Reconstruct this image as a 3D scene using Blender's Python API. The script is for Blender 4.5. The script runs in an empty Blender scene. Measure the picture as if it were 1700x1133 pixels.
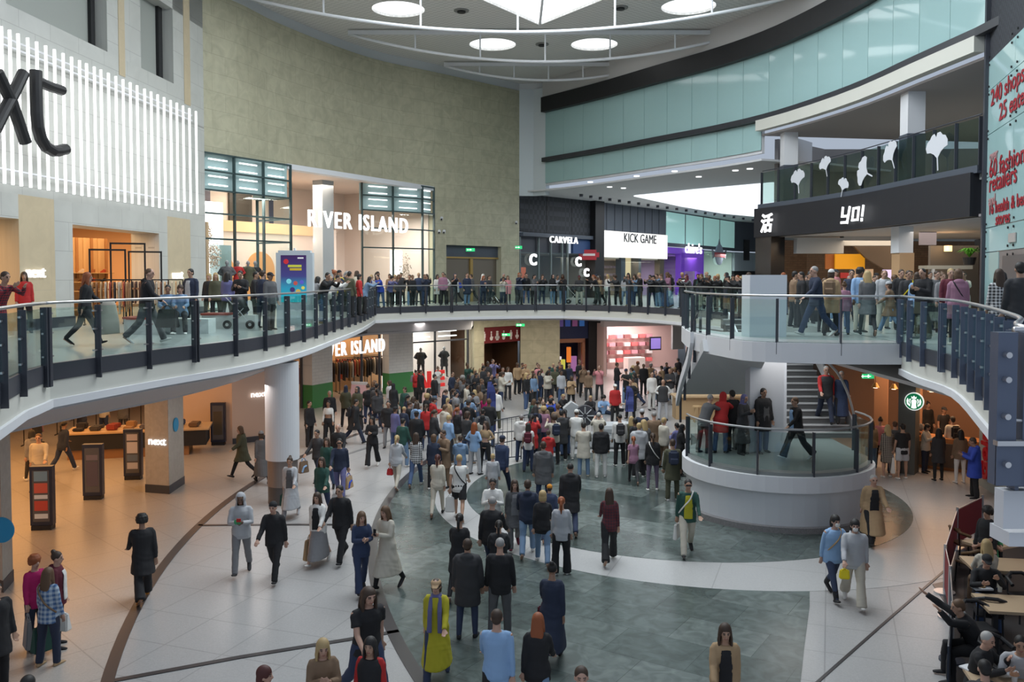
import bpy, bmesh, math, random
from mathutils import Vector, Matrix, geometry
R = math.radians; PI = math.pi
SC = bpy.context.scene; COL = SC.collection
TMP = bpy.data.scenes.new('workshop')   # small empty scene used to bake remeshed shapes quickly; removed at the end
random.seed(5)
# ------------------------------------------------------------------ camera
FPX = 1450.0; PITCH = R(2.2); EYE = 6.4; CP, SP = math.cos(PITCH), math.sin(PITCH)
PPY = 460 + FPX*math.tan(PITCH)
cam = bpy.data.objects.new('camera', bpy.data.cameras.new('camera')); COL.objects.link(cam)
cam.location = (0, 0, EYE); cam.rotation_euler = (PI/2-PITCH, 0, 0)
cam.data.sensor_width = 36; cam.data.lens = FPX/1700*36
cam.data.shift_y = (PPY-566.5)/1700; cam.data.clip_end = 400
SC.camera = cam
# ------------------------------------------------------------------ world, light, exposure
w = bpy.data.worlds.new('overcast_sky'); SC.world = w; w.use_nodes = True
w.node_tree.nodes['Background'].inputs[0].default_value = (.72, .83, 1, 1)
w.node_tree.nodes['Background'].inputs[1].default_value = 0.62
SC.view_settings.view_transform = 'Standard'; SC.view_settings.look = 'None'
SC.view_settings.exposure = -0.18; SC.view_settings.gamma = 1
SC.cycles.max_bounces = 6; SC.cycles.diffuse_bounces = 3; SC.cycles.glossy_bounces = 3
SC.cycles.transparent_max_bounces = 24; SC.cycles.transmission_bounces = 4
SC.cycles.sample_clamp_indirect = 4; SC.cycles.caustics_reflective = False; SC.cycles.caustics_refractive = False
def area(loc, sx, sy, power, col=(1, 1, 1), rot=(0, 0, 0), name='area_light', spread=PI):
    l = bpy.data.lights.new(name, 'AREA'); l.shape = 'RECTANGLE'; l.size = sx; l.size_y = sy; l.energy = power; l.color = col; l.spread = spread
    o = bpy.data.objects.new(name, l); COL.objects.link(o); o.location = loc; o.rotation_euler = rot; return o
def pt(loc, power, col=(1, .8, .55), r=.15, name='shop_lamp'):
    l = bpy.data.lights.new(name, 'POINT'); l.energy = power; l.color = col; l.shadow_soft_size = r
    o = bpy.data.objects.new(name, l); COL.objects.link(o); o.location = loc; return o
area((1.4, 28, 19.0), 15, 22, 3600, (.86, .94, 1), name='daylight_through_roof')
WARM = (1, .62, .3); WHITE = (1, .9, .82)
# ------------------------------------------------------------------ pixel -> place helpers
def ray(px, py): return Vector(((px-850)/FPX, CP+(PPY-py)/FPX*SP, -SP+(PPY-py)/FPX*CP))
def G(px, py, z=0.0):
    r = ray(px, py); t = (z-EYE)/r.z; return Vector((r.x*t, r.y*t, z))
def D(px, py, Y):
    r = ray(px, py); t = Y/r.y; return Vector((r.x*t, Y, EYE+r.z*t))
def spline(pts, n=6):
    P = [Vector(p) for p in pts]; out = []
    for i in range(len(P)-1):
        a, b, c, d = P[max(i-1, 0)], P[i], P[i+1], P[min(i+2, len(P)-1)]
        for k in range(n):
            t = k/n; out.append(.5*((2*b)+(c-a)*t+(2*a-5*b+4*c-d)*t*t+(3*b-a-3*c+d)*t**3))
    out.append(P[-1]); return out
def resample(pts, step):
    P = [Vector(p) for p in pts]; L = [0]
    for a, b in zip(P, P[1:]): L.append(L[-1]+(b-a).length)
    n = max(1, round(L[-1]/step)); out = []
    for k in range(n+1):
        s = L[-1]*k/n; i = 0
        while i < len(P)-2 and L[i+1] < s: i += 1
        d = L[i+1]-L[i]; out.append(P[i].lerp(P[i+1], 0 if d == 0 else (s-L[i])/d))
    return out
# ------------------------------------------------------------------ materials
MATS = {}
def mat(name, col=(.5, .5, .5), rough=.6, metal=0, emit=0, ecol=None, spec=.5):
    if name in MATS: return MATS[name]
    m = bpy.data.materials.new(name); m.use_nodes = True; b = m.node_tree.nodes['Principled BSDF']
    b.inputs['Base Color'].default_value = (*col, 1); b.inputs['Roughness'].default_value = rough
    b.inputs['Metallic'].default_value = metal; b.inputs['Specular IOR Level'].default_value = spec
    if emit: b.inputs['Emission Color'].default_value = (*(ecol or col), 1); b.inputs['Emission Strength'].default_value = emit
    m.diffuse_color = (*col, 1); MATS[name] = m; return m
def nd(m, t, **kw):
    n = m.node_tree.nodes.new(t)
    for k, v in kw.items():
        if k in n.inputs: n.inputs[k].default_value = v
        else: setattr(n, k, v)
    return n
def lk(m, a, b): m.node_tree.links.new(a, b)
def ramp(m, fac, stops):
    r = nd(m, 'ShaderNodeValToRGB'); e = r.color_ramp.elements
    while len(e) > 1: e.remove(e[-1])
    e[0].position = stops[0][0]; e[0].color = (*stops[0][1], 1)
    for p, c in stops[1:]: q = e.new(p); q.color = (*c, 1)
    lk(m, fac, r.inputs[0]); return r.outputs[0]
def mixc(m, f, a, b, mode='MIX'):
    x = nd(m, 'ShaderNodeMix', data_type='RGBA', blend_type=mode)
    for s, v in ((x.inputs[0], f), (x.inputs[6], a), (x.inputs[7], b)):
        if isinstance(v, (int, float)): s.default_value = v
        elif isinstance(v, tuple): s.default_value = (*v, 1)
        else: lk(m, v, s)
    return x.outputs[2]
def blocks(name, c1, c2, mortar, bw, bh, msize, rot=0, uv=False, nscale=1.2, ncol=.35, rough=.5, offset=.5, dark=(0, 0, 0)):
    m = mat(name, c1, rough); b = m.node_tree.nodes['Principled BSDF']; tc = nd(m, 'ShaderNodeTexCoord')
    mp = nd(m, 'ShaderNodeMapping'); mp.inputs['Rotation'].default_value = (0, 0, rot)
    lk(m, tc.outputs['UV' if uv else 'Object'], mp.inputs[0])
    br = nd(m, 'ShaderNodeTexBrick', offset=offset); br.inputs['Scale'].default_value = 1
    br.inputs['Brick Width'].default_value = bw; br.inputs['Row Height'].default_value = bh; br.inputs['Mortar Size'].default_value = msize
    br.inputs['Mortar Smooth'].default_value = 0; br.inputs['Bias'].default_value = 0
    br.inputs['Color1'].default_value = (*c1, 1); br.inputs['Color2'].default_value = (*c2, 1); br.inputs['Mortar'].default_value = (*mortar, 1)
    lk(m, mp.outputs[0], br.inputs['Vector'])
    no = nd(m, 'ShaderNodeTexNoise'); no.inputs['Scale'].default_value = nscale; no.inputs['Detail'].default_value = 8; no.inputs['Distortion'].default_value = 1.2
    lk(m, mp.outputs[0], no.inputs['Vector'])
    f = ramp(m, no.outputs[0], [(.35, (1-ncol,)*3), (.7, (1, 1, 1))])
    lk(m, mixc(m, 1.0, br.outputs[0], f, 'MULTIPLY'), b.inputs['Base Color']); return m
marble = blocks('olive_marble', (.54, .515, .365), (.50, .475, .335), (.38, .35, .25), 1.55, .8, .008, uv=True, nscale=1.6, ncol=.2)
limestone = blocks('pale_limestone', (.57, .575, .54), (.54, .545, .505), (.38, .38, .36), 1.5, .9, .008, uv=True, nscale=.7, ncol=.1)
sandst = blocks('sandy_limestone', (.60, .50, .34), (.58, .48, .32), (.5, .42, .3), 3, 3, .005, uv=True, nscale=2, ncol=.08)
def terrazzo(name, c, rot, bw, bh):
    m = blocks(name, c, tuple(x*.97 for x in c), tuple(x*.72 for x in c), bw, bh, .012, rot=rot, nscale=30, ncol=.16, rough=.28, offset=0)
    return m
terr = terrazzo('grey_terrazzo', (.41, .405, .40), R(20), 1.2, 1.2)
terr2 = terrazzo('pinkish_terrazzo', (.45, .415, .38), R(45), 1.3, 1.3)
terr_white = terrazzo('white_terrazzo', (.47, .47, .465), R(20), 2.2, 2.2)
green = blocks('green_marble', (.062, .086, .080), (.175, .21, .198), (.07, .09, .085), 1.5, 1.1, .006, rot=R(33), nscale=3, ncol=.42, rough=.25)
upfloor = terrazzo('upper_terrazzo', (.36, .39, .38), R(8), 1.2, 1.2)
granite = blocks('grey_granite', (.30, .29, .29), (.27, .26, .26), (.2, .2, .2), 3, 3, .004, nscale=25, ncol=.3)
white = mat('white_plaster', (.70, .71, .73), .7)
cream = mat('cream_panel', (.62, .62, .56), .6)
soffit = mat('grey_white_soffit', (.52, .52, .54), .8)
steel_d = mat('dark_grey_steel', (.055, .06, .075), .45, .2)
steel_b = mat('blue_grey_steel', (.115, .14, .20), .4, .2)
chrome = mat('brushed_steel', (.62, .62, .63), .28, .9)
black = mat('black_matt', (.012, .012, .014), .5)
dpanel = mat('charcoal_panel', (.035, .038, .045), .45)
slate = mat('slate_panel', (.07, .085, .11), .5)
def perforated(name, c, s, dark=.5):
    m = mat(name, c, .7); b = m.node_tree.nodes['Principled BSDF']; tc = nd(m, 'ShaderNodeTexCoord')
    ck = nd(m, 'ShaderNodeTexChecker'); ck.inputs['Scale'].default_value = s
    ck.inputs['Color1'].default_value = (*c, 1); ck.inputs['Color2'].default_value = (*[x*dark for x in c], 1)
    lk(m, tc.outputs['Object'], ck.inputs[0]); lk(m, ck.outputs[0], b.inputs['Base Color']); return m
ceilmat = perforated('perforated_ceiling', (.74, .73, .71), 5, .86)
aqua = mat('aqua_back_painted_glass', (.37, .56, .56), .06, 0, spec=.6)
aqua_l = mat('pale_aqua_glass', (.42, .74, .70), .1, emit=.35)
def glassmat(name, tint, refl=.05, rough=.02, edge=.5):
    m = bpy.data.materials.new(name); m.use_nodes = True; nt = m.node_tree; nt.nodes.clear()
    o = nt.nodes.new('ShaderNodeOutputMaterial'); mx = nt.nodes.new('ShaderNodeMixShader'); t = nt.nodes.new('ShaderNodeBsdfTransparent')
    g = nt.nodes.new('ShaderNodeBsdfGlossy'); fr = nt.nodes.new('ShaderNodeLayerWeight'); fr.inputs[0].default_value = .5
    pw = nt.nodes.new('ShaderNodeMath'); pw.operation = 'POWER'; pw.inputs[1].default_value = 4
    ad = nt.nodes.new('ShaderNodeMath'); ad.operation = 'MULTIPLY_ADD'; ad.inputs[1].default_value = edge; ad.inputs[2].default_value = refl
    t.inputs[0].default_value = (*tint, 1); g.inputs['Roughness'].default_value = rough; g.inputs[0].default_value = (.9, 1, .98, 1)
    nt.links.new(fr.outputs['Facing'], pw.inputs[0]); nt.links.new(pw.outputs[0], ad.inputs[0]); nt.links.new(ad.outputs[0], mx.inputs[0]); nt.links.new(t.outputs[0], mx.inputs[1])
    nt.links.new(g.outputs[0], mx.inputs[2]); nt.links.new(mx.outputs[0], o.inputs[0]); MATS[name] = m; return m
glass = glassmat('clear_greenish_glass', (.86, .94, .925), .035)
shopglass = glassmat('shop_window_glass', (.94, .975, .97), .03)
frost = glassmat('smoky_green_glass', (.66, .75, .73), .07)
def glow(name, c, s): return mat(name, c, .5, emit=s)
g_white = glow('white_light', (1, 1, 1), 1.7); g_warm = glow('warm_light', (1, .8, .55), 2.5)
g_day = glow('daylight_panel', (.95, .98, 1), 2.2); g_sign = glow('lit_sign_white', (1, 1, 1), 1.3); g_green = glow('exit_green', (.03, .6, .2), .9)
# ------------------------------------------------------------------ mesh helpers
def BM(): return bmesh.new()
def box(bm, x0, y0, z0, x1, y1, z1, M=None):
    v = [bm.verts.new((M @ Vector(p)) if M else p) for p in ((x0, y0, z0), (x1, y0, z0), (x1, y1, z0), (x0, y1, z0), (x0, y0, z1), (x1, y0, z1), (x1, y1, z1), (x0, y1, z1))]
    for f in ((0, 3, 2, 1), (4, 5, 6, 7), (0, 1, 5, 4), (1, 2, 6, 5), (2, 3, 7, 6), (3, 0, 4, 7)): bm.faces.new([v[i] for i in f])
    return bm
def prism(bm, poly, z0, z1):
    a = [bm.verts.new((p[0], p[1], z0)) for p in poly]; b = [bm.verts.new((p[0], p[1], z1)) for p in poly]; n = len(poly)
    for i in range(n): j = (i+1) % n; bm.faces.new((a[i], a[j], b[j], b[i]))
    for t in geometry.tessellate_polygon([[Vector((p[0], p[1], 0)) for p in poly]]):
        bm.faces.new([b[i] for i in t]); bm.faces.new([a[i] for i in reversed(t)])
    return bm
def cyl(bm, p, q, r, n=12, r2=None):
    p, q = Vector(p), Vector(q); d = (q-p); z = d.normalized(); x = z.orthogonal().normalized(); y = z.cross(x); r2 = r if r2 is None else r2
    A = [bm.verts.new(p+(x*math.cos(2*PI*i/n)+y*math.sin(2*PI*i/n))*r) for i in range(n)]
    B = [bm.verts.new(q+(x*math.cos(2*PI*i/n)+y*math.sin(2*PI*i/n))*r2) for i in range(n)]
    for i in range(n): j = (i+1) % n; bm.faces.new((A[i], A[j], B[j], B[i]))
    bm.faces.new(A[::-1]); bm.faces.new(B); return bm
def tube(bm, pts, r, n=8, ref=None):
    P = [Vector(p) for p in pts]; rings = []; up = ref or Vector((0, 0, 1))
    for i, p in enumerate(P):
        d = (P[min(i+1, len(P)-1)]-P[max(i-1, 0)]).normalized()
        x = d.cross(up); x = x.normalized() if x.length > 1e-4 else d.orthogonal().normalized(); y = x.cross(d)
        rr = r[i] if isinstance(r, (list, tuple)) else r
        rings.append([bm.verts.new(p+(x*math.cos(2*PI*k/n)+y*math.sin(2*PI*k/n))*rr) for k in range(n)])
    for a, b in zip(rings, rings[1:]):
        for k in range(n): j = (k+1) % n; bm.faces.new((a[k], a[j], b[j], b[k]))
    bm.faces.new(rings[0][::-1]); bm.faces.new(rings[-1]); return bm
def normals2d(P):
    N = []
    for i in range(len(P)):
        a = P[max(i-1, 0)]; b = P[min(i+1, len(P)-1)]; d = Vector((b[0]-a[0], b[1]-a[1], 0)).normalized(); N.append(Vector((-d.y, d.x, 0)))
    return N
def ribbon(bm, pts, z0, z1, th, off=0, u0=0):
    """upright wall along a plan line; thickness th to the left of travel, starting at off; UV = metres"""
    P = [Vector((p[0], p[1], 0)) for p in pts]; N = normals2d(P); uvl = bm.loops.layers.uv.verify(); u = u0; cols = []
    for i, p in enumerate(P):
        if i: u += (p-P[i-1]).length
        a = p+N[i]*off; b = p+N[i]*(off+th)
        zz0 = z0[i] if isinstance(z0, (list, tuple)) else z0; zz1 = z1[i] if isinstance(z1, (list, tuple)) else z1
        cols.append(([bm.verts.new((a.x, a.y, zz0)), bm.verts.new((a.x, a.y, zz1)), bm.verts.new((b.x, b.y, zz1)), bm.verts.new((b.x, b.y, zz0))], u, zz0, zz1))
    def f(vs, uvs):
        fc = bm.faces.new(vs)
        for l, q in zip(fc.loops, uvs): l[uvl].uv = q
    for (A, ua, a0, a1), (B, ub, b0, b1) in zip(cols, cols[1:]):
        for k in range(4):
            j = (k+1) % 4; za = (a0, a1, a1+th, a0-th) if k in (1, 3) else (a0, a1, a1, a0); zb = (b0, b1, b1, b0)
            f((A[k], A[j], B[j], B[k]), ((ua, (a0, a1, a1, a0)[k]), (ua, (a0, a1, a1, a0)[j]), (ub, zb[j]), (ub, zb[k])))
    f(cols[0][0][::-1], ((0, z0 if not isinstance(z0, (list, tuple)) else z0[0]), (th, a0), (th, a1), (0, a1)))
    f(cols[-1][0], ((0, b0), (0, b1), (th, b1), (th, b0))); return bm
def obj(name, bm, m, parent=None, smooth=False, **props):
    bmesh.ops.recalc_face_normals(bm, faces=bm.faces[:])
    me = bpy.data.meshes.new(name); bm.to_mesh(me); bm.free()
    for x in (m if isinstance(m, (list, tuple)) else [m]): me.materials.append(x)
    if smooth:
        for p in me.polygons: p.use_smooth = True
    o = bpy.data.objects.new(name, me); COL.objects.link(o)
    if parent: o.parent = parent
    for k, v in props.items(): o[k] = v
    return o
def struct(name, bm, m, parent=None, **kw):
    o = obj(name, bm, m, parent, **kw)
    if not parent: o['kind'] = 'structure'
    return o
def tag(o, label, cat, group=None, kind=None):
    o['label'] = label; o['category'] = cat
    if group: o['group'] = group
    if kind: o['kind'] = kind
    return o
def thing(name, label, cat, loc=(0, 0, 0), rz=0, group=None):
    o = bpy.data.objects.new(name, None); COL.objects.link(o); o.location = loc; o.rotation_euler = (0, 0, rz); o.empty_display_size = .2
    return tag(o, label, cat, group)
class Frame:
    """wall frame from A to B (plan): u along, w away from the viewer, z up"""
    def __init__(s, A, B, z=0):
        A = Vector((A[0], A[1], 0)); B = Vector((B[0], B[1], 0)); s.L = (B-A).length; u = (B-A).normalized(); n = Vector((-u.y, u.x, 0))
        s.M = Matrix(((u.x, n.x, 0, A.x), (u.y, n.y, 0, A.y), (0, 0, 1, z), (0, 0, 0, 1)))
    def u_at(s, px):
        a = s.M.translation; d = s.M.to_3x3() @ Vector((1, 0, 0)); k = (px-850)/FPX
        # X = k*depth ; depth = Y*CP-(Z-EYE)*SP ~ use eye height
        return (k*a.y*CP-a.x)/(d.x-k*d.y*CP)
    def zz(s, px, py):
        u = s.u_at(px); p = s.M @ Vector((u, 0, 0)); return D(px, py, p.y).z-s.M.translation.z
def fbox(bm, F, u0, w0, z0, u1, w1, z1): return box(bm, u0, w0, z0, u1, w1, z1, F.M)
def text(name, s, F, u, w, z, size, m, parent=None, ext=.03, align='LEFT', rot=0, shear=0, bold=0, sx=1, sp=1):
    c = bpy.data.curves.new(name, 'FONT'); c.body = s; c.size = size; c.extrude = ext; c.align_x = align; c.offset = bold; c.shear = shear; c.resolution_u = 3; c.space_character = sp
    t = bpy.data.objects.new(name, c)
    me = bpy.data.meshes.new_from_object(t); bpy.data.objects.remove(t); bpy.data.curves.remove(c)
    me.transform((F.M if F else Matrix()) @ Matrix.Translation((u, w, z)) @ Matrix.Rotation(rot, 4, 'Y') @ Matrix.Rotation(PI/2, 4, 'X') @ Matrix.Diagonal((sx, 1, 1, 1)))
    me.materials.clear(); me.materials.append(m); o = bpy.data.objects.new(name, me); COL.objects.link(o)
    if parent: o.parent = parent; o.matrix_parent_inverse = Matrix.Translation(parent.location).inverted() if parent.type == 'EMPTY' else Matrix()
    return o
def dup(o, parent=None, **kw):
    c = o.copy(); COL.objects.link(c)
    if parent: c.parent = parent
    for ch in [x for x in bpy.data.objects if x.parent == o]: dup(ch, c)
    return c

def explode(o, name, label, cat):
    """turn a word mesh into one thing whose letters are its parts"""
    bm = bmesh.new(); bm.from_mesh(o.data); seen = set(); comps = []
    for v in bm.verts:
        if v in seen: continue
        st = [v]; seen.add(v); c = []
        while st:
            q = st.pop(); c.append(q)
            for e in q.link_edges:
                r = e.other_vert(q)
                if r not in seen: seen.add(r); st.append(r)
        comps.append(c)
    m = o.data.materials[0]; base = min((v.co for v in bm.verts), key=lambda p: p.x+p.z).copy(); t = thing(name, label, cat, base)
    for c in comps:
        b = bmesh.new(); mp = {v: b.verts.new(v.co-base) for v in c}
        for f in {f for v in c for f in v.link_faces}: b.faces.new([mp[v] for v in f.verts])
        obj('letter', b, m, t)
    bm.free(); bpy.data.objects.remove(o); return t
# =================================================================== PLAN LINES
UP = 4.85; CZ = 19.1
left_wall = [Vector((-14.7, 6, 0)), Vector((-14.4, 16, 0)), Vector((-14.1, 24, 0)), Vector((-13.5, 32, 0)), Vector((-13.1, 37.3, 0))]
arcL = spline([G(342, -16, 18.6), G(400, 7, 18.6), G(459, 37, 18.6), G(545, 72, 18.6), G(629, 100, 18.6), G(723, 120, 18.6), G(863, 151, 18.6)], 5)
arcL = [Vector((p.x, p.y, 0)) for p in arcL]
arcR = spline([G(906, 266, 14), G(1000, 250, 14), G(1094, 232, 14), G(1200, 212, 14), G(1300, 188, 14), G(1423, 147, 14), G(1530, 100, 14), G(1637, 53, 14)], 4)
arcR = [Vector((p.x, p.y, 0)) for p in arcR]
# --------------------------------------------------------------- ground floor
struct('floor', prism(BM(), [(-34, 2), (26, 2), (34, 30), (40, 100), (-30, 100)], -.3, 0), terr)
cA, cB = (4.95, 25.61), (5.71, 25.48)
def circ(c, r, a0, a1, n=60): return [(c[0]+r*math.cos(R(a0+(a1-a0)*i/n)), c[1]+r*math.sin(R(a0+(a1-a0)*i/n))) for i in range(n+1)]
shoppoly = [(-34, 2)]+[p for p in circ((26.1, 24.29), 34.22, 222, 140, 50)]+[(-34, 62)]
struct('floor', prism(BM(), shoppoly, 0, .006), terr2)
# big green marble field between the dark curve and the corner
gf = [tuple(G(x, y)[:2]) for x, y in [(1344, 984), (1344, 1007), (1335, 1076), (1329, 1133), (1322, 1230)]]
gf += [p for p in circ((24.39, 24.28), 27.85, 207, 165, 30)]
a_out = [p for p in circ(cB, 7.95, 160, 272.5, 50)]
struct('floor', prism(BM(), gf+a_out, 0, .008), green)
struct('floor', prism(BM(), circ(cB, 7.95, 0, 360, 90)[:-1], 0, .005), terr_white)
struct('floor', prism(BM(), circ(cA, 6.29, 0, 360, 90)[:-1], 0, .011), green)
def line_strip(pts, wd, m=black, h=.014):
    P = [Vector((p[0], p[1], 0)) for p in pts]; N = normals2d(P)
    poly = [(p+n*wd/2) for p, n in zip(P, N)]+[(p-n*wd/2) for p, n in reversed(list(zip(P, N)))]
    return struct('floor', prism(BM(), [(q.x, q.y) for q in poly], 0, h), m)
inlay = mat('dark_granite_inlay', (.05, .045, .045), .3)
line_strip(circ((26.1, 24.29), 34.22, 222, 145, 60), .2, inlay)
line_strip(circ((24.39, 24.28), 27.95, 207, 160, 40), .22, inlay)
line_strip([G(329, 873), G(470, 872), G(605, 872)], .12, inlay)
line_strip([G(190, 1131), G(400, 1092), G(560, 1066), G(662, 1049)], .12, inlay)
line_strip([G(1572, 945), G(1480, 1025), G(1350, 1140)], .05, inlay)
line_strip([G(560, 760), G(700, 715), G(900, 690), G(1120, 672)], .15, mat('grey_inlay', (.2, .2, .2), .4))
struct('floor', prism(BM(), [tuple(G(x, y)[:2]) for x, y in ((1548, 971), (1600, 960), (1600, 1050))], 0, .012), inlay)
# --------------------------------------------------------------- upper floor slabs
void_px = [(0, 635), (29, 621), (66, 610), (75, 607), (169, 595), (259, 583), (400, 566), (471, 555), (527, 541), (569, 529), (596, 521), (622, 512)]
vl = [G(x, y, UP) for x, y in void_px]
corner0 = vl[2]
edgeL = [Vector((-7.0, 11.2, UP)), vl[0], vl[1], corner0]+spline([G(75, 607, UP), vl[5], vl[6], Vector((-6.15, 25, UP)), Vector((-6.2, 30, UP)), Vector((-6.35, 36, UP)), Vector((-6.9, 43.2, UP))], 4)
edgeB = spline([(-6.9, 43.2, UP), (-3.5, 46.3, UP), (0, 47.8, UP), (2.9, 48.2, UP)], 4)
edgeC = spline([(2.9, 48.2, UP), (6.0, 45.5, UP), (8.3, 40.8, UP), (9.4, 35.1, UP), (9.6, 31, UP)], 4)
edgeS = spline([G(1133, 541, UP), G(1150, 551, UP), G(1200, 560, UP), G(1250, 566, UP), G(1350, 569, UP), G(1430, 570, UP), G(1500, 570, UP)], 4)
edgeR = spline([G(1503, 570, UP), G(1533, 580, UP), G(1594, 596, UP), G(1647, 633, UP), (6.5, 11.4, UP), (5.6, 9.4, UP), (4.85, 8.2, UP), (4.55, 7.5, UP)], 4)
edgeR2 = [Vector((4.55, 7.5, UP)), Vector((4.6, 7.3, UP)), Vector((9, 7.35, UP))]
BS = 4.4
slabL = [(-34, 11.2)]+[(p.x, p.y) for p in edgeL]+[(p.x, p.y) for p in edgeB[1:]]+[(3, 100), (-30, 100)]
slabC = [(2.9, 48.2)]+[(p.x, p.y) for p in edgeC[1:]]+[(14, 31), (34, 31), (45, 100), (3, 100)]
slabR = [(p.x, p.y) for p in edgeR+edgeR2[1:]]+[(34, 7.3), (34, 31), (9.6, 31)]
struct('floor', prism(BM(), slabL, UP-.42, UP), upfloor)
struct('floor', prism(BM(), slabC, UP-.42, UP), upfloor)
struct('floor', prism(BM(), slabR, UP-.42, UP), upfloor)
bridge = [(p.x, p.y) for p in edgeS]+[(9.25, 24), (8.2, 24.3), (5.9, 24.6)]
struct('floor', prism(BM(), bridge, UP-.4, UP), upfloor)
def fascia(line, zin=3.42):
    """dark channel, cream band, white lip and soffit under a gallery edge; the void lies to the right of travel"""
    struct('trim_1', ribbon(BM(), line, UP-.27, UP+.03, .10, -.10), steel_d)
    struct('trim_2', ribbon(BM(), line, UP-.62, UP-.25, .10, -.08), cream)
    struct('trim_3', ribbon(BM(), line, UP-.74, UP-.60, .14, -.14), white)
    struct('trim_4', ribbon(BM(), line, UP-.80, UP-.72, .35, -.02), soffit)
    P = [Vector((p[0], p[1], 0)) for p in line]; N = normals2d(P); bm = BM()
    a = [bm.verts.new((p+n*.3)+Vector((0, 0, UP-.78))) for p, n in zip(P, N)]; b = [bm.verts.new((p+n*1.9)+Vector((0, 0, zin))) for p, n in zip(P, N)]
    for i in range(len(P)-1): bm.faces.new((a[i], a[i+1], b[i+1], b[i]))
    o = struct('trim_5', bm, soffit); md = o.modifiers.new('s', 'SOLIDIFY'); md.thickness = .05
    return o
fascia(edgeL); fascia(edgeB, 3.97); fascia(edgeC, 3.97); fascia(edgeR[:-7])
struct('trim_10', box(BM(), 4.09, 7.2, 4.3, 9, 7.34, 4.62), white); struct('trim_11', box(BM(), 4.12, 7.2, 4.66, 9, 7.34, 4.84), steel_b); struct('trim_12', box(BM(), 4.2, 7.3, 4.12, 9, 7.6, 4.24), white)
# ground-floor ceiling under the galleries
def offs(line, d):
    P = [Vector((p[0], p[1], 0)) for p in line]; N = normals2d(P); return [(p.x+n.x*d, p.y+n.y*d) for p, n in zip(P, N)]
struct('ceiling', prism(BM(), [(-34, 11.2)]+offs(edgeL, 1.7)[:-2]+[(-7.4, 44.5), (-2.3, 49.5), (-2.3, 70), (-30, 70)], 3.42, 3.52), soffit)
struct('ceiling', prism(BM(), offs(edgeB, 1.7)[3:]+offs(edgeC, 1.6)[1:]+[(14, 31.5), (34, 31.5), (45, 100), (-2.3, 100)], 3.95, 4.05), soffit)
struct('trim_13', ribbon(BM(), [(-7.4, 44.6), (-2.3, 49.5), (-2.3, 60)], 3.42, 4.1, .1), soffit)
struct('ceiling', prism(BM(), offs(edgeR, 1.7)[:-3]+[(34, 12), (34, 31.5), (11, 31.5)], 3.42, 3.52), soffit)
# --------------------------------------------------------------- roof
rim = [Vector((-14.5, 12, 0))]+[Vector((p.x, p.y, 0)) for p in left_wall[2:4]]+[Vector((p.x, p.y, 0)) for p in arcL]+[Vector((2.2, 57.6, 0))]+[Vector((p.x, p.y, 0)) for p in arcR]+[Vector((14.9, 14, 0))]
bm = BM(); outer = [(p.x*1.04, p.y*1.02) for p in rim]
holes = []
for cx, cy, r in ((-5.4, 42.0, 1.25), (-1.06, 48.3, 1.27), (4.5, 48.3, 1.27), (8.3, 41.6, 1.27), (-9.2, 35.5, 1.25), (11.6, 35.5, 1.25)): holes.append([(cx+r*math.cos(2*PI*i/40), cy+r*math.sin(2*PI*i/40)) for i in range(40)])
dia = [(1.4, 44.6), (-7.2, 32), (-7.2, 16), (10, 16), (10, 32)]
loops = [[Vector((*p, 0)) for p in outer]]+[[Vector((*p, 0)) for p in h] for h in holes]+[[Vector((*p, 0)) for p in dia]]
flat = [v for l in loops for v in l]
vs = [bm.verts.new((v.x, v.y, CZ)) for v in flat]
for t in geometry.tessellate_polygon(loops): bm.faces.new([vs[i] for i in t])
o = struct('ceiling', bm, ceilmat); md = o.modifiers.new('s', 'SOLIDIFY'); md.thickness = .12; md.offset = 1
for k, h in enumerate(holes): struct('window_%d' % (k+1), prism(BM(), [((x-h[0][0]+0)*1+h[0][0], y) for x, y in h], CZ+.13, CZ+.2), g_day)
struct('window_7', prism(BM(), dia, CZ+.13, CZ+.2), g_day)
bm = BM()
for a, b in (((1.4, 44.6), (1.4, 16)), ((-7.2, 32), (10, 32)), ((-5, 36), (7.6, 36)), ((-7.2, 24), (10, 24))): cyl(bm, (*a, CZ+.02), (*b, CZ+.02), .07, 8)
struct('trim_6', bm, white)
struct('wall_left', ribbon(BM(), rim[3:], 18.55, CZ+.1, -.35, .45), mat('ceiling_cove_white', (.66, .68, .69), .7))
# hung bow trusses
for k, (yb, xa, xb, drop) in enumerate(((38.6, -12.6, 13.1, 1.75), (45.3, -8.4, 11.8, 1.4), (52.0, -4.0, 8.3, .85))):
    t = thing('roof_truss', ['white bow shaped roof truss nearest the viewer, across the big skylight tip', 'white bow shaped roof truss in the middle, crossing the two nearer round skylights', 'short white bow shaped roof truss nearest the far ceiling corner'][k], 'truss', ((xa+xb)/2, yb, CZ))
    h = (xb-xa)/2
    bm = BM(); box(bm, -h, -.09, -.28, h, .09, -.08); obj('beam', bm, white, t)
    arc = [(-h+2*h*i/28, 0, -.25-drop*(1-((i-14)/14)**2)) for i in range(29)]
    obj('bottom_chord', tube(BM(), arc, .075), white, t, smooth=True)
    for s in (-.66, -.33, 0, .33, .66): obj('strut', cyl(BM(), (s*h, 0, -.2), (s*h, 0, -.25-drop*(1-s*s)), .045, 8), white, t)
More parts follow.
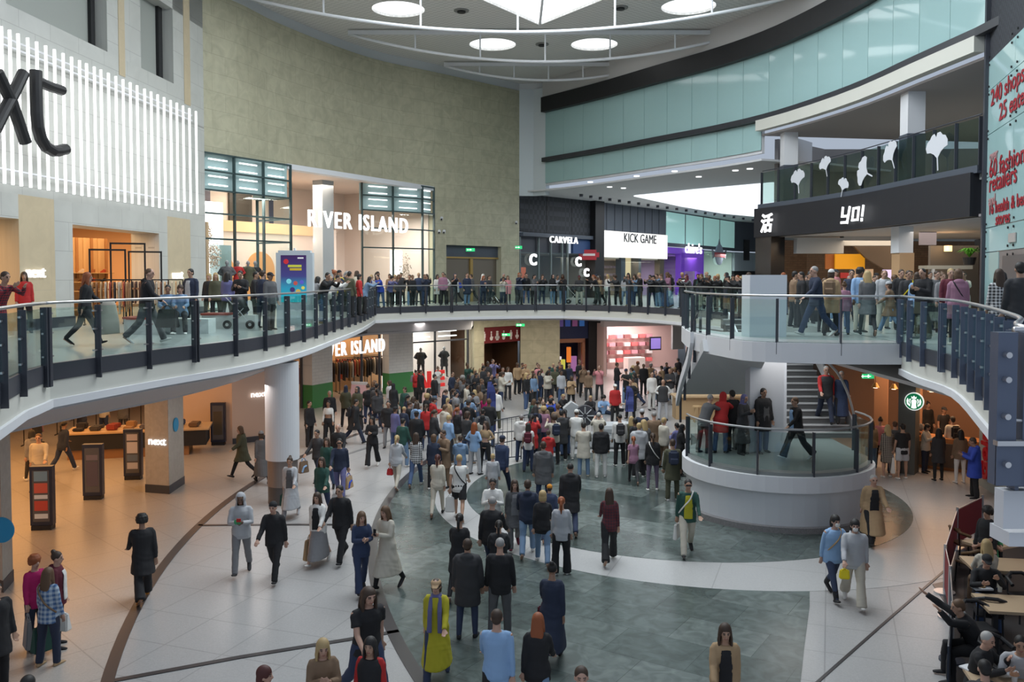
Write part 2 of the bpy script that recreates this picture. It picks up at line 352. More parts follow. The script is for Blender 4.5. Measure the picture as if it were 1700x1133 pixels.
for px, py in ((766, 17), (1030, 12), (900, 73)):
    p = G(px, py, CZ); t = thing('ceiling_speaker', 'dark round speaker in the perforated ceiling %s' % {766: 'left of the big skylight', 1030: 'right of the big skylight', 900: 'between the two far round skylights'}[px], 'speaker', (p.x, p.y, CZ))
    obj('ring', cyl(BM(), (0, 0, .02), (0, 0, -.05), .36, 24), mat('grey_ring', (.25, .25, .24), .6), t); obj('cone', cyl(BM(), (0, 0, -.05), (0, 0, -.12), .2, 20), black, t)
# --------------------------------------------------------------- left facade ("next")
lw = resample(left_wall, 2.0)
def lwp(px):
    F = Frame(left_wall[2], left_wall[4]); u = F.u_at(px); p = F.M @ Vector((u, 0, 0)); return Vector((p.x, p.y, 0))
LF = Frame((-14.1, 24), (-13.1, 37.3))
def seg(px0, px1, z0, z1, m, th=1.0, name='wall_left', off=0): return struct(name, ribbon(BM(), [lwp(px0), lwp((px0+px1)/2), lwp(px1)], z0, z1, th, off), m)
ZO = 8.75
seg(-160, 342, ZO, 12.75, limestone); seg(-260, -130, UP, ZO, limestone)
# upper band with recessed windows
bandz = [12.75, 14.05]
seg(-160, 342, 12.7, 14.0, limestone, 1.0)
for a, b in ((-160, 20), (185, 240), (293, 342)): seg(a, b, 14.0, 19.2, limestone, 1.0)
seg(-160, 342, 16.9, 19.2, limestone, 1.0)
for k, (a, b) in enumerate(((20, 185), (240, 293))):
    seg(a, b, 14.0, 16.9, mat('blind_panel', (.36, .38, .35), .5), .1, 'window_%d' % (8+k), .5)
    seg(b-8, b-2, 14.0, 16.9, black, .12, 'window_%d' % (8+k), .38)
for px in (208, 315): seg(px-5, px+5, 13.4, 18.5, sandst, .03, 'wall_left', -.02)
seg(33, 92, UP, ZO, sandst, 1.1); seg(92, 122, UP, ZO, limestone, 1.1); seg(31, 123, UP, UP+.32, steel_d, .02, 'baseboard_left', -.03)
seg(265, 279, UP, ZO, limestone, 1.1); seg(279, 317, UP, ZO, sandst, 1.1); seg(317, 342, UP, ZO, limestone, 1.1); seg(263, 342, UP, UP+.3, steel_d, .02, 'baseboard_left', -.03)
seg(122, 265, 8.05, ZO, limestone, 1.1); seg(-130, 33, 8.05, ZO, limestone, 1.1); 
# far-left corner return of the marble wall
# --------------------------------------------------------------- marble wall round the river island shop
def arc_at(line, px):
    for a, b in zip(line, line[1:]):
        fa = a.x/(a.y)*FPX+850; fb = b.x/b.y*FPX+850
        if fa <= px <= fb or fb <= px <= fa:
            t = (px-fa)/(fb-fa); return a.lerp(b, t)
    return line[-1] if px > 850 else line[0]
def sub(line, p0, p1, n=12): return [arc_at(line, p0+(p1-p0)*i/n) for i in range(n+1)]
marbL = sub(arcL, 345, 862, 30); marbL[0] = Vector((-13.2, 37.2, 0))
struct('wall_back', ribbon(BM(), marbL, 11.75, 18.6, .6), marble)
struct('wall_back', ribbon(BM(), sub(arcL, 722, 741, 2), UP, 11.8, .6), marble)
struct('wall_back', ribbon(BM(), sub(arcL, 741, 832, 5), 8.35, 11.8, .6), marble)
struct('wall_back', ribbon(BM(), sub(arcL, 832, 862, 3), UP, 11.8, .6), marble)
pc = arc_at(arcL, 862); endR = arcR[0]
struct('wall_back', ribbon(BM(), [pc, Vector((1.4, 57.8, 0)), Vector((2.2, 57.2, 0))], 11.75, 18.7, .4), mat('cool_white_wall', (.62, .68, .70), .6))
# --------------------------------------------------------------- right ring: black band, aqua glass, black line, lower strip
AQ0, AQ1 = 14.12, 17.05
def arcR_s(p0, p1, n=20): return sub(arcR, p0, p1, n)
ringR = arcR+[Vector((14.9, 20, 0)), Vector((14.9, 12, 0))]
struct('wall_right', ribbon(BM(), ringR, 17.05, 18.0, -.4, -.02), black)
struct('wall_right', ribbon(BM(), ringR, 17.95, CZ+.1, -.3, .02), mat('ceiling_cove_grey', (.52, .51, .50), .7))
struct('wall_right', ribbon(BM(), ringR, 13.86, 14.12, -.4, .04), dpanel)
aqp = resample(arcR, 1.85)
wr = bpy.data.objects.new('wall_right', None); COL.objects.link(wr); wr['kind'] = 'structure'
def panelrow(line, z0, z1, bolts):
    for a, b in zip(line, line[1:]):
        d = (b-a).normalized(); obj('glass_panel', ribbon(BM(), [a+d*.012, b-d*.012], z0, z1, -.04), aqua, wr)
        bm = BM(); n = Vector((-d.y, d.x, 0))
        for z in bolts:
            for s in (a+d*.13, b-d*.13): cyl(bm, s+Vector((0, 0, z)), s+n*.03+Vector((0, 0, z)), .035, 8)
        obj('fixing', bm, black, wr)
panelrow(aqp, AQ0, AQ1, (AQ0+.1, (AQ0+AQ1)/2, AQ1-.1))
low = [p for p in aqp if p.x/p.y*FPX+850 < 1262]; low.append(arc_at(arcR, 1262))
panelrow(low, 12.5, 13.84, (12.6, 13.74))
struct('wall_right', ribbon(BM(), ringR, 12.4, 17.1, -.2, -.06), white) if 0 else None
struct('wall_right', ribbon(BM(), low, 12.35, 13.9, .15, .03), white)
struct('wall_right', ribbon(BM(), aqp, 14.0, 17.2, .15, .03), white)
# cream beam above the top gallery
hi = [arc_at(arcR, 1262)]+[p for p in aqp if p.x/p.y*FPX+850 > 1264]
struct('wall_right', ribbon(BM(), hi, 13.38, 13.88, -.35, -.04), cream)
struct('ceiling', prism(BM(), [(p.x, p.y) for p in hi]+[(30, 27), (34, 46)], 13.18, 13.26), mat('brown_grey_soffit', (.36, .33, .32), .8))
L2 = 9.75   # level two floor
struct('floor', prism(BM(), [(p.x, p.y) for p in hi]+[(30, 27), (34, 46)], L2-.3, L2), upfloor)
struct('ceiling', prism(BM(), [(p.x, p.y) for p in hi]+[(30, 27), (34, 46)], 8.3, 8.38), mat('shop_soffit', (.45, .42, .42), .8))
struct('wall_right', ribbon(BM(), [(33, 46), (22, 47), (16.6, 47), (13, 43.5)], L2, 13.2, .2), mat('taupe_wall', (.30, .28, .27), .8))
struct('wall_right', ribbon(BM(), [(31, 30), (29, 47)], L2, 13.2, .2), mat('taupe_wall'))
struct('wall_right', ribbon(BM(), [(13.3, 42.3), (15.2, 44.5)], L2, 13.2, .2), white)
for px, Y in ((1307, 41.5), (1510, 32.5)):
    x = (px-850)/FPX*Y; t = thing('column', 'square column, white above and dark below, on the top gallery %s' % ('at its left end' if px < 1400 else 'behind the ginkgo leaf glass'), 'column', (x, Y, L2))
    obj('upper_shaft', box(BM(), -.32, -.32, 1.9, .32, .32, 3.43), white, t); obj('lower_cladding', box(BM(), -.34, -.34, 0, .34, .34, 1.9), slate, t)

# recessed gallery downlights (ground floor soffit)
for i, (x, y, p_, c_) in enumerate(((-7.6, 24.7, 40, (1, .9, .85)), (-8.2, 30, 60, (1, .88, .8)), (-8.0, 38, 90, (1, .85, .75)), (-5.5, 47.5, 110, (1, .92, .88)), (-1.0, 50.0, 150, (1, .88, .72)), (2.6, 50.5, 150, (1, .86, .72)), (7.5, 50, 160, (1, .88, .85)), (12.5, 40, 90, (1, .85, .75)), (11.5, 24, 40, (1, .85, .8)), (12.5, 17, 45, (1, .85, .8)))):
    area((x, y, 3.38 if y < 46 and x < 8 or y < 30 else 3.9), 1.6, 1.6, p_, c_, name='gallery_downlight')
# =================================================================== BALUSTRADES
def rail(line, step, label, group=None, z=UP, hgt=1.1, drop=.34, gm=None, channel=True, name='glass_balustrade', dbl=3, hand=chrome, hr=.028, post=steel_d, off=-.12, near=False):
    P = resample([Vector((p[0], p[1], p[2] if len(p) > 2 and z is None else z)) for p in line], step)
    t = thing(name, label, 'balustrade', tuple(P[0]), 0, group); o0 = P[0]; N = normals2d(P); P = [p+n*off for p, n in zip(P, N)]
    fine = resample([Vector((p[0], p[1], p[2] if len(p) > 2 and z is None else z)) for p in line], .5); NF = normals2d(fine)
    top = [p+n*(off+.02)-o0+Vector((0, 0, hgt)) for p, n in zip(fine, NF)]
    obj('handrail', tube(BM(), top, hr, 10), hand, t, smooth=True)
    gmt = gm or glass; me0 = None
    for i, p in enumerate(P):
        n = N[i]; d = Vector((n.y, -n.x, 0)); q = p-o0
        for s in ((-.05, .05) if dbl and i % dbl == 0 else (0,)):
            bm = BM(); M = Matrix(((d.x, n.x, 0, q.x+d.x*s), (d.y, n.y, 0, q.y+d.y*s), (0, 0, 1, q.z), (0, 0, 0, 1)))
            box(bm, -.016, -.07, -drop, .016, .05, hgt-.07, M); po = obj('post', bm, post, t)
        if near:
            for h in (.18, .58, hgt-.18): obj('clamp', box(BM(), -.13, -.02, h-.015, .13, .02, h+.015, M), chrome, po)
        if i < len(P)-1:
            b = P[i+1]-o0; e = (b-q).normalized(); g = BM(); a1 = q+e*.05; b1 = b-e*.05; nn = Vector((-e.y, e.x, 0)).normalized()*.006
            vs = []
            for pp in (a1, b1):
                for zz in (.06, hgt-.09):
                    for sg in (-1, 1): vs.append(g.verts.new(pp+nn*sg+Vector((0, 0, zz))))
            for f in ((0, 1, 3, 2), (4, 6, 7, 5), (0, 4, 5, 1), (2, 3, 7, 6), (0, 2, 6, 4), (1, 5, 7, 3)): g.faces.new([vs[k] for k in f])
            obj('glass_panel', g, gmt, t)
    return t
rail(edgeL[:4], 1.25, 'glass and dark steel balustrade at the near left corner of the gallery', near=True)
rail(edgeL[3:], 1.5, 'long curving glass balustrade with steel handrail along the left gallery', near=True)
rail(edgeB, 1.6, 'glass balustrade at the far end of the void below the olive marble wall')
rail(edgeC, 1.5, 'glass balustrade on the far right gallery where the crowd leans below the shoe shops')
rail(edgeS, 1.45, 'glass balustrade with slim dark posts along the white bridge over the stair landing', drop=.3, dbl=0, off=.04)
rail(edgeR, 1.05, 'glass balustrade with grey steel posts curving towards the viewer at the right', post=steel_b, near=True)
# near rail with the big blue-grey post
rail([Vector((4.2, 7.4, UP)), Vector((9, 7.45, UP))], 1.6, 'nearest glass balustrade with brushed handrail, cut by the right frame edge', post=steel_b, dbl=0, hr=.034, near=True)
p = G(1672, 560, 0); t = thing('balustrade_post', 'big blue-grey bolted steel post close to the viewer at the right edge', 'post', (4.1, 7.12, 4.75))
bm = BM(); box(bm, -.16, -.06, -.05, -.0, .06, 1.2); box(bm, .06, -.05, -.05, .13, .05, 1.2); obj('upright', bm, steel_b, t)
bm = BM(); box(bm, -.16, -.07, -.05, .75, -.05, .28); box(bm, .2, -.09, -.02, .75, -.06, .04); obj('base_plate', bm, steel_b, t)
bm = BM(); box(bm, -.17, -.1, .28, .75, -.03, .32); obj('ledge', bm, chrome, t)
for x, z in ((-.1, 1.02), (-.1, .82), (-.1, .52), (-.09, .13), (.3, .1), (.55, .2), (.55, 0)): obj('bolt', cyl(BM(), (x, -.06, z), (x, -.12, z), .025, 12), chrome, t)
obj('glass_arm', cyl(BM(), (0, -.03, .48), (.6, -.03, .45), .014, 8), chrome, t)
obj('conduit', cyl(BM(), (.1, -.09, -.2), (.1, -.09, .3), .02, 8), chrome, t)
# level two rail in front of the top gallery, smoky glass
l2 = resample([p+(p-Vector((0, 30, 0))).normalized()*.05 for p in hi], 1.2)
l2 = [Vector((p.x, p.y, 0)) for p in [arc_at(arcR, 1266)]+hi[1:]]
t2 = rail([Vector((p.x, p.y, 0)) for p in l2], 1.25, 'smoky glass balustrade with ginkgo leaf decals on the top gallery above the black sushi sign', z=L2+.1, hgt=1.62, drop=.1, gm=frost, hand=steel_d, off=-.1, dbl=0, hr=.02)
struct('trim_7', ribbon(BM(), hi, L2-.1, L2+.14, -.3, .1), slate)
# ginkgo leaves as flat decals (parts of the balustrade)
RF = Frame(arc_at(arcR, 1266), arc_at(arcR, 1622)); leafm = mat('white_leaf_decal', (.62, .64, .68), .6)
L2P = [arc_at(arcR, 1266+ (1622-1266)*i/40) for i in range(41)]
def leaf(px, py, size, rot):
    c = arc_at(arcR, px); c2 = arc_at(arcR, px+6); d = (c2-c).normalized(); n = Vector((-d.y, d.x, 0)); 
    if n.y > 0: n = -n
    q = c+n*.27; z = D(px, py, q.y).z; bm = BM(); pts = []
    fan = [(-.03, -.95), (.05, -.95), (.06, -.35), (.3, -.12), (.58, .0), (.85, .05), (.88, .3), (.72, .55), (.5, .62), (.34, .8), (.1, .8), (0, .62), (-.14, .82), (-.36, .76), (-.5, .62), (-.74, .52), (-.88, .28), (-.8, .04), (-.52, .0), (-.25, -.14), (-.03, -.35)]
    cr, sr = math.cos(rot), math.sin(rot)
    F = [((x*cr-y*sr)*size, (x*sr+y*cr)*size) for x, y in fan]
    vs = [bm.verts.new(q-t2.location+d*x+Vector((0, 0, z+y))) for x, y in F]; m = bm.verts.new(q-t2.location+Vector((0, 0, z)))
    for i in range(len(vs)): bm.faces.new((m, vs[i], vs[(i+1) % len(vs)]))
    o = obj('leaf_decal', bm, leafm, t2); md = o.modifiers.new('s', 'SOLIDIFY'); md.thickness = .01
for a in ((1331, 300, .62, .15), (1377, 276, .5, .3), (1443, 286, .68, 1.2), (1407, 310, .45, -.3), (1487, 258, .62, .5), (1564, 250, .72, .1)): leaf(*a)
# =================================================================== COLUMNS ON THE GROUND
t = thing('round_column', 'tall round white column with brown cladding at its foot carrying the left gallery', 'column', tuple(G(470, 834)))
obj('shaft', cyl(BM(), (0, 0, 1.25), (0, 0, 4.0), .47, 40), white, t, smooth=False)
obj('foot_cladding', cyl(BM(), (0, 0, .5), (0, 0, 1.25), .42, 40), mat('bronze_cladding', (.25, .21, .19), .35, .4), t); obj('foot', cyl(BM(), (0, 0, 0), (0, 0, .5), .41, 40), mat('dark_cladding', (.08, .075, .075), .4), t)
bluelogo = mat('blue_sticker', (.02, .32, .62), .5)
def next_text(F, px, py, z_w, size, parent, m=None, w=-.03): return text('lettering', 'next', F, F.u_at(px)-size*.9, w, z_w, size, m or g_white, parent, .02, bold=.004, sx=1.15)
def pier(label, A, B, C, h, base=.25):
    """square pier from three floor corners seen: left, front, right"""
    Dd = A+C-B; t = thing('shop_pier', label, 'pier', tuple(B)); q = [(p-B) for p in (A, B, C, Dd)]
    obj('shaft', prism(BM(), [(p.x, p.y) for p in q], base, h), t_pier, t)
    k = (q[0]+q[2])/2; obj('plinth', prism(BM(), [(k.x+(p.x-k.x)*1.03, k.y+(p.y-k.y)*1.03) for p in q], 0, base), steel_d, t); return t
t_pier = blocks('pier_stone', (.50, .48, .44), (.49, .47, .43), (.4, .38, .35), 1.2, 3, .004, nscale=5, ncol=.14)
A, B, C = G(242, 818), G(281, 821), G(306, 804)
t = pier('square stone pier with blue sticker and white lettering before the left ground shop', A, B, C, 3.415)
F = Frame(A, B); text('lettering', 'next', F, .12, -.02, D(258, 740, B.y).z, .34, g_sign, t, .02, bold=.0)
F2 = Frame(B, C); u = F2.L*.45; p = F2.M @ Vector((u, -.01, D(292, 707, B.y+.4).z)); q = F2.M.to_3x3() @ Vector((0, -1, 0))
o = obj('sticker', cyl(BM(), p-t.location, p-t.location+q*.02, .21, 28), bluelogo, t)
A, B, C = G(-75, 960), G(5, 985), G(22, 965)
t = pier('square stone pier with blue round sticker cut by the left frame edge', A, B, C, 3.415)
p = B.lerp(C, .1)+Vector((-.12, -.14, 2.0)); p = D(3, 880, B.y-.03); obj('sticker', cyl(BM(), p-t.location, p-t.location+Vector((.0, -.03, 0)), .26, 28), bluelogo, t)
# totems
def totem(px, py, label, hgt, tint, rz=.12):
    t = thing('advertising_totem', label, 'totem', tuple(G(px, py)), rz)
    bm = BM(); box(bm, -.24, -.14, .0, .24, .14, .12); obj('foot', bm, black, t)
    bm = BM(); box(bm, -.27, -.1, .12, .27, .1, hgt); obj('case', bm, mat('navy_case', (.02, .025, .05), .35), t)
    bm = BM(); box(bm, -.2, -.108, .22, .2, -.1, hgt-.1); s = obj('screen', bm, mat('dim_screen', (.10, .10, .11), .2), t)
    for i, (z0, z1, c) in enumerate(tint): bm = BM(); box(bm, -.16, -.113, z0, .16, -.108, z1); obj('print', bm, mat('poster_%s' % '_'.join('%d' % (x*100) for x in c), c, .5, emit=.15), s)
totem(72, 879, 'dark advertising totem with red and white panel, nearest of the left ground totems', 1.62, [(.3, .42, (.5, .5, .48)), (.5, .75, (.42, .05, .03)), (.8, .9, (.5, .5, .5)), (.95, 1.2, (.45, .08, .05)), (1.25, 1.5, (.14, .22, .28))])
totem(156, 829, 'dark advertising totem with plain dim screen, between the two poster totems', 1.6, [(.4, 1.1, (.08, .06, .07)), (1.15, 1.3, (.14, .11, .12))])
totem(222, 796, 'dark advertising totem with beige posters beside the stone pier', 1.6, [(.35, .55, (.40, .34, .29)), (.6, .8, (.10, .12, .14)), (.85, 1.2, (.45, .38, .33)), (1.25, 1.45, (.40, .32, .28))])
totem(363, 739, 'black totem standing against the pinkish wall left of the round column', 1.62, [(.4, 1.3, (.05, .035, .02))])
# =================================================================== NEXT SHOP, GROUND
warmwall = mat('warm_shop_wall', (.62, .40, .24), .7); woodm = mat('brown_wood', (.30, .15, .06), .5); woodl = mat('light_oak', (.50, .34, .18), .5)
wa, wb = G(303, 731), G(386, 738)
pinkw = mat('pinkish_shop_wall', (.58, .45, .38), .7)
struct('wall_left', ribbon(BM(), [wa+Vector((-.2, 3, 0)), wa, wb, G(441, 732)+Vector((0, 0, 0))], 0, 3.45, .3, 0), pinkw)
struct('baseboard_left', ribbon(BM(), [wb, G(441, 732)], 0, .22, .1, -.05), steel_d)
g = Frame(wb, G(441, 732)); t = tag(text('shop_sign', 'next', g, g.u_at(413), -.06, 1.75, .34, g_sign, None, .03), 'small white next lettering on the pinkish wall left of the round column', 'sign')
struct('wall_left', ribbon(BM(), [(-26, 14), (-26, 44), (-12, 44)], 0, 3.45, -.2), warmwall)
area((-17, 24, 3.35), 10, 14, 1100, (1, .48, .16), name='warm_shop_lighting')
area((-15, 35, 3.35), 8, 6, 260, (1, .55, .26), name='warm_shop_lighting')
bm = BM(); ctr = thing('display_counter', 'long dark counter with clothes piled on it inside the left ground shop', 'counter', tuple(G(112, 765)), R(14))
box(bm, 0, 0, 0, 4.0, 1.2, .35); obj('plinth', bm, woodm, ctr); bm = BM(); box(bm, .0, -.1, .35, 4.6, 1.3, .9); obj('body', bm, black, ctr); bm = BM(); box(bm, -.1, -.15, .9, 4.7, 1.35, .96); obj('top', bm, woodl, ctr)
rnd = random.Random(4)
clothc = [(.02, .02, .03), (.05, .05, .06), (.25, .04, .03), (.30, .18, .09), (.10, .10, .13), (.45, .40, .34), (.06, .08, .14), (.15, .09, .05)]
def folded(x, y, z, i):
    bm = BM(); box(bm, -.17, -.13, 0, .17, .13, .1+.05*(i % 3)); bmesh.ops.bevel(bm, geom=bm.edges[:], offset=.03, segments=2, affect='EDGES')
    o = tag(obj('folded_clothes', bm, mat('cloth_%d' % (i % 8), clothc[i % 8], .9)), 'folded pile of clothes on the dark counter inside the left ground shop', 'clothes', 'folded clothes on the counter'); o.location = (x, y, z); return o
cm = Matrix.Translation(ctr.location) @ Matrix.Rotation(R(14), 4, 'Z')
for i in range(16): p = cm @ Vector((.3+(i % 8)*.55, .3+.6*(i//8), .965)); folded(p.x, p.y, p.z, i)
hmat = mat('black_rail', (.03, .03, .03), .4, .6)
def rack(loc, rz, L, n, label, h=1.55, group='clothes racks', cols=None, seed=0):
    t = thing('clothes_rack', label, 'clothes rack', loc, rz, None); r_ = random.Random(seed)
    bm = BM()
    for x in (0, L): tube(bm, [(x, 0, 0), (x, 0, h)], .02, 6); box(bm, x-.02, -.25, 0, x+.02, .25, .04)
    tube(bm, [(0, 0, h), (L, 0, h)], .02, 6); obj('frame', bm, hmat, t)
    for i in range(n):
        c = (cols or clothc)[r_.randrange(len(cols or clothc))]; x = .1+(L-.2)*i/max(1, n-1); hh = r_.uniform(.65, 1.05); bm = BM()
        pr = [(-.04, 0), (-.21, -.06), (-.24, -.3), (-.2, -hh), (.2, -hh), (.24, -.3), (.21, -.06), (.04, 0)]
        a = [bm.verts.new((x-.02, p, h-.06+q)) for p, q in pr]; b = [bm.verts.new((x+.02, p, h-.06+q)) for p, q in pr]
        for k in range(len(pr)): j = (k+1) % len(pr); bm.faces.new((a[k], a[j], b[j], b[k]))
        bm.faces.new(a); bm.faces.new(b[::-1]); obj('garment', bm, mat('gar_%d_%d_%d' % tuple(int(v*100) for v in c), c, .9), t)
    return t
for i, (px, py) in enumerate(((40, 740), (95, 722), (160, 712), (215, 706))):
    rack(tuple(G(px, py)), R(8), 1.8, 9, ['clothes rack at the far left inside the left ground shop', 'clothes rack behind the left end of the dark counter', 'clothes rack behind the middle of the dark counter', 'clothes rack behind the stone pier in the left ground shop'][i], 2.0, seed=i)
# =================================================================== NEXT SHOP, UPPER
struct('wall_left', ribbon(BM(), [(-22, 6), (-22, 40), (-13.3, 38.4)], UP, 8.8, -.2), warmwall)
struct('ceiling', prism(BM(), [(-22, 6), (-15.3, 6), (-15.0, 24), (-14.2, 37), (-14, 40), (-22, 40)], 8.6, 8.7), mat('shop_ceiling_warm', (.6, .5, .4), .8))
area((-18, 30, 8.5), 6, 14, 1300, (1, .6, .3), name='warm_shop_lighting')
area((-18, 20, 8.5), 5, 5, 350, (1, .6, .3), name='warm_shop_lighting')
t = thing('shoe_display', 'tall oak slatted display with shoe shelves inside the upper left shop', 'display', (-17.6, 33.8, UP), R(60))
bm = BM(); box(bm, -2.2, 0, 0, 2.2, .08, 3.1); obj('back_panel', bm, woodl, t)
for i in range(14): bm = BM(); x = -2.1+i*.32; box(bm, x, -.06, 1.5, x+.1, 0, 3.1); obj('slat', bm, woodm if i % 2 else woodl, t)
for i in range(5): bm = BM(); box(bm, -2.2, -.42, .25+i*.36, 2.2, 0, .28+i*.36); obj('shelf', bm, woodl, t)
M = Matrix.Translation(t.location) @ Matrix.Rotation(R(60), 4, 'Z')
def shoe_mesh():
    bm = BM(); pr = [(-.13, 0), (.13, 0), (.14, .03), (.08, .06), (.0, .09), (-.1, .14), (-.14, .12)]
    a = [bm.verts.new((x, -.04, z)) for x, z in pr]; b = [bm.verts.new((x, .04, z)) for x, z in pr]
    for k in range(len(pr)): j = (k+1) % len(pr); bm.faces.new((a[k], b[k], b[j], a[j]))
    bm.faces.new(a[::-1]); bm.faces.new(b); me = bpy.data.meshes.new('shoe'); bmesh.ops.recalc_face_normals(bm, faces=bm.faces[:]); bm.to_mesh(me); bm.free(); return me
sm = shoe_mesh(); sm.materials.append(black); shc = [mat('shoe_%d' % i, c, .4) for i, c in enumerate(((.02, .02, .02), (.25, .1, .04), (.4, .3, .2), (.3, .05, .03), (.5, .45, .4)))]
for i in range(5):
    for k in range(9):
        o = bpy.data.objects.new('shoe', sm); COL.objects.link(o); p = M @ Vector((-2+k*.48, -.2, .285+i*.36)); o.location = p; o.rotation_euler = (0, 0, R(60+90)); o.material_slots[0].link = 'OBJECT'; o.material_slots[0].material = shc[(i*3+k*2) % 5]
        tag(o, 'shoe on the slatted shoe display inside the upper left shop', 'shoe', 'shoes on the upper left display')
def display_frame(loc, rz, w_, h_, label):
    t = thing('shelf_stand', label, 'display', loc, rz); bm = BM()
    for x in (0, w_): box(bm, x-.03, -.03, 0, x+.03, .03, h_)
    box(bm, 0, -.03, h_-.06, w_, .03, h_); obj('frame', bm, hmat, t); bm = BM(); box(bm, .05, -.2, .5, w_-.05, .2, .55); box(bm, .05, -.2, 1.1, w_-.05, .2, 1.15); obj('shelf', bm, woodm, t)
for i, (px, Y) in enumerate(((150, 29.5), (185, 30.5), (215, 32), (10, 27))):
    q = D(px, 500, Y); display_frame((q.x, q.y, UP), R(25), 1.1, 2.5+.25*(i % 2), 'black framed shelf stand in the upper left shop, %s' % ['left in the doorway', 'in the middle of the doorway', 'tallest, right in the doorway', 'beyond the leftmost pillar'][i])
for i, (px, Y) in enumerate(((140, 28), (205, 29), (235, 31.5), (-5, 26.5), (22, 27.5), (170, 32))):
    q = D(px, 500, Y); rack((q.x, q.y, UP), R(20), 1.4, 10, 'clothes rack in the upper left shop, %s' % ['left in the doorway', 'low in the middle of the doorway', 'by the right door jamb', 'cut by the left frame edge', 'just left of the sandy pillar', 'behind the black frames'][i], 1.45, seed=10+i, cols=[(.35, .06, .03), (.3, .14, .06), (.04, .03, .03), (.5, .3, .15), (.12, .05, .03), (.5, .42, .32)])
for k in range(10): pt((-15.6-(k % 2)*1.5, 23+1.4*k, 8.35), 9, (1, .7, .4), .06)
# next signs: light tubes and letters
nx = thing('next_sign', 'huge lit sign of white vertical light tubes with black letters xt on the left wall', 'sign', (-14.1, 24, 0))
tubes_px = [3, 17, 33, 48, 63, 77.5, 92, 106, 119.5, 131, 144, 155, 167.5, 180, 192, 204, 215.5, 228, 239, 250, 260.5, 271.5, 282, 292.5, 303, 314]
for px in [-40, -26, -11]+tubes_px:
    top = 50+ (px-3)*(185-50)/311; botm = 307+(px-3)*(355-307)/311
    u = LF.u_at(px); p = LF.M @ Vector((u, -.38, 0)); z1 = D(px, top, p.y).z; z0 = D(px, botm, p.y).z
    obj('light_tube', cyl(BM(), Vector((p.x, p.y, z0))-nx.location, Vector((p.x, p.y, z1))-nx.location, .045, 8), g_white, nx)
for z in (9.35, 12.75, 12.95):
    a = LF.M @ Vector((LF.u_at(-45), -.2, z)); b = LF.M @ Vector((LF.u_at(314), -.2, z)); bm = BM(); cyl(bm, a-nx.location, b-nx.location, .035, 8); obj('support_rail', bm, white, nx)
u = LF.u_at(27); p = LF.M @ Vector((u, 0, 0)); zb = D(60, 255, LF.M.translation.y+1.4).z
LN_ = LF.M.to_3x3() @ Vector((0, 1, 0))
# letter t, thick black; letter x partly in view
bm = BM(); V = lambda px, py, w=-.55: LF.M @ Vector((LF.u_at(px), w, D(px, py, (LF.M @ Vector((LF.u_at(px), 0, 0))).y).z))-nx.location
tube(bm, [V(36, 118), V(35.5, 150), V(36, 190), V(37.5, 212), V(42, 230), V(50, 244), V(62, 251), V(72, 251), V(84, 248)], .17, 12, LN_); tube(bm, [V(36, 134), V(58, 144), V(80, 151)], .15, 12, LN_)
lt = obj('letter', bm, black, nx, smooth=False); lt['label'] = 'black letter t'
bm = BM(); tube(bm, [V(15, 122), V(-2, 155), V(-22, 190), V(-35, 215)], .16, 12, LN_); tube(bm, [V(-30, 120), V(-6, 170), V(16, 238)], .16, 12, LN_); lt = obj('letter', bm, black, nx); lt['label'] = 'black letter x'
bm = BM(); e = [V(-95, 165), V(-50, 180), V(-52, 130), V(-72, 110), V(-95, 135), V(-96, 190), V(-75, 235), V(-50, 225)]; tube(bm, e, .16, 12, LN_); lt = obj('letter', bm, black, nx); lt['label'] = 'black letter e'
for px, py, s in ((62, 458, 7), (296, 460, 6)):
    z = D(px, py+3, (LF.M @ Vector((LF.u_at(px), 0, 0))).y).z
    tag(text('small_next_sign', 'next', LF, LF.u_at(px)-.6, -.05, z, .5, g_sign, None, .03), 'small white next lettering on the %s sandy pillar of the upper shop' % ('left' if px < 100 else 'right'), 'sign')
# =================================================================== RIVER ISLAND, UPPER
RA, RBp = Vector((-13.2, 37.35, 0)), arc_at(arcR, 0) if 0 else arc_at(arcL, 721)
RI = Frame(RA, RBp); pk = mat('pale_pink_wall', (.74, .62, .54), .7); cwht = mat('shop_white', (.8, .78, .75), .6)
ri = thing('river_island_shopfront', 'two storey glass shopfront with lit window bays set in the olive marble wall', 'shopfront', tuple(RI.M.translation))
ri_inv = Matrix.Translation(-ri.location)
def rpart(name, bm, m): bmesh.ops.transform(bm, matrix=ri_inv, verts=bm.verts); return obj(name, bm, m, ri)
uA, uB, uC, uD_, uE = 0, RI.u_at(484), RI.u_at(635), RI.u_at(687), RI.L
zT, zB = 11.75, 10.15
def glazed(u0, w0, u1, w1, nx_, zs, tubes=True):
    """one glazed bay face in shop frame coordinates"""
    A = RI.M @ Vector((u0, w0, 0)); B = RI.M @ Vector((u1, w1, 0)); F = Frame(A, B); L = F.L
    rpart('glazing', fbox(BM(), F, 0, 0, UP, L, .02, zB), shopglass); rpart('upper_glazing', fbox(BM(), F, 0, .25, zB, L, .3, zT), mat('frosted_lit_glass', (.35, .48, .48), .25, emit=.12))
    bm = BM()
    for i in range(nx_+1): x = L*i/nx_; fbox(bm, F, x-.035, -.05, UP, x+.035, .08, zT)
    for z in zs: fbox(bm, F, 0, -.05, z-.035, L, .08, z+.035)
    rpart('mullions', bm, mat('dark_green_frame', (.04, .07, .07), .4))
    for i in range(nx_):
        for z in (zB+.25, zB+.62, zB+.98, zB+1.35):
            bm = BM(); x = L*i/nx_; fbox(bm, F, x+.25*L/nx_, .12, z-.03, x+.85*L/nx_, .16, z+.03); rpart('light_tube', bm, g_white)
    return F
zs = (UP+.1, 6.6+1.0, 8.9, 9.55-.05, zB, zB+.85, zT)
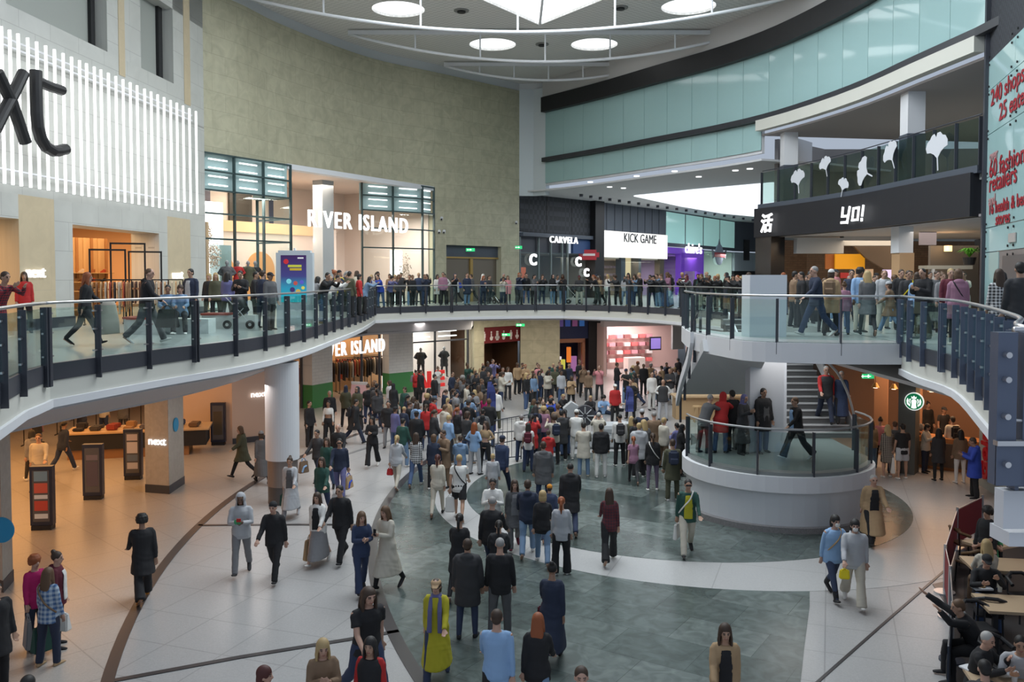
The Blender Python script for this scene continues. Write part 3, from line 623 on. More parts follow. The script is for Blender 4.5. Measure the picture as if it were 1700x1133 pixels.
glazed(uA+.05, -.0, uB, 0, 3, (UP+.1, 8.05, 9.15, zB, zB+.82, zT-.03)); glazed(uC, 1.4, uD_+.9, 0, 2, (UP+.1, 8.05, 9.15, zB, zB+.82, zT-.03)); glazed(uD_+.9, 0, uE, 0, 1, (UP+.1, 8.05, 9.15, zB, zB+.82, zT-.03))
glazed(uB, 0, uB, 2.2, 1, (UP+.1, 8.05, 9.15, zB, zT-.03))
rpart('door_head', fbox(BM(), RI, uB-.2, .0, 11.55, uE, .5, 11.8), white)
# interior
def rbox(name, m, *a): return rpart(name, fbox(BM(), RI, *a), m)
WD = 7.0
for nm, a in (('wall_back', (0, WD, UP, uE+2, WD+.2, zT)), ('wall_left', (-.3, .5, UP, -.1, WD, zT)), ('wall_right', (uE+.1, .5, UP, uE+.3, WD, zT))): struct(nm, fbox(BM(), RI, *a), pk)
struct('ceiling', fbox(BM(), RI, -.3, .6, zT-.1, uE+.3, WD, zT), pk)
# window-bay backdrop with dried flower clouds
rbox('window_backdrop', cwht, .1, 2.4, UP, uB-2.0, 2.5, 9.9)
rbox('lightbox', g_white, 1.1, 2.3, UP+.1, 3.0, 2.4, 8.2); rbox('backdrop_mirror', mat('green_mirror', (.3, .4, .38), .1, .5), uB-2.9, 2.3, UP, uB-1.6, 2.4, 7.9)
flow = mat('dried_flowers', (.42, .34, .27), .9)
def cloud(u, z, r, w_, n=160, rs=0):
    r_ = random.Random(rs); bm = BM()
    for i in range(n):
        a = r_.uniform(0, 6.28); q = r*math.sqrt(r_.random())*r_.uniform(.6, 1); M = RI.M @ Matrix.Translation((u+q*math.cos(a)*.7, w_+r_.uniform(-.2, .1), z+q*math.sin(a)))
        bmesh.ops.create_icosphere(bm, subdivisions=1, radius=.035, matrix=M)
    o = rpart('dried_flowers', bm, flow); o['kind'] = 'stuff'
for i, (px, py, r) in enumerate(((350, 350, .6), (347, 395, .9), (392, 395, .6), (405, 430, .7))):
    cloud(RI.u_at(px), RI.zz(px, py)+.2, r, 2.0, 170, i)
cloud(RI.u_at(708), 6.9, .9, 1.6, 150, 9)
rbox('lightbox', g_white, uD_+.5, 2.0, UP, uD_+1.6, 2.1, 8.0)
# arches, posters, white column
def archpanel(u0, u1, zt):
    bm = BM(); r = (u1-u0)/2; pts = [(u0, UP)]+[(u0+r-r*math.cos(PI*i/16), zt-r+r*math.sin(PI*i/16)) for i in range(17)]+[(u1, UP)]
    a = [bm.verts.new(RI.M @ Vector((x, 4.9, z))) for x, z in pts]; b = [bm.verts.new(RI.M @ Vector((x, 5.05, z))) for x, z in pts]
    for k in range(len(pts)): j = (k+1) % len(pts); bm.faces.new((a[k], a[j], b[j], b[k]))
    bm.faces.new(a); bm.faces.new(b[::-1]); return bm
rbox('inner_wall', pk, uB-.3, 5.0, UP, uC+2, 5.2, 9.2)
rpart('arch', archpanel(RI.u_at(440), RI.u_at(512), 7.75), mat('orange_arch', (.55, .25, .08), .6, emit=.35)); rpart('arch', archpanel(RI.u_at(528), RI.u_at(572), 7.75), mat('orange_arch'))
rpart('arch', archpanel(RI.u_at(610), RI.u_at(640), 7.55), mat('orange_arch'))
for a, b, c in ((478, 513, (.12, .10, .13)), (543, 578, (.06, .05, .04)), (606, 611, (.05, .06, .12))): rbox('poster', mat('poster_dark_%d' % a, c, .5), RI.u_at(a), 6.85, 8.9, RI.u_at(b), 6.95, 11.2)
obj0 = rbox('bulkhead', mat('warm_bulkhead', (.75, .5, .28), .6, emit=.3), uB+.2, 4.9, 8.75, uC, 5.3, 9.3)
cu = RI.u_at(594); rbox('column', mat('cool_white_col', (.36, .40, .42), .6), cu, 2.4, UP, cu+.9, 3.1, zT-.1)
for k in range(9): pt(tuple(RI.M @ Vector((uB+.4+k*.75, 3.2, 8.4))), 14, (1, .8, .6), .05)
area(tuple(RI.M @ Vector((2.8, 1.3, 10.0))), 4, 1.6, 480, (1, .93, .88), name='window_lighting'); area(tuple(RI.M @ Vector((uC+2.6, 1.2, 10.0))), 2, 1.2, 350, (1, .92, .86), name='window_lighting')
area(tuple(RI.M @ Vector((uB+3, 3.5, 11.4))), 5, 4, 600, (1, .85, .72), name='shop_lighting')
SF = Frame(RI.M @ Vector((uB+.3, -.35, 0)), RI.M @ Vector((uE, -.55, 0)))
z0 = D(515, 376, (SF.M @ Vector((SF.u_at(515), 0, 0))).y).z
sg = (text('river_island_sign', 'RIVER ISLAND', SF, SF.u_at(511), 0, z0, 1.18, g_sign, None, .05, bold=.004, sp=1.22))
sg.data.transform(Matrix.Translation(SF.M @ Vector((SF.u_at(511), 0, z0))) @ (SF.M.to_3x3().to_4x4()) @ Matrix.Diagonal(((SF.u_at(677)-SF.u_at(511))/max(.1, (max((SF.M.inverted() @ v.co).x for v in sg.data.vertices)-SF.u_at(511))), 1, 1, 1)) @ (SF.M.to_3x3().to_4x4()).inverted() @ Matrix.Translation(-(SF.M @ Vector((SF.u_at(511), 0, z0)))))
explode(sg, 'river_island_sign', 'big white lit letters RIVER ISLAND hung across the upper shopfront', 'sign')
# =================================================================== LIFT LOBBY DOORS IN MARBLE, EXIT SIGNS, CCTV
DA, DB = arc_at(arcL, 741), arc_at(arcL, 832); DF = Frame(DA, DB); bronze = mat('bronze_door', (.20, .17, .13), .35, .5)
t = thing('entrance_doors', 'tall bronze double doors in the marble wall under a dark panel with an exit sign', 'door', tuple(DF.M.translation)); iv = Matrix.Translation(-t.location)
def tp(par, name, bm, m): bmesh.ops.transform(bm, matrix=Matrix.Translation(-par.location), verts=bm.verts); return obj(name, bm, m, par)
L = DF.L
tp(t, 'door', fbox(BM(), DF, .1, .35, UP, L/2-.15, .4, 7.55), bronze); tp(t, 'door', fbox(BM(), DF, L/2+.1, .35, UP, L-.1, .4, 7.55), bronze)
tp(t, 'frame', fbox(fbox(BM(), DF, L/2-.12, .25, UP, L/2+.1, .4, 7.6), DF, 0, .25, 7.55, L, .42, 7.65), mat('gold_trim', (.45, .30, .10), .35, .6)); tp(t, 'transom_panel', fbox(BM(), DF, 0, .3, 7.65, L, .4, 8.4), slate)
def exit_sign(px, py, Y, label, w_=.5, h_=.17, hang=0):
    p = D(px, py, Y); e = thing('exit_sign', label, 'sign', tuple(p)); bm = BM(); box(bm, -w_/2, -.03, -h_/2, w_/2, .03, h_/2); obj('panel', bm, g_green, e)
    if hang: obj('hanger', cyl(BM(), (0, 0, h_/2), (0, 0, hang-p.z), .012, 6), steel_d, e)
    bm = BM(); box(bm, -.16, -.036, -.012, .08, -.03, .012); box(bm, -.02, -.036, -.04, .02, -.03, .05)
    v = [bm.verts.new(c) for c in ((-.16, -.034, .05), (-.16, -.034, -.05), (-.22, -.034, 0))]; bm.faces.new(v); obj('arrow', bm, g_sign, e)
exit_sign(781, 415, 54.4, 'green exit sign above the bronze doors of the upper floor', .55, .2)
exit_sign(861, 411, 56.6, 'green exit sign at the right edge of the marble wall', .45, .2)
for px, py in ((733, 364), (729, 386), (737, 386), (857, 371)):
    q = arc_at(arcL, px); p = D(px, py, q.y-.15); t = thing('security_camera', 'small white %s on the marble wall %s' % ('camera', {733: 'above the pair left of the doors', 729: 'left one of the lower pair', 737: 'right one of the lower pair', 857: 'near its right edge'}[px]), 'camera', tuple(p))
    obj('dome', cyl(BM(), (0, 0, 0), (0, .12, .1), .09, 12), white, t); obj('lens', cyl(BM(), (0, -.02, -.02), (0, .02, 0), .05, 10), black, t)
# =================================================================== CORRIDOR SHOPS, UPPER
ck = [G(863, 322, 11.97), G(993, 336, 11.97), G(1105, 350, 11.97), G(1220, 368, 11.97), G(1290, 374, 11.97)]
CA = Vector((ck[0].x, ck[0].y, 0)); 
CF = [Frame(ck[0], ck[1]), Frame(ck[1], ck[2]), Frame(ck[2], ck[3]), Frame(ck[3], ck[4])]
def cpart(F, par, name, m, a): return tp(par, name, fbox(BM(), F, *a), m)
struct('ceiling', prism(BM(), [(1, 57.8), (2.2, 56.8)]+[(p.x, p.y) for p in low[1:]]+[(16, 44), (40, 60), (50, 130), (0.5, 130)], 12.0, 12.1), mat('corridor_ceiling', (.66, .67, .68), .8))
sk = [G(x, y, 11.98) for x, y in ((1052, 325), (1150, 315), (1285, 303), (1285, 362), (1200, 354), (1130, 342))]
struct('window_10', prism(BM(), [(p.x, p.y) for p in sk], 11.93, 11.97), glow('corridor_skylight', (.9, .95, 1), 1.6))
for i in range(16): p = G(965+i*19, 327+i*2.35, 11.95); area((p.x, p.y, 11.9), .3, .3, 8, (1, .95, .9), name='downlight') if i % 4 == 0 else None
cone = [(980, 302), (1012, 310), (1057, 292), (1120, 284), (1221, 273), (1245, 270), (1160, 293), (1035, 312)]
for i, (px, py) in enumerate(cone):
    p = G(px, py, 12.0 if py > 280 else 12.3); t = tag(obj('downlight', cyl(BM(), (0, 0, -.06), (0, 0, 0), .16, 16), g_sign), 'small round downlight in the corridor ceiling behind the aqua glass strip', 'light', 'corridor downlights'); t.location = (p.x, p.y, 12.01)
for i in range(20):
    p = G(965+i*15.6, 326+i*2.2, 11.97); t = tag(obj('spotlight', cyl(BM(), (0, 0, -.18), (0, 0, 0), .12, 10), steel_d), 'dark spotlight in the row along the corridor shopfronts', 'light', 'corridor spotlights'); t.location = (p.x-.1, p.y-1.2, 11.99)
struct('trim_8', fbox(BM(), CF[0], CF[0].L-1.0, -.5, UP, CF[0].L+.1, .4, 12), black)
dotp = perforated('perforated_dark_panel', (.045, .05, .06), 3, .6)
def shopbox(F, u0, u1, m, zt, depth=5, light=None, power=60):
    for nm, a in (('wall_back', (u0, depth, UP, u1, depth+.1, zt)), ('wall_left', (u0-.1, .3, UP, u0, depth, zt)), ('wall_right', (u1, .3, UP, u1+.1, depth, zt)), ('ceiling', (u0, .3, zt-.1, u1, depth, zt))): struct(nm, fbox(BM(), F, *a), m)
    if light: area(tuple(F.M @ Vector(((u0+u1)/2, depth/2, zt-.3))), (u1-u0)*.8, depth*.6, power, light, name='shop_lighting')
# Carvela
F = CF[0]; s = thing('carvela_shopfront', 'dark glazed shopfront with white CARVELA letters and round C emblems', 'shopfront', tuple(F.M.translation)); L = F.L-1
cpart(F, s, 'upper_panel', dotp, (0, 0, 9.45, L, .3, 12)); cpart(F, s, 'ledge', slate, (0, -.3, 9.15, L, .2, 9.4))
for x in (L*.36, L*.72): cpart(F, s, 'seam', black, (x, -.02, 9.45, x+.05, 0, 12))
cpart(F, s, 'header', steel_d, (0, .2, 8.1, L*.7, .35, 9.2)); cpart(F, s, 'side_panel', mat('navy_panel', (.03, .07, .18), .5), (L*.74, -.02, 8.1, L, .2, 9.15)); 
for x in (0, L*.25, L*.42, L*.58, L*.66): cpart(F, s, 'mullion', mat('grey_green_frame', (.16, .2, .2), .4), (x, 0, UP, x+.12, .12, 9.1))
cpart(F, s, 'glazing', shopglass, (0, .05, UP, L, .07, 8.1))
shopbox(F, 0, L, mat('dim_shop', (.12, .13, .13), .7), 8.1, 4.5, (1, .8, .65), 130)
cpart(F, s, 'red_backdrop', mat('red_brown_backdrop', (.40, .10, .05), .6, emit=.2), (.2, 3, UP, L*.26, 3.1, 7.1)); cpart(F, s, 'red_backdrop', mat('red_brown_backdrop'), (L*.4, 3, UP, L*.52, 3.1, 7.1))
o = text('lettering', 'CARVELA', F, F.u_at(905), -.4, F.zz(925, 404), .66, g_sign, s, .05, sp=1.2)
for px, py, sz in ((881, 440, .85), (957, 442, .75), (971, 459, .65)): text('emblem', 'C', F, F.u_at(px)-.3, -.15, F.zz(px, py), sz*1.25, g_sign, s, .06, bold=.03)
t = thing('hanging_sign', 'small dark red round-ended hanging sign beside the black pillar', 'sign', tuple(F.M @ Vector((F.u_at(973), -.25, F.zz(973, 424)))))
bm = BM(); box(bm, -.75, -.05, -.35, .75, .05, .4); bmesh.ops.bevel(bm, geom=[e for e in bm.edges if abs((e.verts[0].co-e.verts[1].co).y) > .05], offset=.2, segments=4, affect='EDGES'); obj('panel', bm, mat('dark_red', (.35, .02, .03), .5, emit=.2), t)
bm = BM(); box(bm, -.45, -.07, -.05, .45, -.05, .12); obj('white_strip', bm, mat('picto_white', (.75, .7, .68), .5), t)
# Kick game
F = CF[1]; L = F.L; s = thing('kick_game_shopfront', 'shopfront with long white lit fascia reading KICK GAME', 'shopfront', tuple(F.M.translation))
cpart(F, s, 'upper_panel', slate, (0, 0, 9.9, L, .3, 12)); 
for i in range(8): cpart(F, s, 'seam', steel_d, (L*(i+1)/9, -.03, 9.9, L*(i+1)/9+.05, 0, 12))
cpart(F, s, 'fascia', glow('lit_white_fascia', (.9, .87, .82), .75), (0, -.2, 7.9, L, .2, 9.9)); text('lettering', 'KICK GAME', F, F.u_at(1031), -.22, F.zz(1050, 403), 1.0, steel_d, s, .02, bold=.0)
shopbox(F, 0, L, mat('kick_shop', (.62, .54, .46), .7), 7.9, 5, (1, .88, .75), 380)
for a, b, m in ((1033, 1040, slate), (1040, 1049, mat('lit_shelf', (.8, .6, .35), .5, emit=.4)), (1049, 1062, mat('dark_brown', (.10, .07, .05), .6)), (1062, 1066, slate), (1097, 1104, mat('brown_fr', (.14, .1, .07), .6))): cpart(F, s, 'pillar', m, (F.u_at(a), .1, UP, F.u_at(b), .6, 7.9))
cpart(F, s, 'glazing', shopglass, (0, .05, UP, L, .07, 7.9))
rr = random.Random(2)
for a, b in ((998, 1030), (1068, 1095)):
    bm = BM()
    for i in range(5):
        for j in range(4):
            x = F.u_at(a+(b-a)*(i+.5)/5); fbox(bm, F, x-.25, 4.2, 5.2+j*.65, x+.25, 4.5, 5.4+j*.65)
    o = tp(s, 'shelf_goods', bm, mat('grey_goods', (.35, .30, .36), .7)); o['kind'] = 'stuff'
# Claire's
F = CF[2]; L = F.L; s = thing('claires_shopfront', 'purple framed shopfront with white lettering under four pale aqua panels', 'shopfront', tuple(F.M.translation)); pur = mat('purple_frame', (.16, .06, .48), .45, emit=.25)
for i in range(4): cpart(F, s, 'aqua_panel', aqua_l, (L*i/4+.12, -.02, 9.3, L*(i+1)/4-.12, .2, 11.9))
cpart(F, s, 'upper_frame', slate, (0, 0, 9.0, L, .15, 12)); us = F.u_at(1163)
cpart(F, s, 'purple_frame', pur, (0, -.3, 8.4, us, .2, 8.9)); cpart(F, s, 'purple_frame', pur, (us-.9, -.3, UP, us, .2, 8.9)); cpart(F, s, 'purple_frame', pur, (F.u_at(1128)-.3, -.3, 6.9, us, .0, 8.5)); cpart(F, s, 'purple_frame', pur, (F.u_at(1127)-.3, -.3, UP, F.u_at(1131), .2, 8.5))
text('lettering', "claire's", F, F.u_at(1130), -.4, F.zz(1145, 421), 1.25, g_sign, s, .05, bold=.01, sx=1.15)
cpart(F, s, 'glazing', shopglass, (us, .05, UP, L, .07, 8.9)); shopbox(F, 0, us, mat('purple_shop', (.40, .30, .55), .7), 8.4, 4, (1, .8, 1), 300); shopbox(F, us+.1, L, mat('pale_green_shop', (.55, .66, .62), .7), 8.9, 4, (1, 1, .95), 520)
p = F.M @ Vector((F.u_at(1192), -.1, F.zz(1192, 423))); t = thing('shop_emblem', 'round grey winged emblem on the pale shop window right of the purple shop', 'sign', tuple(p))
M = Matrix.Rotation(math.atan2(F.M[1][0], F.M[0][0]), 4, 'Z'); bm = BM()
for a, b, c in (((-.7, 0), (-2.0, .5), (-1.7, -.4)), ((.7, 0), (2.0, .5), (1.7, -.4)), ((-.5, .6), (0, 1.5), (.5, .6))):
    v = [bm.verts.new(M @ Vector((q[0], s_, q[1]))) for s_ in (-.03, .03) for q in (a, b, c)]
    for f in ((0, 1, 2), (5, 4, 3), (0, 3, 4, 1), (1, 4, 5, 2), (2, 5, 3, 0)): bm.faces.new([v[k] for k in f])
obj('wings', bm, mat('emblem_grey', (.25, .28, .32), .4), t); obj('disc', cyl(BM(), M @ Vector((0, .06, 0)), M @ Vector((0, -.06, 0)), 1.0, 24), mat('emblem_blue', (.30, .36, .45), .4), t); bm = BM(); box(bm, -1.4, -.1, -.25, 1.4, -.06, .2, M); obj('banner', bm, mat('emblem_red', (.5, .1, .12), .5), t)
# last dark shop
F = CF[3]; L = F.L; s = thing('end_shopfront', 'dark shopfront at the far right end of the corridor beside the black restaurant pillar', 'shopfront', tuple(F.M.translation)); cpart(F, s, 'panel', slate, (0, 0, 9, L, .3, 12)); cpart(F, s, 'fascia', mat('pale_fascia', (.3, .36, .4), .4), (0, .0, 7.0, L, .3, 8.9)); cpart(F, s, 'opening', black, (0, .3, UP, L, .5, 7)); cpart(F, s, 'dark_sign', black, (L*.2, -.1, 8.1, L*.32, 0, 10.2))
struct('wall_back', ribbon(BM(), [ck[4]+Vector((-2, .5, 0)), Vector((32, 92, 0)), Vector((45, 70, 0))], UP, 12, -.2), mat('corridor_end_wall', (.5, .5, .5), .7))
area((12, 62, 11.85), 8, 14, 700, (.9, .95, 1), rot=(0, 0, R(-40)), name='corridor_daylight')
# =================================================================== YO! RESTAURANT (upper right)
yo = thing('sushi_restaurant_front', 'black curved fascia with lit YO! lettering over the open restaurant', 'shopfront', (0, 0, 0))
bf = [arc_at(arcR, 1259+(1622-1259)*i/14) for i in range(15)]
bfi = [p*.995 for p in bf]
obj('fascia', ribbon(BM(), bf, 8.3, 9.68, -.5, .2), mat('matt_black_fascia', (.014, .015, .02), .55), yo)
YF = Frame(bf[0], bf[4]); YG = Frame(bf[5], bf[9])
def fz(F, px, py): return F.zz(px, py)
text('lettering', '活', YF, YF.u_at(1272), -.35, fz(YF, 1283, 383), .92, g_sign, yo, .03, bold=.02, shear=.12)
# YO! in blocky strokes
def stroke(F, pts, wd, par, name='lettering', w=-.4):
    bm = BM()
    for a, b in zip(pts, pts[1:]):
        a, b = Vector(a), Vector(b); d = (b-a).normalized(); n = Vector((-d.y, d.x))*wd/2; a2, b2 = a-d*wd/2, b+d*wd/2
        q = [a2+n, a2-n, b2-n, b2+n]; v = [bm.verts.new(F.M @ Vector((x.x, ww, x.y))) for ww in (w, w+.05) for x in q]
        for f in ((0, 1, 2, 3), (7, 6, 5, 4), (0, 4, 5, 1), (1, 5, 6, 2), (2, 6, 7, 3), (3, 7, 4, 0)): bm.faces.new([v[k] for k in f])
    return tp(par, name, bm, g_sign)
yz = lambda px, py: (YG.u_at(px), fz(YG, px, py))
stroke(YG, [yz(1412, 346), yz(1411, 359.5), yz(1421, 359)], .1, yo); stroke(YG, [yz(1423.5, 345), yz(1419.5, 369.5), yz(1410, 370)], .1, yo)
stroke(YG, [yz(1430, 346.5), yz(1428, 366), yz(1437, 365), yz(1439, 345), yz(1430, 346.5)], .085, yo); stroke(YG, [yz(1446.5, 342.5), yz(1444.8, 358)], .09, yo); stroke(YG, [yz(1444, 364), yz(1444, 366)], .09, yo)
# dark end pillar and interior
p0 = bf[0]; p1 = arc_at(arcR, 1310)
obj('end_pillar', ribbon(BM(), [p0, arc_at(arcR, 1285)], UP, 8.35, -.8, .6), mat('polished_black', (.02, .018, .018), .2), yo)
obj('menu_board', ribbon(BM(), [arc_at(arcR, 1273), arc_at(arcR, 1289)], 5.4, 6.1, -.05, .8), mat('menu_print', (.55, .42, .30), .6, emit=.3), yo) if 0 else None
q = D(1280, 456, bf[0].y-.6); bm = BM(); box(bm, q.x-.35, q.y, q.z-.4, q.x+.35, q.y+.05, q.z+.35); obj('menu_board', bm, mat('menu_print', (.55, .42, .30), .6, emit=.3), yo)
def Yb(px, py, Y, z=None): return D(px, py, Y)
brick = blocks('brown_brick', (.20, .12, .07), (.16, .09, .05), (.1, .07, .05), .4, .12, .01, uv=True, nscale=3, ncol=.2)
dkw = mat('dark_restaurant_wall', (.07, .06, .055), .7)
struct('wall_back', ribbon(BM(), [(13.4, 44.6), (15.5, 46), (27, 47), (34, 44)], UP, 8.3, .2), brick)
struct('wall_right', ribbon(BM(), [(20.5, 29), (22, 38), (24, 45)], UP, 8.3, .2), dkw)
def slab3(name, px0, py0, px1, py1, Y, dpt, m, par): a = D(px0, py1, Y); b = D(px1, py0, Y); bm = BM(); box(bm, a.x, Y, a.z, b.x, Y+dpt, b.z); return obj(name, bm, m, par)
gw = mat('grey_white_bulkhead', (.45, .46, .47), .7)
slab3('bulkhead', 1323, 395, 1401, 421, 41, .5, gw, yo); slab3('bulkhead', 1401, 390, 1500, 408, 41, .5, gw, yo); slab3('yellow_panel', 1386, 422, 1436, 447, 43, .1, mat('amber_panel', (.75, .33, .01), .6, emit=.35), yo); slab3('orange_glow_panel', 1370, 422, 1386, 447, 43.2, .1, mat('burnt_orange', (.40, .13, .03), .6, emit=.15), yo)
v = [D(x, y, 42.2) for x, y in ((1418, 409), (1490, 409), (1490, 447), (1468, 447), (1437, 428))]; bm = BM(); a = [bm.verts.new(p) for p in v]; b = [bm.verts.new(p+Vector((0, .2, 0))) for p in v]
for k in range(5): bm.faces.new((a[k], a[(k+1) % 5], b[(k+1) % 5], b[k]))
bm.faces.new(a); bm.faces.new(b[::-1]); obj('sloping_soffit', bm, brick, yo)
slab3('column', 1492, 300, 1518, 420, 33, .7, white, yo); slab3('column_cladding', 1492, 420, 1518, 520, 33, .7, mat('cork_cladding', (.48, .30, .16), .8), yo)
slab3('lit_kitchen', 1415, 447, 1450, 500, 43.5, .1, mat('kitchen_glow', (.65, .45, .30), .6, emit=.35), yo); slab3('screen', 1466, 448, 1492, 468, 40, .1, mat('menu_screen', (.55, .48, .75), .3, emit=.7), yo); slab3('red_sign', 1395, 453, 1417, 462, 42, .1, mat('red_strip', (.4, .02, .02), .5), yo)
slab3('shelf', 1540, 441, 1615, 447, 35, .8, mat('pale_shelf', (.45, .44, .38), .6), yo); slab3('post', 1547, 447, 1552, 500, 35, .12, white, yo); slab3('post', 1508, 450, 1513, 500, 34, .12, white, yo); slab3('hatch', 1527, 385, 1555, 407, 33.5, .1, mat('mauve_panel', (.32, .27, .28), .6), yo); slab3('dark_screen_wall', 1543, 408, 1625, 520, 38, .2, mat('charcoal_tiles', (.09, .085, .08), .6), yo)
t = thing('wall_lamp', 'warm glowing wall lamp on the dark restaurant wall', 'lamp', tuple(D(1572, 413, 37.8))); obj('shade', cyl(BM(), (0, -.1, -.12), (0, -.1, .12), .16, 14), glow('lamp_glow', (1, .62, .25), 2.5), t); obj('bracket', cyl(BM(), (0, -.1, 0), (0, .2, 0), .03, 6), steel_d, t); pt(tuple(D(1572, 413, 37.2)), 25, (1, .6, .3))
pl = D(1609, 440, 35.2); t = thing('potted_plant', 'bright green plant on the pale shelf in the restaurant', 'plant', tuple(pl)); bm = BM(); cyl(bm, (0, 0, 0), (0, 0, .3), .2, 14, .26); obj('pot', bm, black, t); bm = BM(); r_ = random.Random(3)
for i in range(40):
    a = r_.uniform(0, 6.28); l = r_.uniform(.35, .65); d = Vector((math.cos(a), math.sin(a), 0)); n = Vector((-d.y, d.x, 0))*.045; b0 = Vector((0, 0, .3)); m1 = d*l*.5+Vector((0, 0, .3+l*.6)); e = d*l+Vector((0, 0, .3+l*.35))
    v = [bm.verts.new(x) for x in (b0-n*.3, b0+n*.3, m1+n, m1-n, e)]; bm.faces.new((v[0], v[1], v[2], v[3])); bm.faces.new((v[3], v[2], v[4]))
obj('leaves', bm, mat('leaf_green', (.10, .35, .03), .5), t)
area((19, 40, 8.1), 7, 5, 420, (1, .78, .55), name='restaurant_lighting'); area((16.5, 35, 8.1), 3, 8, 160, (1, .9, .8), name='restaurant_lighting')
area((20, 38, 13.0), 8, 8, 260, (1, .9, .8), name='gallery_lighting')
# =================================================================== LIFT WALL WITH RED WRITING (far right)
LA = Vector((arc_at(arcR, 1634).x, 27.2, 0)); LB = D(1750, 400, 20.5); LB = Vector((LB.x, LB.y, 0)); RF2 = Frame(LA, LB)
lf = thing('lift_tower', 'aqua glass clad tower with red lettering about shops at the right edge', 'tower', tuple(RF2.M.translation))
tp(lf, 'upper_panel', fbox(BM(), RF2, 0, 0, 13.0, 9, .5, 19), perforated('ribbed_dark', (.03, .034, .045), 8, .6)); tp(lf, 'edge_post', fbox(BM(), RF2, -.1, -.12, UP, .12, .3, 19), steel_d)
zc = [UP+2.3, 7.9, 9.45, 10.75, 12.1, 13.0]
for i, (a, b) in enumerate(zip(zc, zc[1:])): tp(lf, 'glass_panel', fbox(BM(), RF2, .12, -.02, a+.012, 3.2, .1, b-.012), aqua); tp(lf, 'glass_panel', fbox(BM(), RF2, 3.22, -.02, a+.012, 7, .1, b-.012), aqua)
tp(lf, 'glass_panel', fbox(BM(), RF2, .12, -.02, UP, RF2.u_at(1658), .1, zc[0]-.012), aqua); tp(lf, 'door_frame', fbox(BM(), RF2, RF2.u_at(1658), 0, UP, 6, .3, zc[0]), mat('bronze_frame', (.22, .19, .18), .4)); tp(lf, 'lift_door', fbox(BM(), RF2, RF2.u_at(1665), -.03, UP, 6, .0, zc[0]-.15), mat('lift_door', (.12, .11, .11), .3))
red = mat('red_vinyl', (.33, .01, .02), .5); redl = mat('pale_red_vinyl', (.42, .22, .22), .5)
for s_, px, py, size, m in (('240 shops', 1641, 177, .50, red), ('25 eateries', 1655, 201, .50, red), ('over', 1641, 268, .30, redl), ('60 fashion', 1641, 296, .53, red), ('retailers', 1641, 320, .53, red), ('and', 1641, 342, .32, redl), ('16 health & beauty', 1641, 357, .36, red), ('stores', 1653, 374, .36, red)):
    text('lettering', s_, RF2, RF2.u_at(px), -.04, RF2.zz(px, py), size*1.4, m, lf, .005, bold=.008, sx=1.3)
tp(lf, 'lift_button', fbox(BM(), RF2, RF2.u_at(1676), -.06, 7.35, RF2.u_at(1688), -.03, 7.6), mat('button_plate', (.4, .38, .36), .3))
bm = BM()
for z in zc:
    for x in (.25, 2.9, 3.5):
        for dz in (-.12, .12): p = RF2.M @ Vector((x, -.03, z+dz)); cyl(bm, p, p+RF2.M.to_3x3() @ Vector((0, -.03, 0)), .035, 8)
tp(lf, 'fixings', bm, black)
# =================================================================== GROUND FLOOR BACK: RIVER ISLAND, WC, TOY SHOP, PINK SHOP
gl = sub(arcL, 500, 862, 30)
def gp(px, d=0): p = arc_at(arcL, px); return Vector((p.x, p.y-2.5+d, 0))
GF = Frame(gp(552), gp(683)); s = thing('river_island_ground_front', 'ground floor clothes shopfront with RIVER ISLAND letters between white and green pillars', 'shopfront', tuple(GF.M.translation)); greenb = mat('green_base', (.05, .22, .07), .5); whitebrick = blocks('white_brick', (.62, .62, .6), (.6, .6, .58), (.5, .5, .5), .5, .16, .01, uv=True, nscale=2, ncol=.05)
def gpil(px0, px1, d=-.6):
    a, b = gp(px0), gp(px1); obj('pillar', ribbon(BM(), [a-s.location, b-s.location], 1.15, 3.45, .6, d), whitebrick, s); obj('pillar_base', ribbon(BM(), [a-s.location, b-s.location], 0, 1.15, .62, d-.01), greenb, s)
gpil(520, 552); gpil(645, 683)
for px in (518, 612, 640): a = gp(px); bm = BM(); box(bm, a.x-.06-s.location.x, a.y-s.location.y, 0, a.x+.06-s.location.x, a.y+.12-s.location.y, 3.42); obj('mullion', bm, dpanel, s)
gin = Frame(gp(500, 6), gp(690, 6)); struct('wall_back', fbox(BM(), gin, -3, 0, 0, gin.L+2, .2, 3.45), mat('warm_gold_wall', (.55, .33, .16), .7))
area(tuple((gp(580)+Vector((-1, 3.2, 3.35)))), 5, 4, 200, (1, .66, .38), rot=(0, 0, .6), name='shop_lighting')
for i, (px, dd) in enumerate(((560, 2), (575, 3.5), (590, 2), (606, 3.4), (622, 2.2), (633, 1.5), (507, 2.0))):
    q = gp(px, dd); rack((q.x-.8, q.y, 0), .5, 1.8, 12, 'clothes rack in the ground floor clothes shop, %s' % ['just inside its left pillar', 'second from the left and deep inside', 'below the letters VER', 'deep inside below the letter I', 'to the right behind the dark mullion', 'by the right door edge', 'behind the round column'][i], 1.9, seed=30+i, cols=[(.4, .08, .05), (.04, .04, .04), (.55, .5, .42), (.3, .18, .08), (.08, .08, .1)])
SF = Frame(gp(551, -.9), gp(656, -.9)); z0 = SF.zz(553, 592)
o = text('river_island_sign', 'RIVER ISLAND', SF, 0, 0, z0, 1.0, g_sign, None, .05, bold=.002, sp=1.22); mx = max((SF.M.inverted() @ v.co).x for v in o.data.vertices); Q = SF.M @ Matrix.Diagonal((SF.L*.96/mx, 1, 1, 1)) @ SF.M.inverted(); o.data.transform(Q); explode(o, 'river_island_sign', 'white lit letters RIVER ISLAND below the gallery on the ground floor', 'sign')
wf = Frame(gp(686), gp(781)); s2 = thing('display_window', 'bright white lit ground floor window with mannequins between pillar and marble', 'window', tuple(wf.M.translation)); L = wf.L
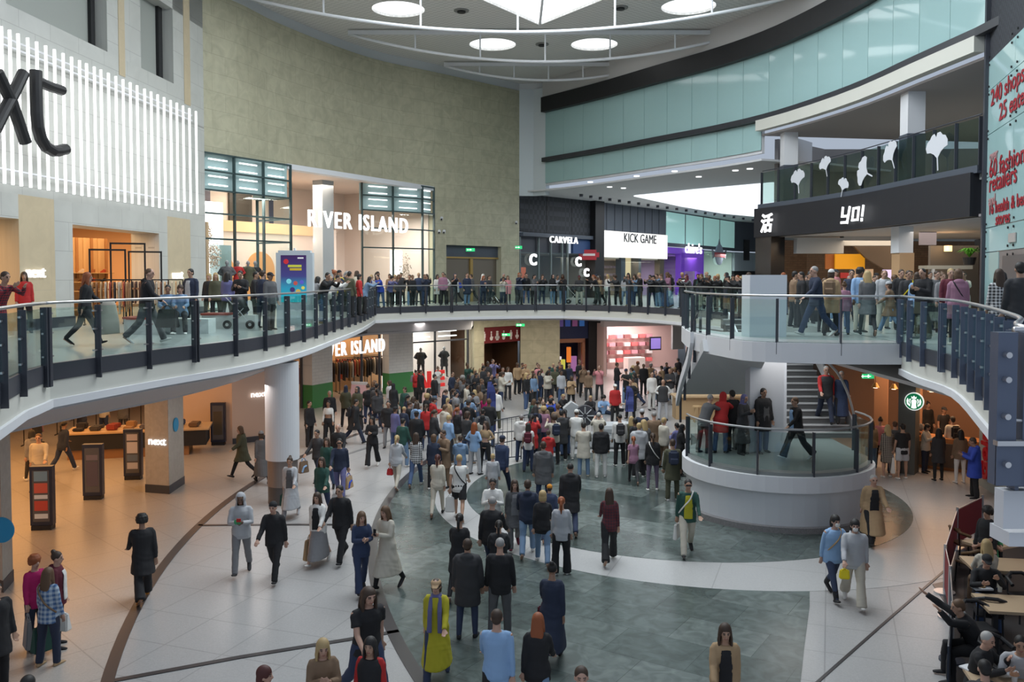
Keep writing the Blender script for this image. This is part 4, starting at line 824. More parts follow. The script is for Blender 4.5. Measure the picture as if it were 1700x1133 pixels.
tp(s2, 'backdrop', fbox(BM(), wf, -.3, 2.0, 0, L*.3, 2.1, 3.4), glow('lit_backdrop', (1, .98, .96), 1.2)); tp(s2, 'backdrop', fbox(BM(), wf, L*.3, 2.0, 0, L+.3, 2.1, 3.4), mat('pink_white', (.8, .7, .65), .6, emit=.25)); tp(s2, 'glazing', fbox(BM(), wf, 0, 0, 0, L, .03, 3.4), shopglass)
tp(s2, 'mullions', fbox(fbox(fbox(fbox(BM(), wf, 0, -.05, 2.65, L, .08, 2.73), wf, L*.42, -.05, 0, L*.42+.07, .08, 3.4), wf, 0, -.05, 0, .07, .08, 3.4), wf, L-.1, -.05, 0, L, .08, 3.4), dpanel)
area(tuple(wf.M @ Vector((L*.5, .9, 3.35))), L*.8, 1, 160, (1, .95, .9), name='window_lighting')
for x in (L*.1, L*.55): tp(s2, 'light_tube', fbox(BM(), wf, x, .3, 3.2, x+L*.3, .4, 3.26), g_sign); tp(s2, 'light_tube', fbox(BM(), wf, x, .3, 2.9, x+L*.3, .4, 2.96), g_sign)
saleF = Frame(gp(684, -.5), gp(719, -.5)); o = explode(text('sale_letters', 'SALE', saleF, .05, 0, .15, 1.25, glow('red_letters', (.55, .02, .02), .5), None, .08, bold=.04), 'sale_letters', 'big red standing SALE letters in front of the bright ground floor window', 'sign')
q = G(593, 677); t = thing('a_board', 'pinkish white A-board standing at the ground floor clothes shop door', 'sign', tuple(q), R(-20)); bm = BM(); M = Matrix.Rotation(R(-14), 4, 'X'); box(bm, -.45, -.04, 0, .45, 0, 1.15, M); obj('front_panel', bm, mat('pink_print', (.62, .38, .40), .5), t); bm = BM(); box(bm, -.45, .24, 0, .45, .28, 1.15, Matrix.Rotation(R(14), 4, 'X') @ Matrix.Translation((0, .25, 0))); obj('back_panel', bm, white, t)
# marble section with WC opening
struct('wall_back', ribbon(BM(), [gp(784), gp(800)], 0, 4.0, .8, -.3), marble); struct('wall_back', ribbon(BM(), [gp(889), Vector((3.0, 55.5, 0))], 0, 4.0, .8, -.3), marble); struct('wall_back', ribbon(BM(), [gp(784), gp(850), Vector((2.9, 55.5, 0))], 3.35, 4.0, .6, -.3), marble)
WF = Frame(gp(799), gp(889)); L = WF.L; s3 = thing('toilets_entrance', 'dark doorway under a deep red sign band with white toilet pictograms', 'entrance', tuple(WF.M.translation)); tp(s3, 'sign_band', fbox(BM(), WF, 0, -.1, 2.35, L, .1, 3.35), mat('deep_red_band', (.16, .012, .015), .5))
wood_d = mat('dark_walnut', (.09, .045, .025), .4); tp(s3, 'doors', fbox(BM(), WF, 0, 2.5, 0, L, 2.6, 2.5), wood_d); 
for x in (.25, .5, .75): tp(s3, 'door_edge', fbox(BM(), WF, L*x, 2.42, 0, L*x+.12, 2.5, 2.3), mat('copper_edge', (.30, .15, .08), .4))
struct('wall_left', fbox(BM(), WF, -.1, .3, 0, 0, 2.6, 3.3), wood_d); struct('wall_right', fbox(BM(), WF, L, .3, 0, L+.1, 2.6, 3.3), wood_d)
def picto(u, kind):
    bm = BM(); m = WF.M; z = 2.5
    def b(u0, z0, u1, z1): fbox(bm, WF, u+u0, -.13, z+z0, u+u1, -.1, z+z1)
    cyl(bm, m @ Vector((u, -.13, z+.52)), m @ Vector((u, -.1, z+.52)), .055, 10)
    if kind == 0: b(-.1, .2, .1, .45); b(-.07, 0, -.01, .2); b(.01, 0, .07, .2)
    elif kind == 1: b(-.05, .25, .05, .45); b(-.14, .1, .14, .25); b(-.06, 0, -.01, .12); b(.01, 0, .06, .12)
    else: b(-.04, .2, .04, .45); b(-.02, .18, .16, .24); cyl(bm, m @ Vector((u, -.13, z+.13)), m @ Vector((u, -.1, z+.13)), .12, 14)
    tp(s3, 'pictogram', bm, mat('picto_white', (.75, .7, .68), .5))
for u, k in ((.25, 0), (.85, 2), (1.4, 1), (L-2.2, 1), (L-1.6, 2), (L-.95, 0), (L-.4, 1)): picto(u, k)
exit_sign(840, 556, WF.M.translation.y+.4, 'green exit sign on the red toilet sign band', .5, .16); exit_sign(864, 540, WF.M.translation.y-1.6, 'green exit sign hung above the toilet band on the ground floor', .5, .16, 3.95)
def gshop(label, px0, px1, Y0, Y1, name): A = D(px0, 500, Y0); B = D(px1, 500, Y1); F = Frame(A, B); return F, thing(name, label, 'shopfront', tuple(F.M.translation))
F, s4 = gshop('dark blue ground floor toy shopfront with orange glowing displays', 921, 990, 56, 57, 'toy_shopfront'); L = F.L
tp(s4, 'fascia', fbox(BM(), F, 0, 0, 2.4, L*.8, .3, 3.9), mat('dark_navy', (.02, .03, .09), .4)); tp(s4, 'side_pillar', fbox(BM(), F, L*.8, -.1, 0, L*1.25, .4, 3.9), black); tp(s4, 'copper_frame', fbox(fbox(BM(), F, 0, -.05, 2.15, L*.72, .2, 2.4), F, L*.66, -.05, 0, L*.72, .2, 2.3), mat('copper_frame', (.40, .18, .10), .4))
struct('wall_back', fbox(BM(), F, -.5, 3, 0, L+1, 3.2, 3.4), mat('night_blue_wall', (.03, .04, .12), .6))
for u0, u1, z0, z1, c in ((.12, .2, .5, 2.0, (.85, .2, .02)), (.4, .48, .8, 1.8, (.85, .22, .03)), (.0, .25, 1.0, 1.2, (.9, .85, .9)), (.26, .34, .3, 1.0, (.6, .6, .1)), (.5, .62, .2, 1.2, (.35, .15, .35))): tp(s4, 'display', fbox(BM(), F, L*u0, .6, z0, L*u1, .8, z1), mat('toy_%d' % (u0*100), c, .5, emit=.7))
for i in range(4): tp(s4, 'banner_art', fbox(BM(), F, L*(.08+.17*i), -.02, 3.2, L*(.2+.17*i), 0, 3.7), mat('art_%d' % i, [(.15, .1, .35), (.05, .12, .45), (.3, .1, .25), (.05, .2, .6)][i], .5, emit=.2))
tp(s4, 'magenta_sign', fbox(BM(), F, L*1.02, -.14, 1.35, L*1.2, -.1, 1.6), glow('magenta', (.7, .05, .6), .8))
F, s5 = gshop('pale pink ground floor shopfront with white shelves and a purple screen', 1005, 1135, 56, 58, 'pink_shopfront'); L = F.L
pkm = mat('rose_shop', (.80, .58, .54), .6); struct('wall_back', fbox(BM(), F, 0, 4, 0, L+2, 4.2, 3.4), pkm); struct('wall_left', fbox(BM(), F, -.1, 0, 0, .1, 4, 3.4), pkm)
tp(s5, 'header', fbox(BM(), F, -.2, -.2, 3.2, L*.8, .3, 4.3), mat('pink_header', (.68, .60, .58), .6)); area(tuple(F.M @ Vector((L/2, 2, 3.3))), L*.8, 3, 420, (1, .85, .82), name='shop_lighting')
tp(s5, 'grey_panel', fbox(BM(), F, L*.85, -.1, 1.6, L, .1, 3.6), mat('grey_panel', (.3, .33, .33), .5)); tp(s5, 'ring_emblem', cyl(BM(), F.M @ Vector((L*.36, 3.98, 2.7)), F.M @ Vector((L*.36, 3.9, 2.7)), .42, 24), white)
bm = BM(); tp(s5, 'screen', fbox(BM(), F, L*.66, .8, 1.6, L*.78, .9, 2.3), mat('purple_screen', (.30, .22, .65), .3, emit=.8)); tp(s5, 'screen_frame', fbox(BM(), F, L*.645, .85, 1.5, L*.795, .95, 2.4), black)
for i in range(9):
    for j in range(4): x = L*(.06+.1*i); c = [(.7, .15, .15), (.8, .75, .75), (.25, .1, .1), (.6, .3, .35)][(i*3+j) % 4]; tp(s5, 'shelf_item', fbox(BM(), F, x, 3.5, .5+j*.55, x+.45, 3.8, .75+j*.55), mat('item_%d' % ((i*3+j) % 4), c, .5))
tp(s5, 'counter', fbox(BM(), F, L*.4, 1.2, 0, L*.62, 1.9, 1.0), mat('pink_white', (.8, .7, .65)))
struct('wall_back', ribbon(BM(), [(12.2, 60), (16, 52), (16, 46)], 0, 3.45, -.3), mat('ground_side_wall', (.35, .33, .32), .7))
# =================================================================== STAIR LANDING DRUM
dc = Vector((7.3, 24.0, 0)); dr = 2.45; LZ = 1.5
def ringpts(r, a0, a1, n=48, z=0): return [Vector((dc.x+r*math.cos(R(a0+(a1-a0)*i/n)), dc.y+r*math.sin(R(a0+(a1-a0)*i/n)), z)) for i in range(n+1)]
drum = thing('stair_landing', 'round white drum landing of the staircase with granite plinth', 'staircase', tuple(dc))
def dpart(name, bm, m, smooth=False): bmesh.ops.transform(bm, matrix=Matrix.Translation(-drum.location), verts=bm.verts); return obj(name, bm, m, drum, smooth)
dpart('plinth', prism(BM(), [(p.x, p.y) for p in ringpts(dr+.12, 0, 360)][:-1], 0, .16), granite); dpart('drum_wall', prism(BM(), [(p.x, p.y) for p in ringpts(dr-.02, 0, 360)][:-1], .16, 1.02), mat('drum_white', (.62, .645, .67), .5))
dpart('drum_lip', prism(BM(), [(p.x, p.y) for p in ringpts(dr+.1, 0, 360)][:-1], 1.02, 1.42), white)
dpart('landing_floor', prism(BM(), [(p.x, p.y) for p in ringpts(dr-.02, 0, 360)][:-1]+[], 1.42, LZ), mat('landing_terrazzo', (.20, .22, .215), .35))
dpart('landing_floor', box(BM(), 5.6, 24, 0.2, 9.7, 27.2, LZ-.008), mat('landing_terrazzo'))
lr = ringpts(dr+.02, 178, 372, 40, LZ); rail([Vector((p.x, p.y, LZ)) for p in lr][::-1], 1.35, 'curved glass balustrade with pale handrail around the stair landing drum', z=LZ, drop=.4, dbl=0, hand=mat('pale_handrail', (.42, .42, .42), .35, .4), off=-.04, channel=False)
# steps up to the upper floor
treadm = mat('dark_step', (.13, .13, .13), .5); nose = mat('pale_nosing', (.45, .45, .45), .5); NS = 19; s0 = Vector((9.25, 26.4, LZ)); rise = (UP-LZ)/NS
st = thing('staircase', 'upper flight of dark steps with pale nosings rising from the landing', 'staircase', tuple(s0))
for i in range(NS):
    a = R(96-0.6*i); x = -.02*i; y = i*.31; bm = BM(); box(bm, -1.15+x, y, -.0 if i == 0 else (i-1)*rise, 1.15+x, y+.36, (i+1)*rise); o_ = obj('step', bm, treadm, st); bm = BM(); box(bm, -1.15+x, y-.02, (i+1)*rise-.035, 1.15+x, y+.05, (i+1)*rise+.004); obj('nosing', bm, nose, o_)
for sx in (-1.22, 1.22):
    bm = BM(); v = [(-.02, -.1), (NS*.31, NS*rise-.1), (NS*.31, NS*rise+.25), (-.02, .35)]
    a = [bm.verts.new((sx-.03, y, z)) for y, z in v]; b = [bm.verts.new((sx+.03, y, z)) for y, z in v]
    for k in range(4): bm.faces.new((a[k], a[(k+1) % 4], b[(k+1) % 4], b[k]))
    bm.faces.new(a); bm.faces.new(b[::-1]); obj('stringer', bm, white, st)
cr = spline([D(1372, 600, 24.5), D(1392, 622, 24.8), D(1408, 655, 25.2), D(1418, 690, 25.6), D(1424, 715, 25.9)], 5); t = tag(obj('curved_handrail', tube(BM(), [p-cr[-1] for p in cr], .035, 8), mat('pale_handrail'), smooth=True), 'pale handrail curving down from the bridge beside the stairs', 'handrail'); t.location = cr[-1]
# fin wall and upper parapet box
bm = BM(); box(bm, 6.65, 24.3, LZ, 7.6, 24.8, 4.44); o = obj('fin_wall', bm, mat('fin_white', (.64, .67, .72), .5)); tag(o, 'tall white fin wall standing on the stair landing below the bridge', 'wall'); bm = BM(); box(bm, 6.13, 22.5, 4.85, 7.08, 23.3, 6.45); o = obj('parapet_block', bm, mat('fin_white')); tag(o, 'square white parapet block standing on the bridge', 'wall')
struct('trim_9', ribbon(BM(), edgeS, 4.35, UP-.02, .15, -.03), white)
# sloping underside of the rear flight
q = [D(1168, 583, 23.2), D(1272, 597, 23.2), D(1243, 655, 28.2), D(1130, 655, 28.2)]; t = thing('stair_underside', 'grey sloping underside of the rear stair flight below the bridge', 'staircase', tuple(q[0]))
bm = BM(); a = [bm.verts.new(p-q[0]) for p in q]; b = [bm.verts.new(p-q[0]+Vector((0, .15, .3))) for p in q]
for k in range(4): bm.faces.new((a[k], a[(k+1) % 4], b[(k+1) % 4], b[k]))
bm.faces.new(a); bm.faces.new(b[::-1]); obj('soffit', bm, mat('stair_soffit_grey', (.62, .63, .64), .7), t)
sp = spline([D(1152, 553, 24.3)-q[0], D(1146, 590, 24.8)-q[0], D(1135, 625, 26)-q[0], D(1127, 660, 28)-q[0]], 4); obj('side_band', ribbon(BM(), sp, [p.z-.28 for p in sp], [p.z+.02 for p in sp], .1), white, t)
rr_ = spline([D(1163, 515, 24.3), D(1150, 540, 24.8), D(1140, 585, 26), D(1130, 640, 28)], 4); o = obj('handrail', tube(BM(), [p-q[0] for p in rr_], .025, 8), steel_d, t)
for k in range(0, len(rr_), 3): obj('post', tube(BM(), [rr_[k]-q[0], rr_[k]-q[0]-Vector((0, 0, 1.2))], .04, 6), steel_d, t)
bm = BM(); wp = [D(x, y, 25.4) for x, y in ((1306, 594), (1285, 600), (1264, 612), (1250, 630), (1242, 655), (1240, 700), (1240, 742), (1306, 748))]
a = [bm.verts.new(p-q[0]) for p in wp]; b = [bm.verts.new(p-q[0]+Vector((0, .2, 0))) for p in wp]
for k in range(8): bm.faces.new((a[k], a[(k+1) % 8], b[(k+1) % 8], b[k]))
bm.faces.new(a); bm.faces.new(b[::-1]); obj('curved_side_wall', bm, mat('fin_white'), t)
area((7.4, 24.2, 4.33), 2.5, 2.5, 60, (1, .96, .92), name='bridge_fill_light')  # unseen fill light, added under the bridge to brighten the dark landing
# small wooden counter with stools behind the landing
wc = G(1122, 697); t = thing('wooden_counter', 'low wooden counter with stools seen under the stair underside', 'counter', tuple(wc)); bm = BM(); box(bm, 0, 0, 0, 3.4, .9, 1.0); obj('body', bm, woodl, t); bm = BM(); box(bm, -.1, -.15, 1.0, 3.5, 1.0, 1.07); obj('top', bm, mat('pale_oak', (.58, .42, .25), .4), t)
for i in range(2):
    p = wc+Vector((.8+.7*i, -.7, 0)); t = thing('wooden_stool', 'wooden bar stool at the low counter, %s' % ('left one' if i == 0 else 'right one'), 'stool', tuple(p)); obj('seat', cyl(BM(), (0, 0, .66), (0, 0, .72), .2, 16), woodl, t)
    for a in range(4): x, y = math.cos(a*PI/2+.8)*.18, math.sin(a*PI/2+.8)*.18; obj('leg', cyl(BM(), (x*.7, y*.7, .66), (x, y, 0), .02, 6), woodl, t)
struct('wall_back', ribbon(BM(), [(9.6, 43), (20, 44)], 0, 3.45, .2), mat('dark_cafe_wall', (.09, .07, .06), .7))
# =================================================================== STARBUCKS, GOING WALL
SA, SB = G(1405, 778), G(1628, 806); S = Frame(SA, SB); cb = thing('coffee_shopfront', 'open fronted coffee shop under the right gallery with dark brown interior', 'shopfront', tuple(SA)); L = S.L; bw_ = mat('coffee_brown_wall', (.22, .12, .07), .7)
struct('wall_back', fbox(BM(), S, -2.5, 6, 0, L+2, 6.2, 3.45), bw_); struct('wall_right', fbox(BM(), S, L, 0, 0, L+.2, 6, 3.45), bw_); tp(cb, 'pier', fbox(BM(), S, S.u_at(1492), .25, 0, S.u_at(1521), .9, 3.42), mat('grey_green_pier', (.10, .105, .095), .6))
tp(cb, 'tan_panel', fbox(BM(), S, S.u_at(1416), 3, 0, S.u_at(1440), 3.1, 3.4), mat('tan_panel', (.38, .20, .11), .6)); tp(cb, 'tan_panel', fbox(BM(), S, S.u_at(1460), 4, 0, S.u_at(1491), 4.1, 3.4), mat('tan_panel'))
tp(cb, 'low_counter', fbox(BM(), S, S.u_at(1500), 1.6, 0, S.u_at(1622), 2.4, 1.05), mat('orange_wood', (.42, .17, .05), .4)); tp(cb, 'counter_front', fbox(BM(), S, S.u_at(1500), 1.5, .12, S.u_at(1622), 1.6, .9), mat('dark_brown'))
area(tuple(S.M @ Vector((L*.5, 3, 3.35))), L*.8, 4, 170, (1, .6, .35), rot=(0, 0, .2), name='coffee_shop_lighting')
for k in range(6): p = S.M @ Vector((L*(.1+.15*k), 2.0, 2.55)); tl = thing('pendant_lamp', 'small warm pendant lamp over the coffee shop counter', 'lamp', tuple(p), group='coffee shop pendants'); obj('shade', cyl(BM(), (0, 0, 0), (0, 0, .16), .14, 12, .05), mat('brass', (.5, .3, .1), .3, .7), tl); obj('bulb', cyl(BM(), (0, 0, -.03), (0, 0, .04), .07, 10), g_warm, tl); obj('cord', cyl(BM(), (0, 0, .16), (0, 0, .86), .008, 5), black, tl); pt((p.x, p.y, p.z-.15), 6, (1, .6, .3), .05)
c = S.M @ Vector((S.u_at(1519), .2, 0)); cz = D(1519, 667, c.y).z; rd = thing('round_coffee_sign', 'round lit green and white coffee shop sign with a crowned figure', 'sign', (c.x, c.y, cz)); RM = Matrix.Rotation(math.atan2(S.M[1][0], S.M[0][0]), 4, 'Z')
def disc(bm, r, y0, y1, n=32): return cyl(bm, RM @ Vector((0, y0, 0)), RM @ Vector((0, y1, 0)), r, n)
obj('rim', disc(BM(), .29, .06, -.02), glow('rim_white', (.8, .85, .82), .9), rd); obj('green_disc', disc(BM(), .262, -.02, -.03), glow('sign_green', (.0, .22, .08), .5), rd)
def blob(pts, y=-.04): bm = BM(); vs = [bm.verts.new(RM @ Vector((x*.27, y, z*.27))) for x, z in pts]; vb = [bm.verts.new(RM @ Vector((x*.27, y+.008, z*.27))) for x, z in pts]; bm.faces.new(vs); bm.faces.new(vb[::-1]); [bm.faces.new((vs[k], vs[(k+1) % len(vs)], vb[(k+1) % len(vs)], vb[k])) for k in range(len(vs))]; return bm
obj('figure_head', disc(BM(), .075, -.03, -.042, 18), g_sign, rd); obj('crown', blob([(-.24, .34), (-.3, .62), (-.14, .5), (0, .72), (.14, .5), (.3, .62), (.24, .34)]), g_sign, rd); obj('figure_body', blob([(-.3, .1), (-.22, -.3), (-.3, -.75), (0, -.85), (.3, -.75), (.22, -.3), (.3, .1), (0, -.1)]), g_sign, rd)
for sx in (-1, 1): obj('tail', blob([(sx*.42, -.6), (sx*.75, -.35), (sx*.82, .05), (sx*.7, .4), (sx*.58, .1), (sx*.62, -.2), (sx*.4, -.4)]), g_sign, rd); obj('hair_lock', blob([(sx*.3, .3), (sx*.42, .1), (sx*.36, -.35), (sx*.5, -.1), (sx*.5, .3)]), g_sign, rd)
GA, GB = G(1624, 805), G(1662, 828); GWF = Frame(GA, GB); gwall = struct('wall_right', fbox(BM(), GWF, 0, 0, 0, GWF.L+1, .3, 3.45), mat('pale_green_grey_wall', (.36, .40, .38), .6))
gz = GWF.zz(1640, 794); o = text('going_sign', 'Going', None, 0, 0, 0, .78, mat('dark_red_letters', (.40, .01, .015), .4, emit=.1), None, .04, bold=.025)
o.data.transform(GWF.M @ Matrix.Translation((GWF.u_at(1651), -.06, gz)) @ Matrix.Rotation(-PI/2, 4, 'Y')); tag(o, 'dark red letters Going running up the grey green wall at the right', 'sign')
exit_sign(1441, 625, 26.5, 'green exit sign over the coffee shop', .35, .14, 3.42)
# =================================================================== BENCH, KIOSK, UPPER THINGS
p = G(462, 575, UP); ks = thing('digital_kiosk', 'tall white digital advertising kiosk with colourful dark blue poster on the left gallery', 'kiosk', (D(489, 500, 26.8).x, 26.8, UP)); 
def kz(py): return D(489, py, 26.8).z-UP
bm = BM(); box(bm, -.56, 0, 0, .56, .25, kz(416)); bmesh.ops.bevel(bm, geom=[e for e in bm.edges if abs(e.verts[0].co.y-e.verts[1].co.y) > .1 and max(e.verts[0].co.z, e.verts[1].co.z) > 1], offset=.07, segments=4, affect='EDGES'); obj('case', bm, mat('kiosk_white', (.60, .66, .69), .4), ks)
bm = BM(); box(bm, -.41, -.012, kz(502), .37, 0, kz(424)); pm = mat('poster_blue_purple', (.04, .03, .16), .3, emit=.5); b_ = pm.node_tree.nodes['Principled BSDF']; tc = nd(pm, 'ShaderNodeTexCoord'); sx_ = nd(pm, 'ShaderNodeSeparateXYZ'); lk(pm, tc.outputs['Generated'], sx_.inputs[0]); cc = ramp(pm, sx_.outputs[2], [(0, (.02, .45, .5)), (.3, (.03, .3, .45)), (.55, (.05, .05, .2)), (1, (.04, .01, .08))]); lk(pm, cc, b_.inputs['Base Color']); lk(pm, cc, b_.inputs['Emission Color']); po = obj('poster', bm, pm, ks)
for x, z, w_, h_, c in ((-.24, .84, .12, .12, (.5, .02, .03)), (-.14, .72, .32, .05, (.5, .5, .05)), (-.1, .65, .28, .05, (.5, .35, .02)), (.08, .9, .14, .03, (.7, .7, .7)), (-.18, .42, .12, .14, (.2, .6, .65)), (-.02, .38, .1, .16, (.5, .08, .06)), (.12, .4, .1, .13, (.1, .1, .5)), (-.1, .24, .12, .12, (.05, .03, .15)), (.03, .2, .12, .14, (.6, .4, .08)), (.16, .28, .08, .1, (.7, .6, .1))):
    H_ = kz(424)-kz(502); bm = BM(); disc_ = h_ > .06; x *= 1.35; w_ *= 1.3
    if disc_: cyl(bm, (x+w_/2, -.013, kz(500)+z*H_), (x+w_/2, -.02, kz(500)+z*H_), w_/2, 14)
    else: box(bm, x, -.02, kz(500)+z*H_, x+w_, -.013, kz(500)+(z+h_)*H_)
    obj('poster_shape', bm, mat('pshape_%d_%d' % (x*100, z*100), c, .4, emit=.5), po)
bm = BM(); box(bm, -.36, -.012, .1, .3, 0, .5); obj('lower_panel', bm, mat('pale_lower_panel', (.5, .62, .64), .4), ks); obj('camera_stub', cyl(BM(), (0, .1, kz(416)), (0, .1, kz(412)), .04, 8), white, ks)
def bench(px, py, Lx, label):
    t = thing('bench', label, 'bench', tuple(G(px, py, UP))); bm = BM(); box(bm, 0, 0, 0, Lx, .6, .4); obj('base', bm, mat('bench_white', (.62, .64, .63), .5), t); bm = BM(); box(bm, -.03, -.03, .4, Lx*.5, .63, .46); obj('seat', bm, mat('bench_red', (.35, .06, .04), .5), t); return t
bn = bench(262, 557, 2.3, 'low white bench with red seat where a couple sits on the left gallery'); bench(212, 556, .9, 'low white bench block behind the walking man with the black bag')
bench(335, 546, 1.6, 'low white bench with red seat at the corner of the shop window')
# =================================================================== GREY PROP IN THE CROWD, FLAGS
t = thing('display_prop', 'large grey white winged prop with a dark spoked disc standing in the crowd', 'prop', tuple(G(975, 745)))
bm = BM(); pr = [(-.75, .1), (-.9, 1.5), (-.6, 1.75), (-.35, 1.6), (-.2, .1)]
a = [bm.verts.new((x, -.1, z)) for x, z in pr]; b = [bm.verts.new((x, .35, z)) for x, z in pr]
for k in range(5): bm.faces.new((a[k], a[(k+1) % 5], b[(k+1) % 5], b[k]))
bm.faces.new(a[::-1]); bm.faces.new(b); pg = mat('prop_grey', (.42, .44, .45), .5); obj('tall_fin', bm, pg, t)
obj('disc', cyl(BM(), (-.1, -.15, 1.25), (-.1, .1, 1.25), .38, 20), mat('prop_dark', (.06, .06, .07), .5), t); bm = BM()
for k in range(8): a_ = k*PI/4; cyl(bm, (-.1+.08*math.cos(a_), -.17, 1.25+.08*math.sin(a_)), (-.1+.33*math.cos(a_), -.17, 1.25+.33*math.sin(a_)), .025, 5)
obj('spokes', bm, pg, t); bm = BM(); box(bm, -.8, -.2, .0, 2.2, .6, .55); bmesh.ops.bevel(bm, geom=bm.edges[:], offset=.1, segments=2, affect='EDGES'); obj('hull', bm, pg, t); obj('nose', cyl(BM(), (1.2, .2, .75), (3.0, -.1, .6), .3, 12, .1), pg, t); obj('engine', cyl(BM(), (.3, .2, .7), (1.6, .2, .7), .28, 14), pg, t)
def flag(px, py0, py1, label, lean=.0):
    b0 = G(px, py1); z = D(px, py0, b0.y).z; t = thing('feather_flag', label, 'flag', tuple(b0)); bm = BM(); tube(bm, [(0, 0, 0), (0, 0, z*.6), (.08, 0, z*.9), (.18, 0, z)], .015, 6); obj('pole', bm, black, t)
    bm = BM(); n = 10; vs = []
    for i in range(n+1): zz = .55+(z-.6)*i/n; wv = .28*(1-(max(0, i-7)/4)**2); y = .03*math.sin(i*1.3); vs.append([bm.verts.new((x, y, zz)) for x in (-wv*.2, wv)])
    for p_, q_ in zip(vs, vs[1:]): bm.faces.new((p_[0], p_[1], q_[1], q_[0]))
    o = obj('flag_cloth', bm, mat('blue_flag', (.045, .06, .22), .7), t); md = o.modifiers.new('s', 'SOLIDIFY'); md.thickness = .01; obj('base', cyl(BM(), (0, 0, 0), (0, 0, .05), .2, 12), black, t)
flag(811, 632, 740, 'tall blue feather flag left of the crowd pen'); flag(1041, 640, 705, 'blue feather flag held open near the red jacketed steward')
flag(812, 680, 745, 'lower blue banner in front of the tall feather flag') if 0 else None
# belt barriers round the prop
for i, (x0, y0, x1, y1) in enumerate(((820, 745, 905, 728), (905, 728, 990, 735), (770, 775, 865, 765))):
    a, b = G(x0, y0), G(x1, y1); t = thing('crowd_barrier', 'dark metal crowd barrier %s' % ['left of the grey prop', 'directly behind the grey prop', 'nearest, beside the man in dark blue'][i], 'barrier', tuple(a)); bm = BM(); d = b-a
    tube(bm, [(0, 0, .05), (0, 0, 1.05), (d.x, d.y, 1.05), (d.x, d.y, .05)], .022, 6); tube(bm, [(0, 0, .15), (d.x, d.y, .15)], .02, 6); obj('frame', bm, steel_d, t); bm = BM()
    for k in range(1, 12): q = d*k/12; cyl(bm, (q.x, q.y, .15), (q.x, q.y, 1.05), .009, 5)
    obj('bars', bm, steel_d, t)
# =================================================================== CAFE AREA, LOWER RIGHT
bred = mat('barrier_red', (.20, .008, .012), .6); bnav = mat('barrier_navy', (.02, .03, .05), .6)
pts = [(1627, 888, 'f'), (1587, 910, 'f'), (1570, 990, 'f'), (1583, 1040, 'f'), (1578, 1125, 'b'), (1592, 1180, 'b')]
pts = [G(1630, 888), G(1588, 912), G(1568, 985), G(1576, 1027), G(1580, 1098), G(1572, 1180)]
for i, (a, b) in enumerate(zip(pts, pts[1:])):
    d = b-a; t = thing('cafe_barrier', '%s canvas cafe barrier screen, %s' % ('dark red' if i < 3 else 'navy', ['farthest one at the top of the seating', 'on the long left side by the oak chairs', 'in front of the stretching man', 'next to the navy leaning post', 'nearest one, cut by the bottom of the photo'][i]), 'barrier', tuple(a))
    m = bred if i < 3 else bnav; e = d.normalized(); n = Vector((-e.y, e.x, 0))*.012; bm = BM(); q0 = e*.08; q1 = d-e*.08
    vs = [bm.verts.new(q+n*s_+Vector((0, 0, z))) for q in (q0, q1) for z in (.15, .92) for s_ in (-1, 1)]
    for f in ((0, 1, 3, 2), (4, 6, 7, 5), (0, 4, 5, 1), (2, 3, 7, 6), (0, 2, 6, 4), (1, 5, 7, 3)): bm.faces.new([vs[k] for k in f])
    sc_ = obj('screen', bm, m, t); bm = BM(); cyl(bm, (0, 0, .03), (0, 0, 1.0), .03, 12); obj('post', bm, chrome, t); obj('base', cyl(BM(), (0, 0, 0), (0, 0, .035), .2, 24), chrome if i < 4 else mat('navy_base', (.03, .04, .06), .5), t); bm = BM(); tube(bm, [q0+Vector((0, 0, .94)), q1+Vector((0, 0, .94))], .012, 6); obj('top_rail', bm, chrome, t)
    if i == 2: o = text('lettering', 'Going', Frame(b, a), .2, -.03, .45, .22, mat('picto_white'), t, .002)
oak = mat('oak_table_top', (.50, .37, .24), .4); cafe_floor = struct('floor', prism(BM(), [tuple(p[:2]) for p in pts]+[(14, 8), (17, 12), (18, 26), (14.5, 24)], 0, .007), mat('dark_cafe_floor', (.06, .055, .055), .5))
def table(px, py, Lx, Wy, rz, label, h=.75):
    c = G(px, py, h); t = thing('cafe_table', label, 'table', (c.x, c.y, 0), rz); bm = BM(); box(bm, 0, -Wy, h-.05, Lx, 0, h); obj('table_top', bm, oak, t)
    for x in (.25, Lx-.25): bm = BM(); box(bm, x-.04, -Wy/2-.04, .04, x+.04, -Wy/2+.04, h-.05); box(bm, x-.05, -Wy+.1, 0, x+.05, -.1, .05); obj('leg', bm, black, t)
    return t
T1 = table(1592, 923, 3.2, .85, R(-10), 'long light oak cafe table, farthest, in front of the man in green'); T2 = table(1612, 985, 3.0, .85, R(-9), 'long light oak cafe table where the person in black cap eats'); T3 = table(1598, 1108, 2.4, .85, R(-12), 'nearest light oak cafe table with paper cup, at the bottom right')
T0 = table(1596, 898, 1.0, .7, R(25), 'small oak table by the farthest red barrier')
def cup(px, py, z, label, r=.045, h=.13, m=white): c = G(px, py, z); t = thing('paper_cup', label, 'cup', (c.x, c.y, z)); obj('cup_body', cyl(BM(), (0, 0, 0), (0, 0, h), r*.75, 14, r), m, t); obj('lid', cyl(BM(), (0, 0, h), (0, 0, h+.015), r*1.08, 14), mat('lid_white', (.75, .75, .75), .4), t)
cup(1616, 1112, .75, 'white paper cup on the nearest oak table', .05, .15); cup(1684, 1132, .75, 'white paper cup at the right end of the nearest oak table')
cup(1660, 983, .75, 'clear plastic cup on the middle oak table', .045, .16, mat('clear_cup', (.55, .55, .48), .2))
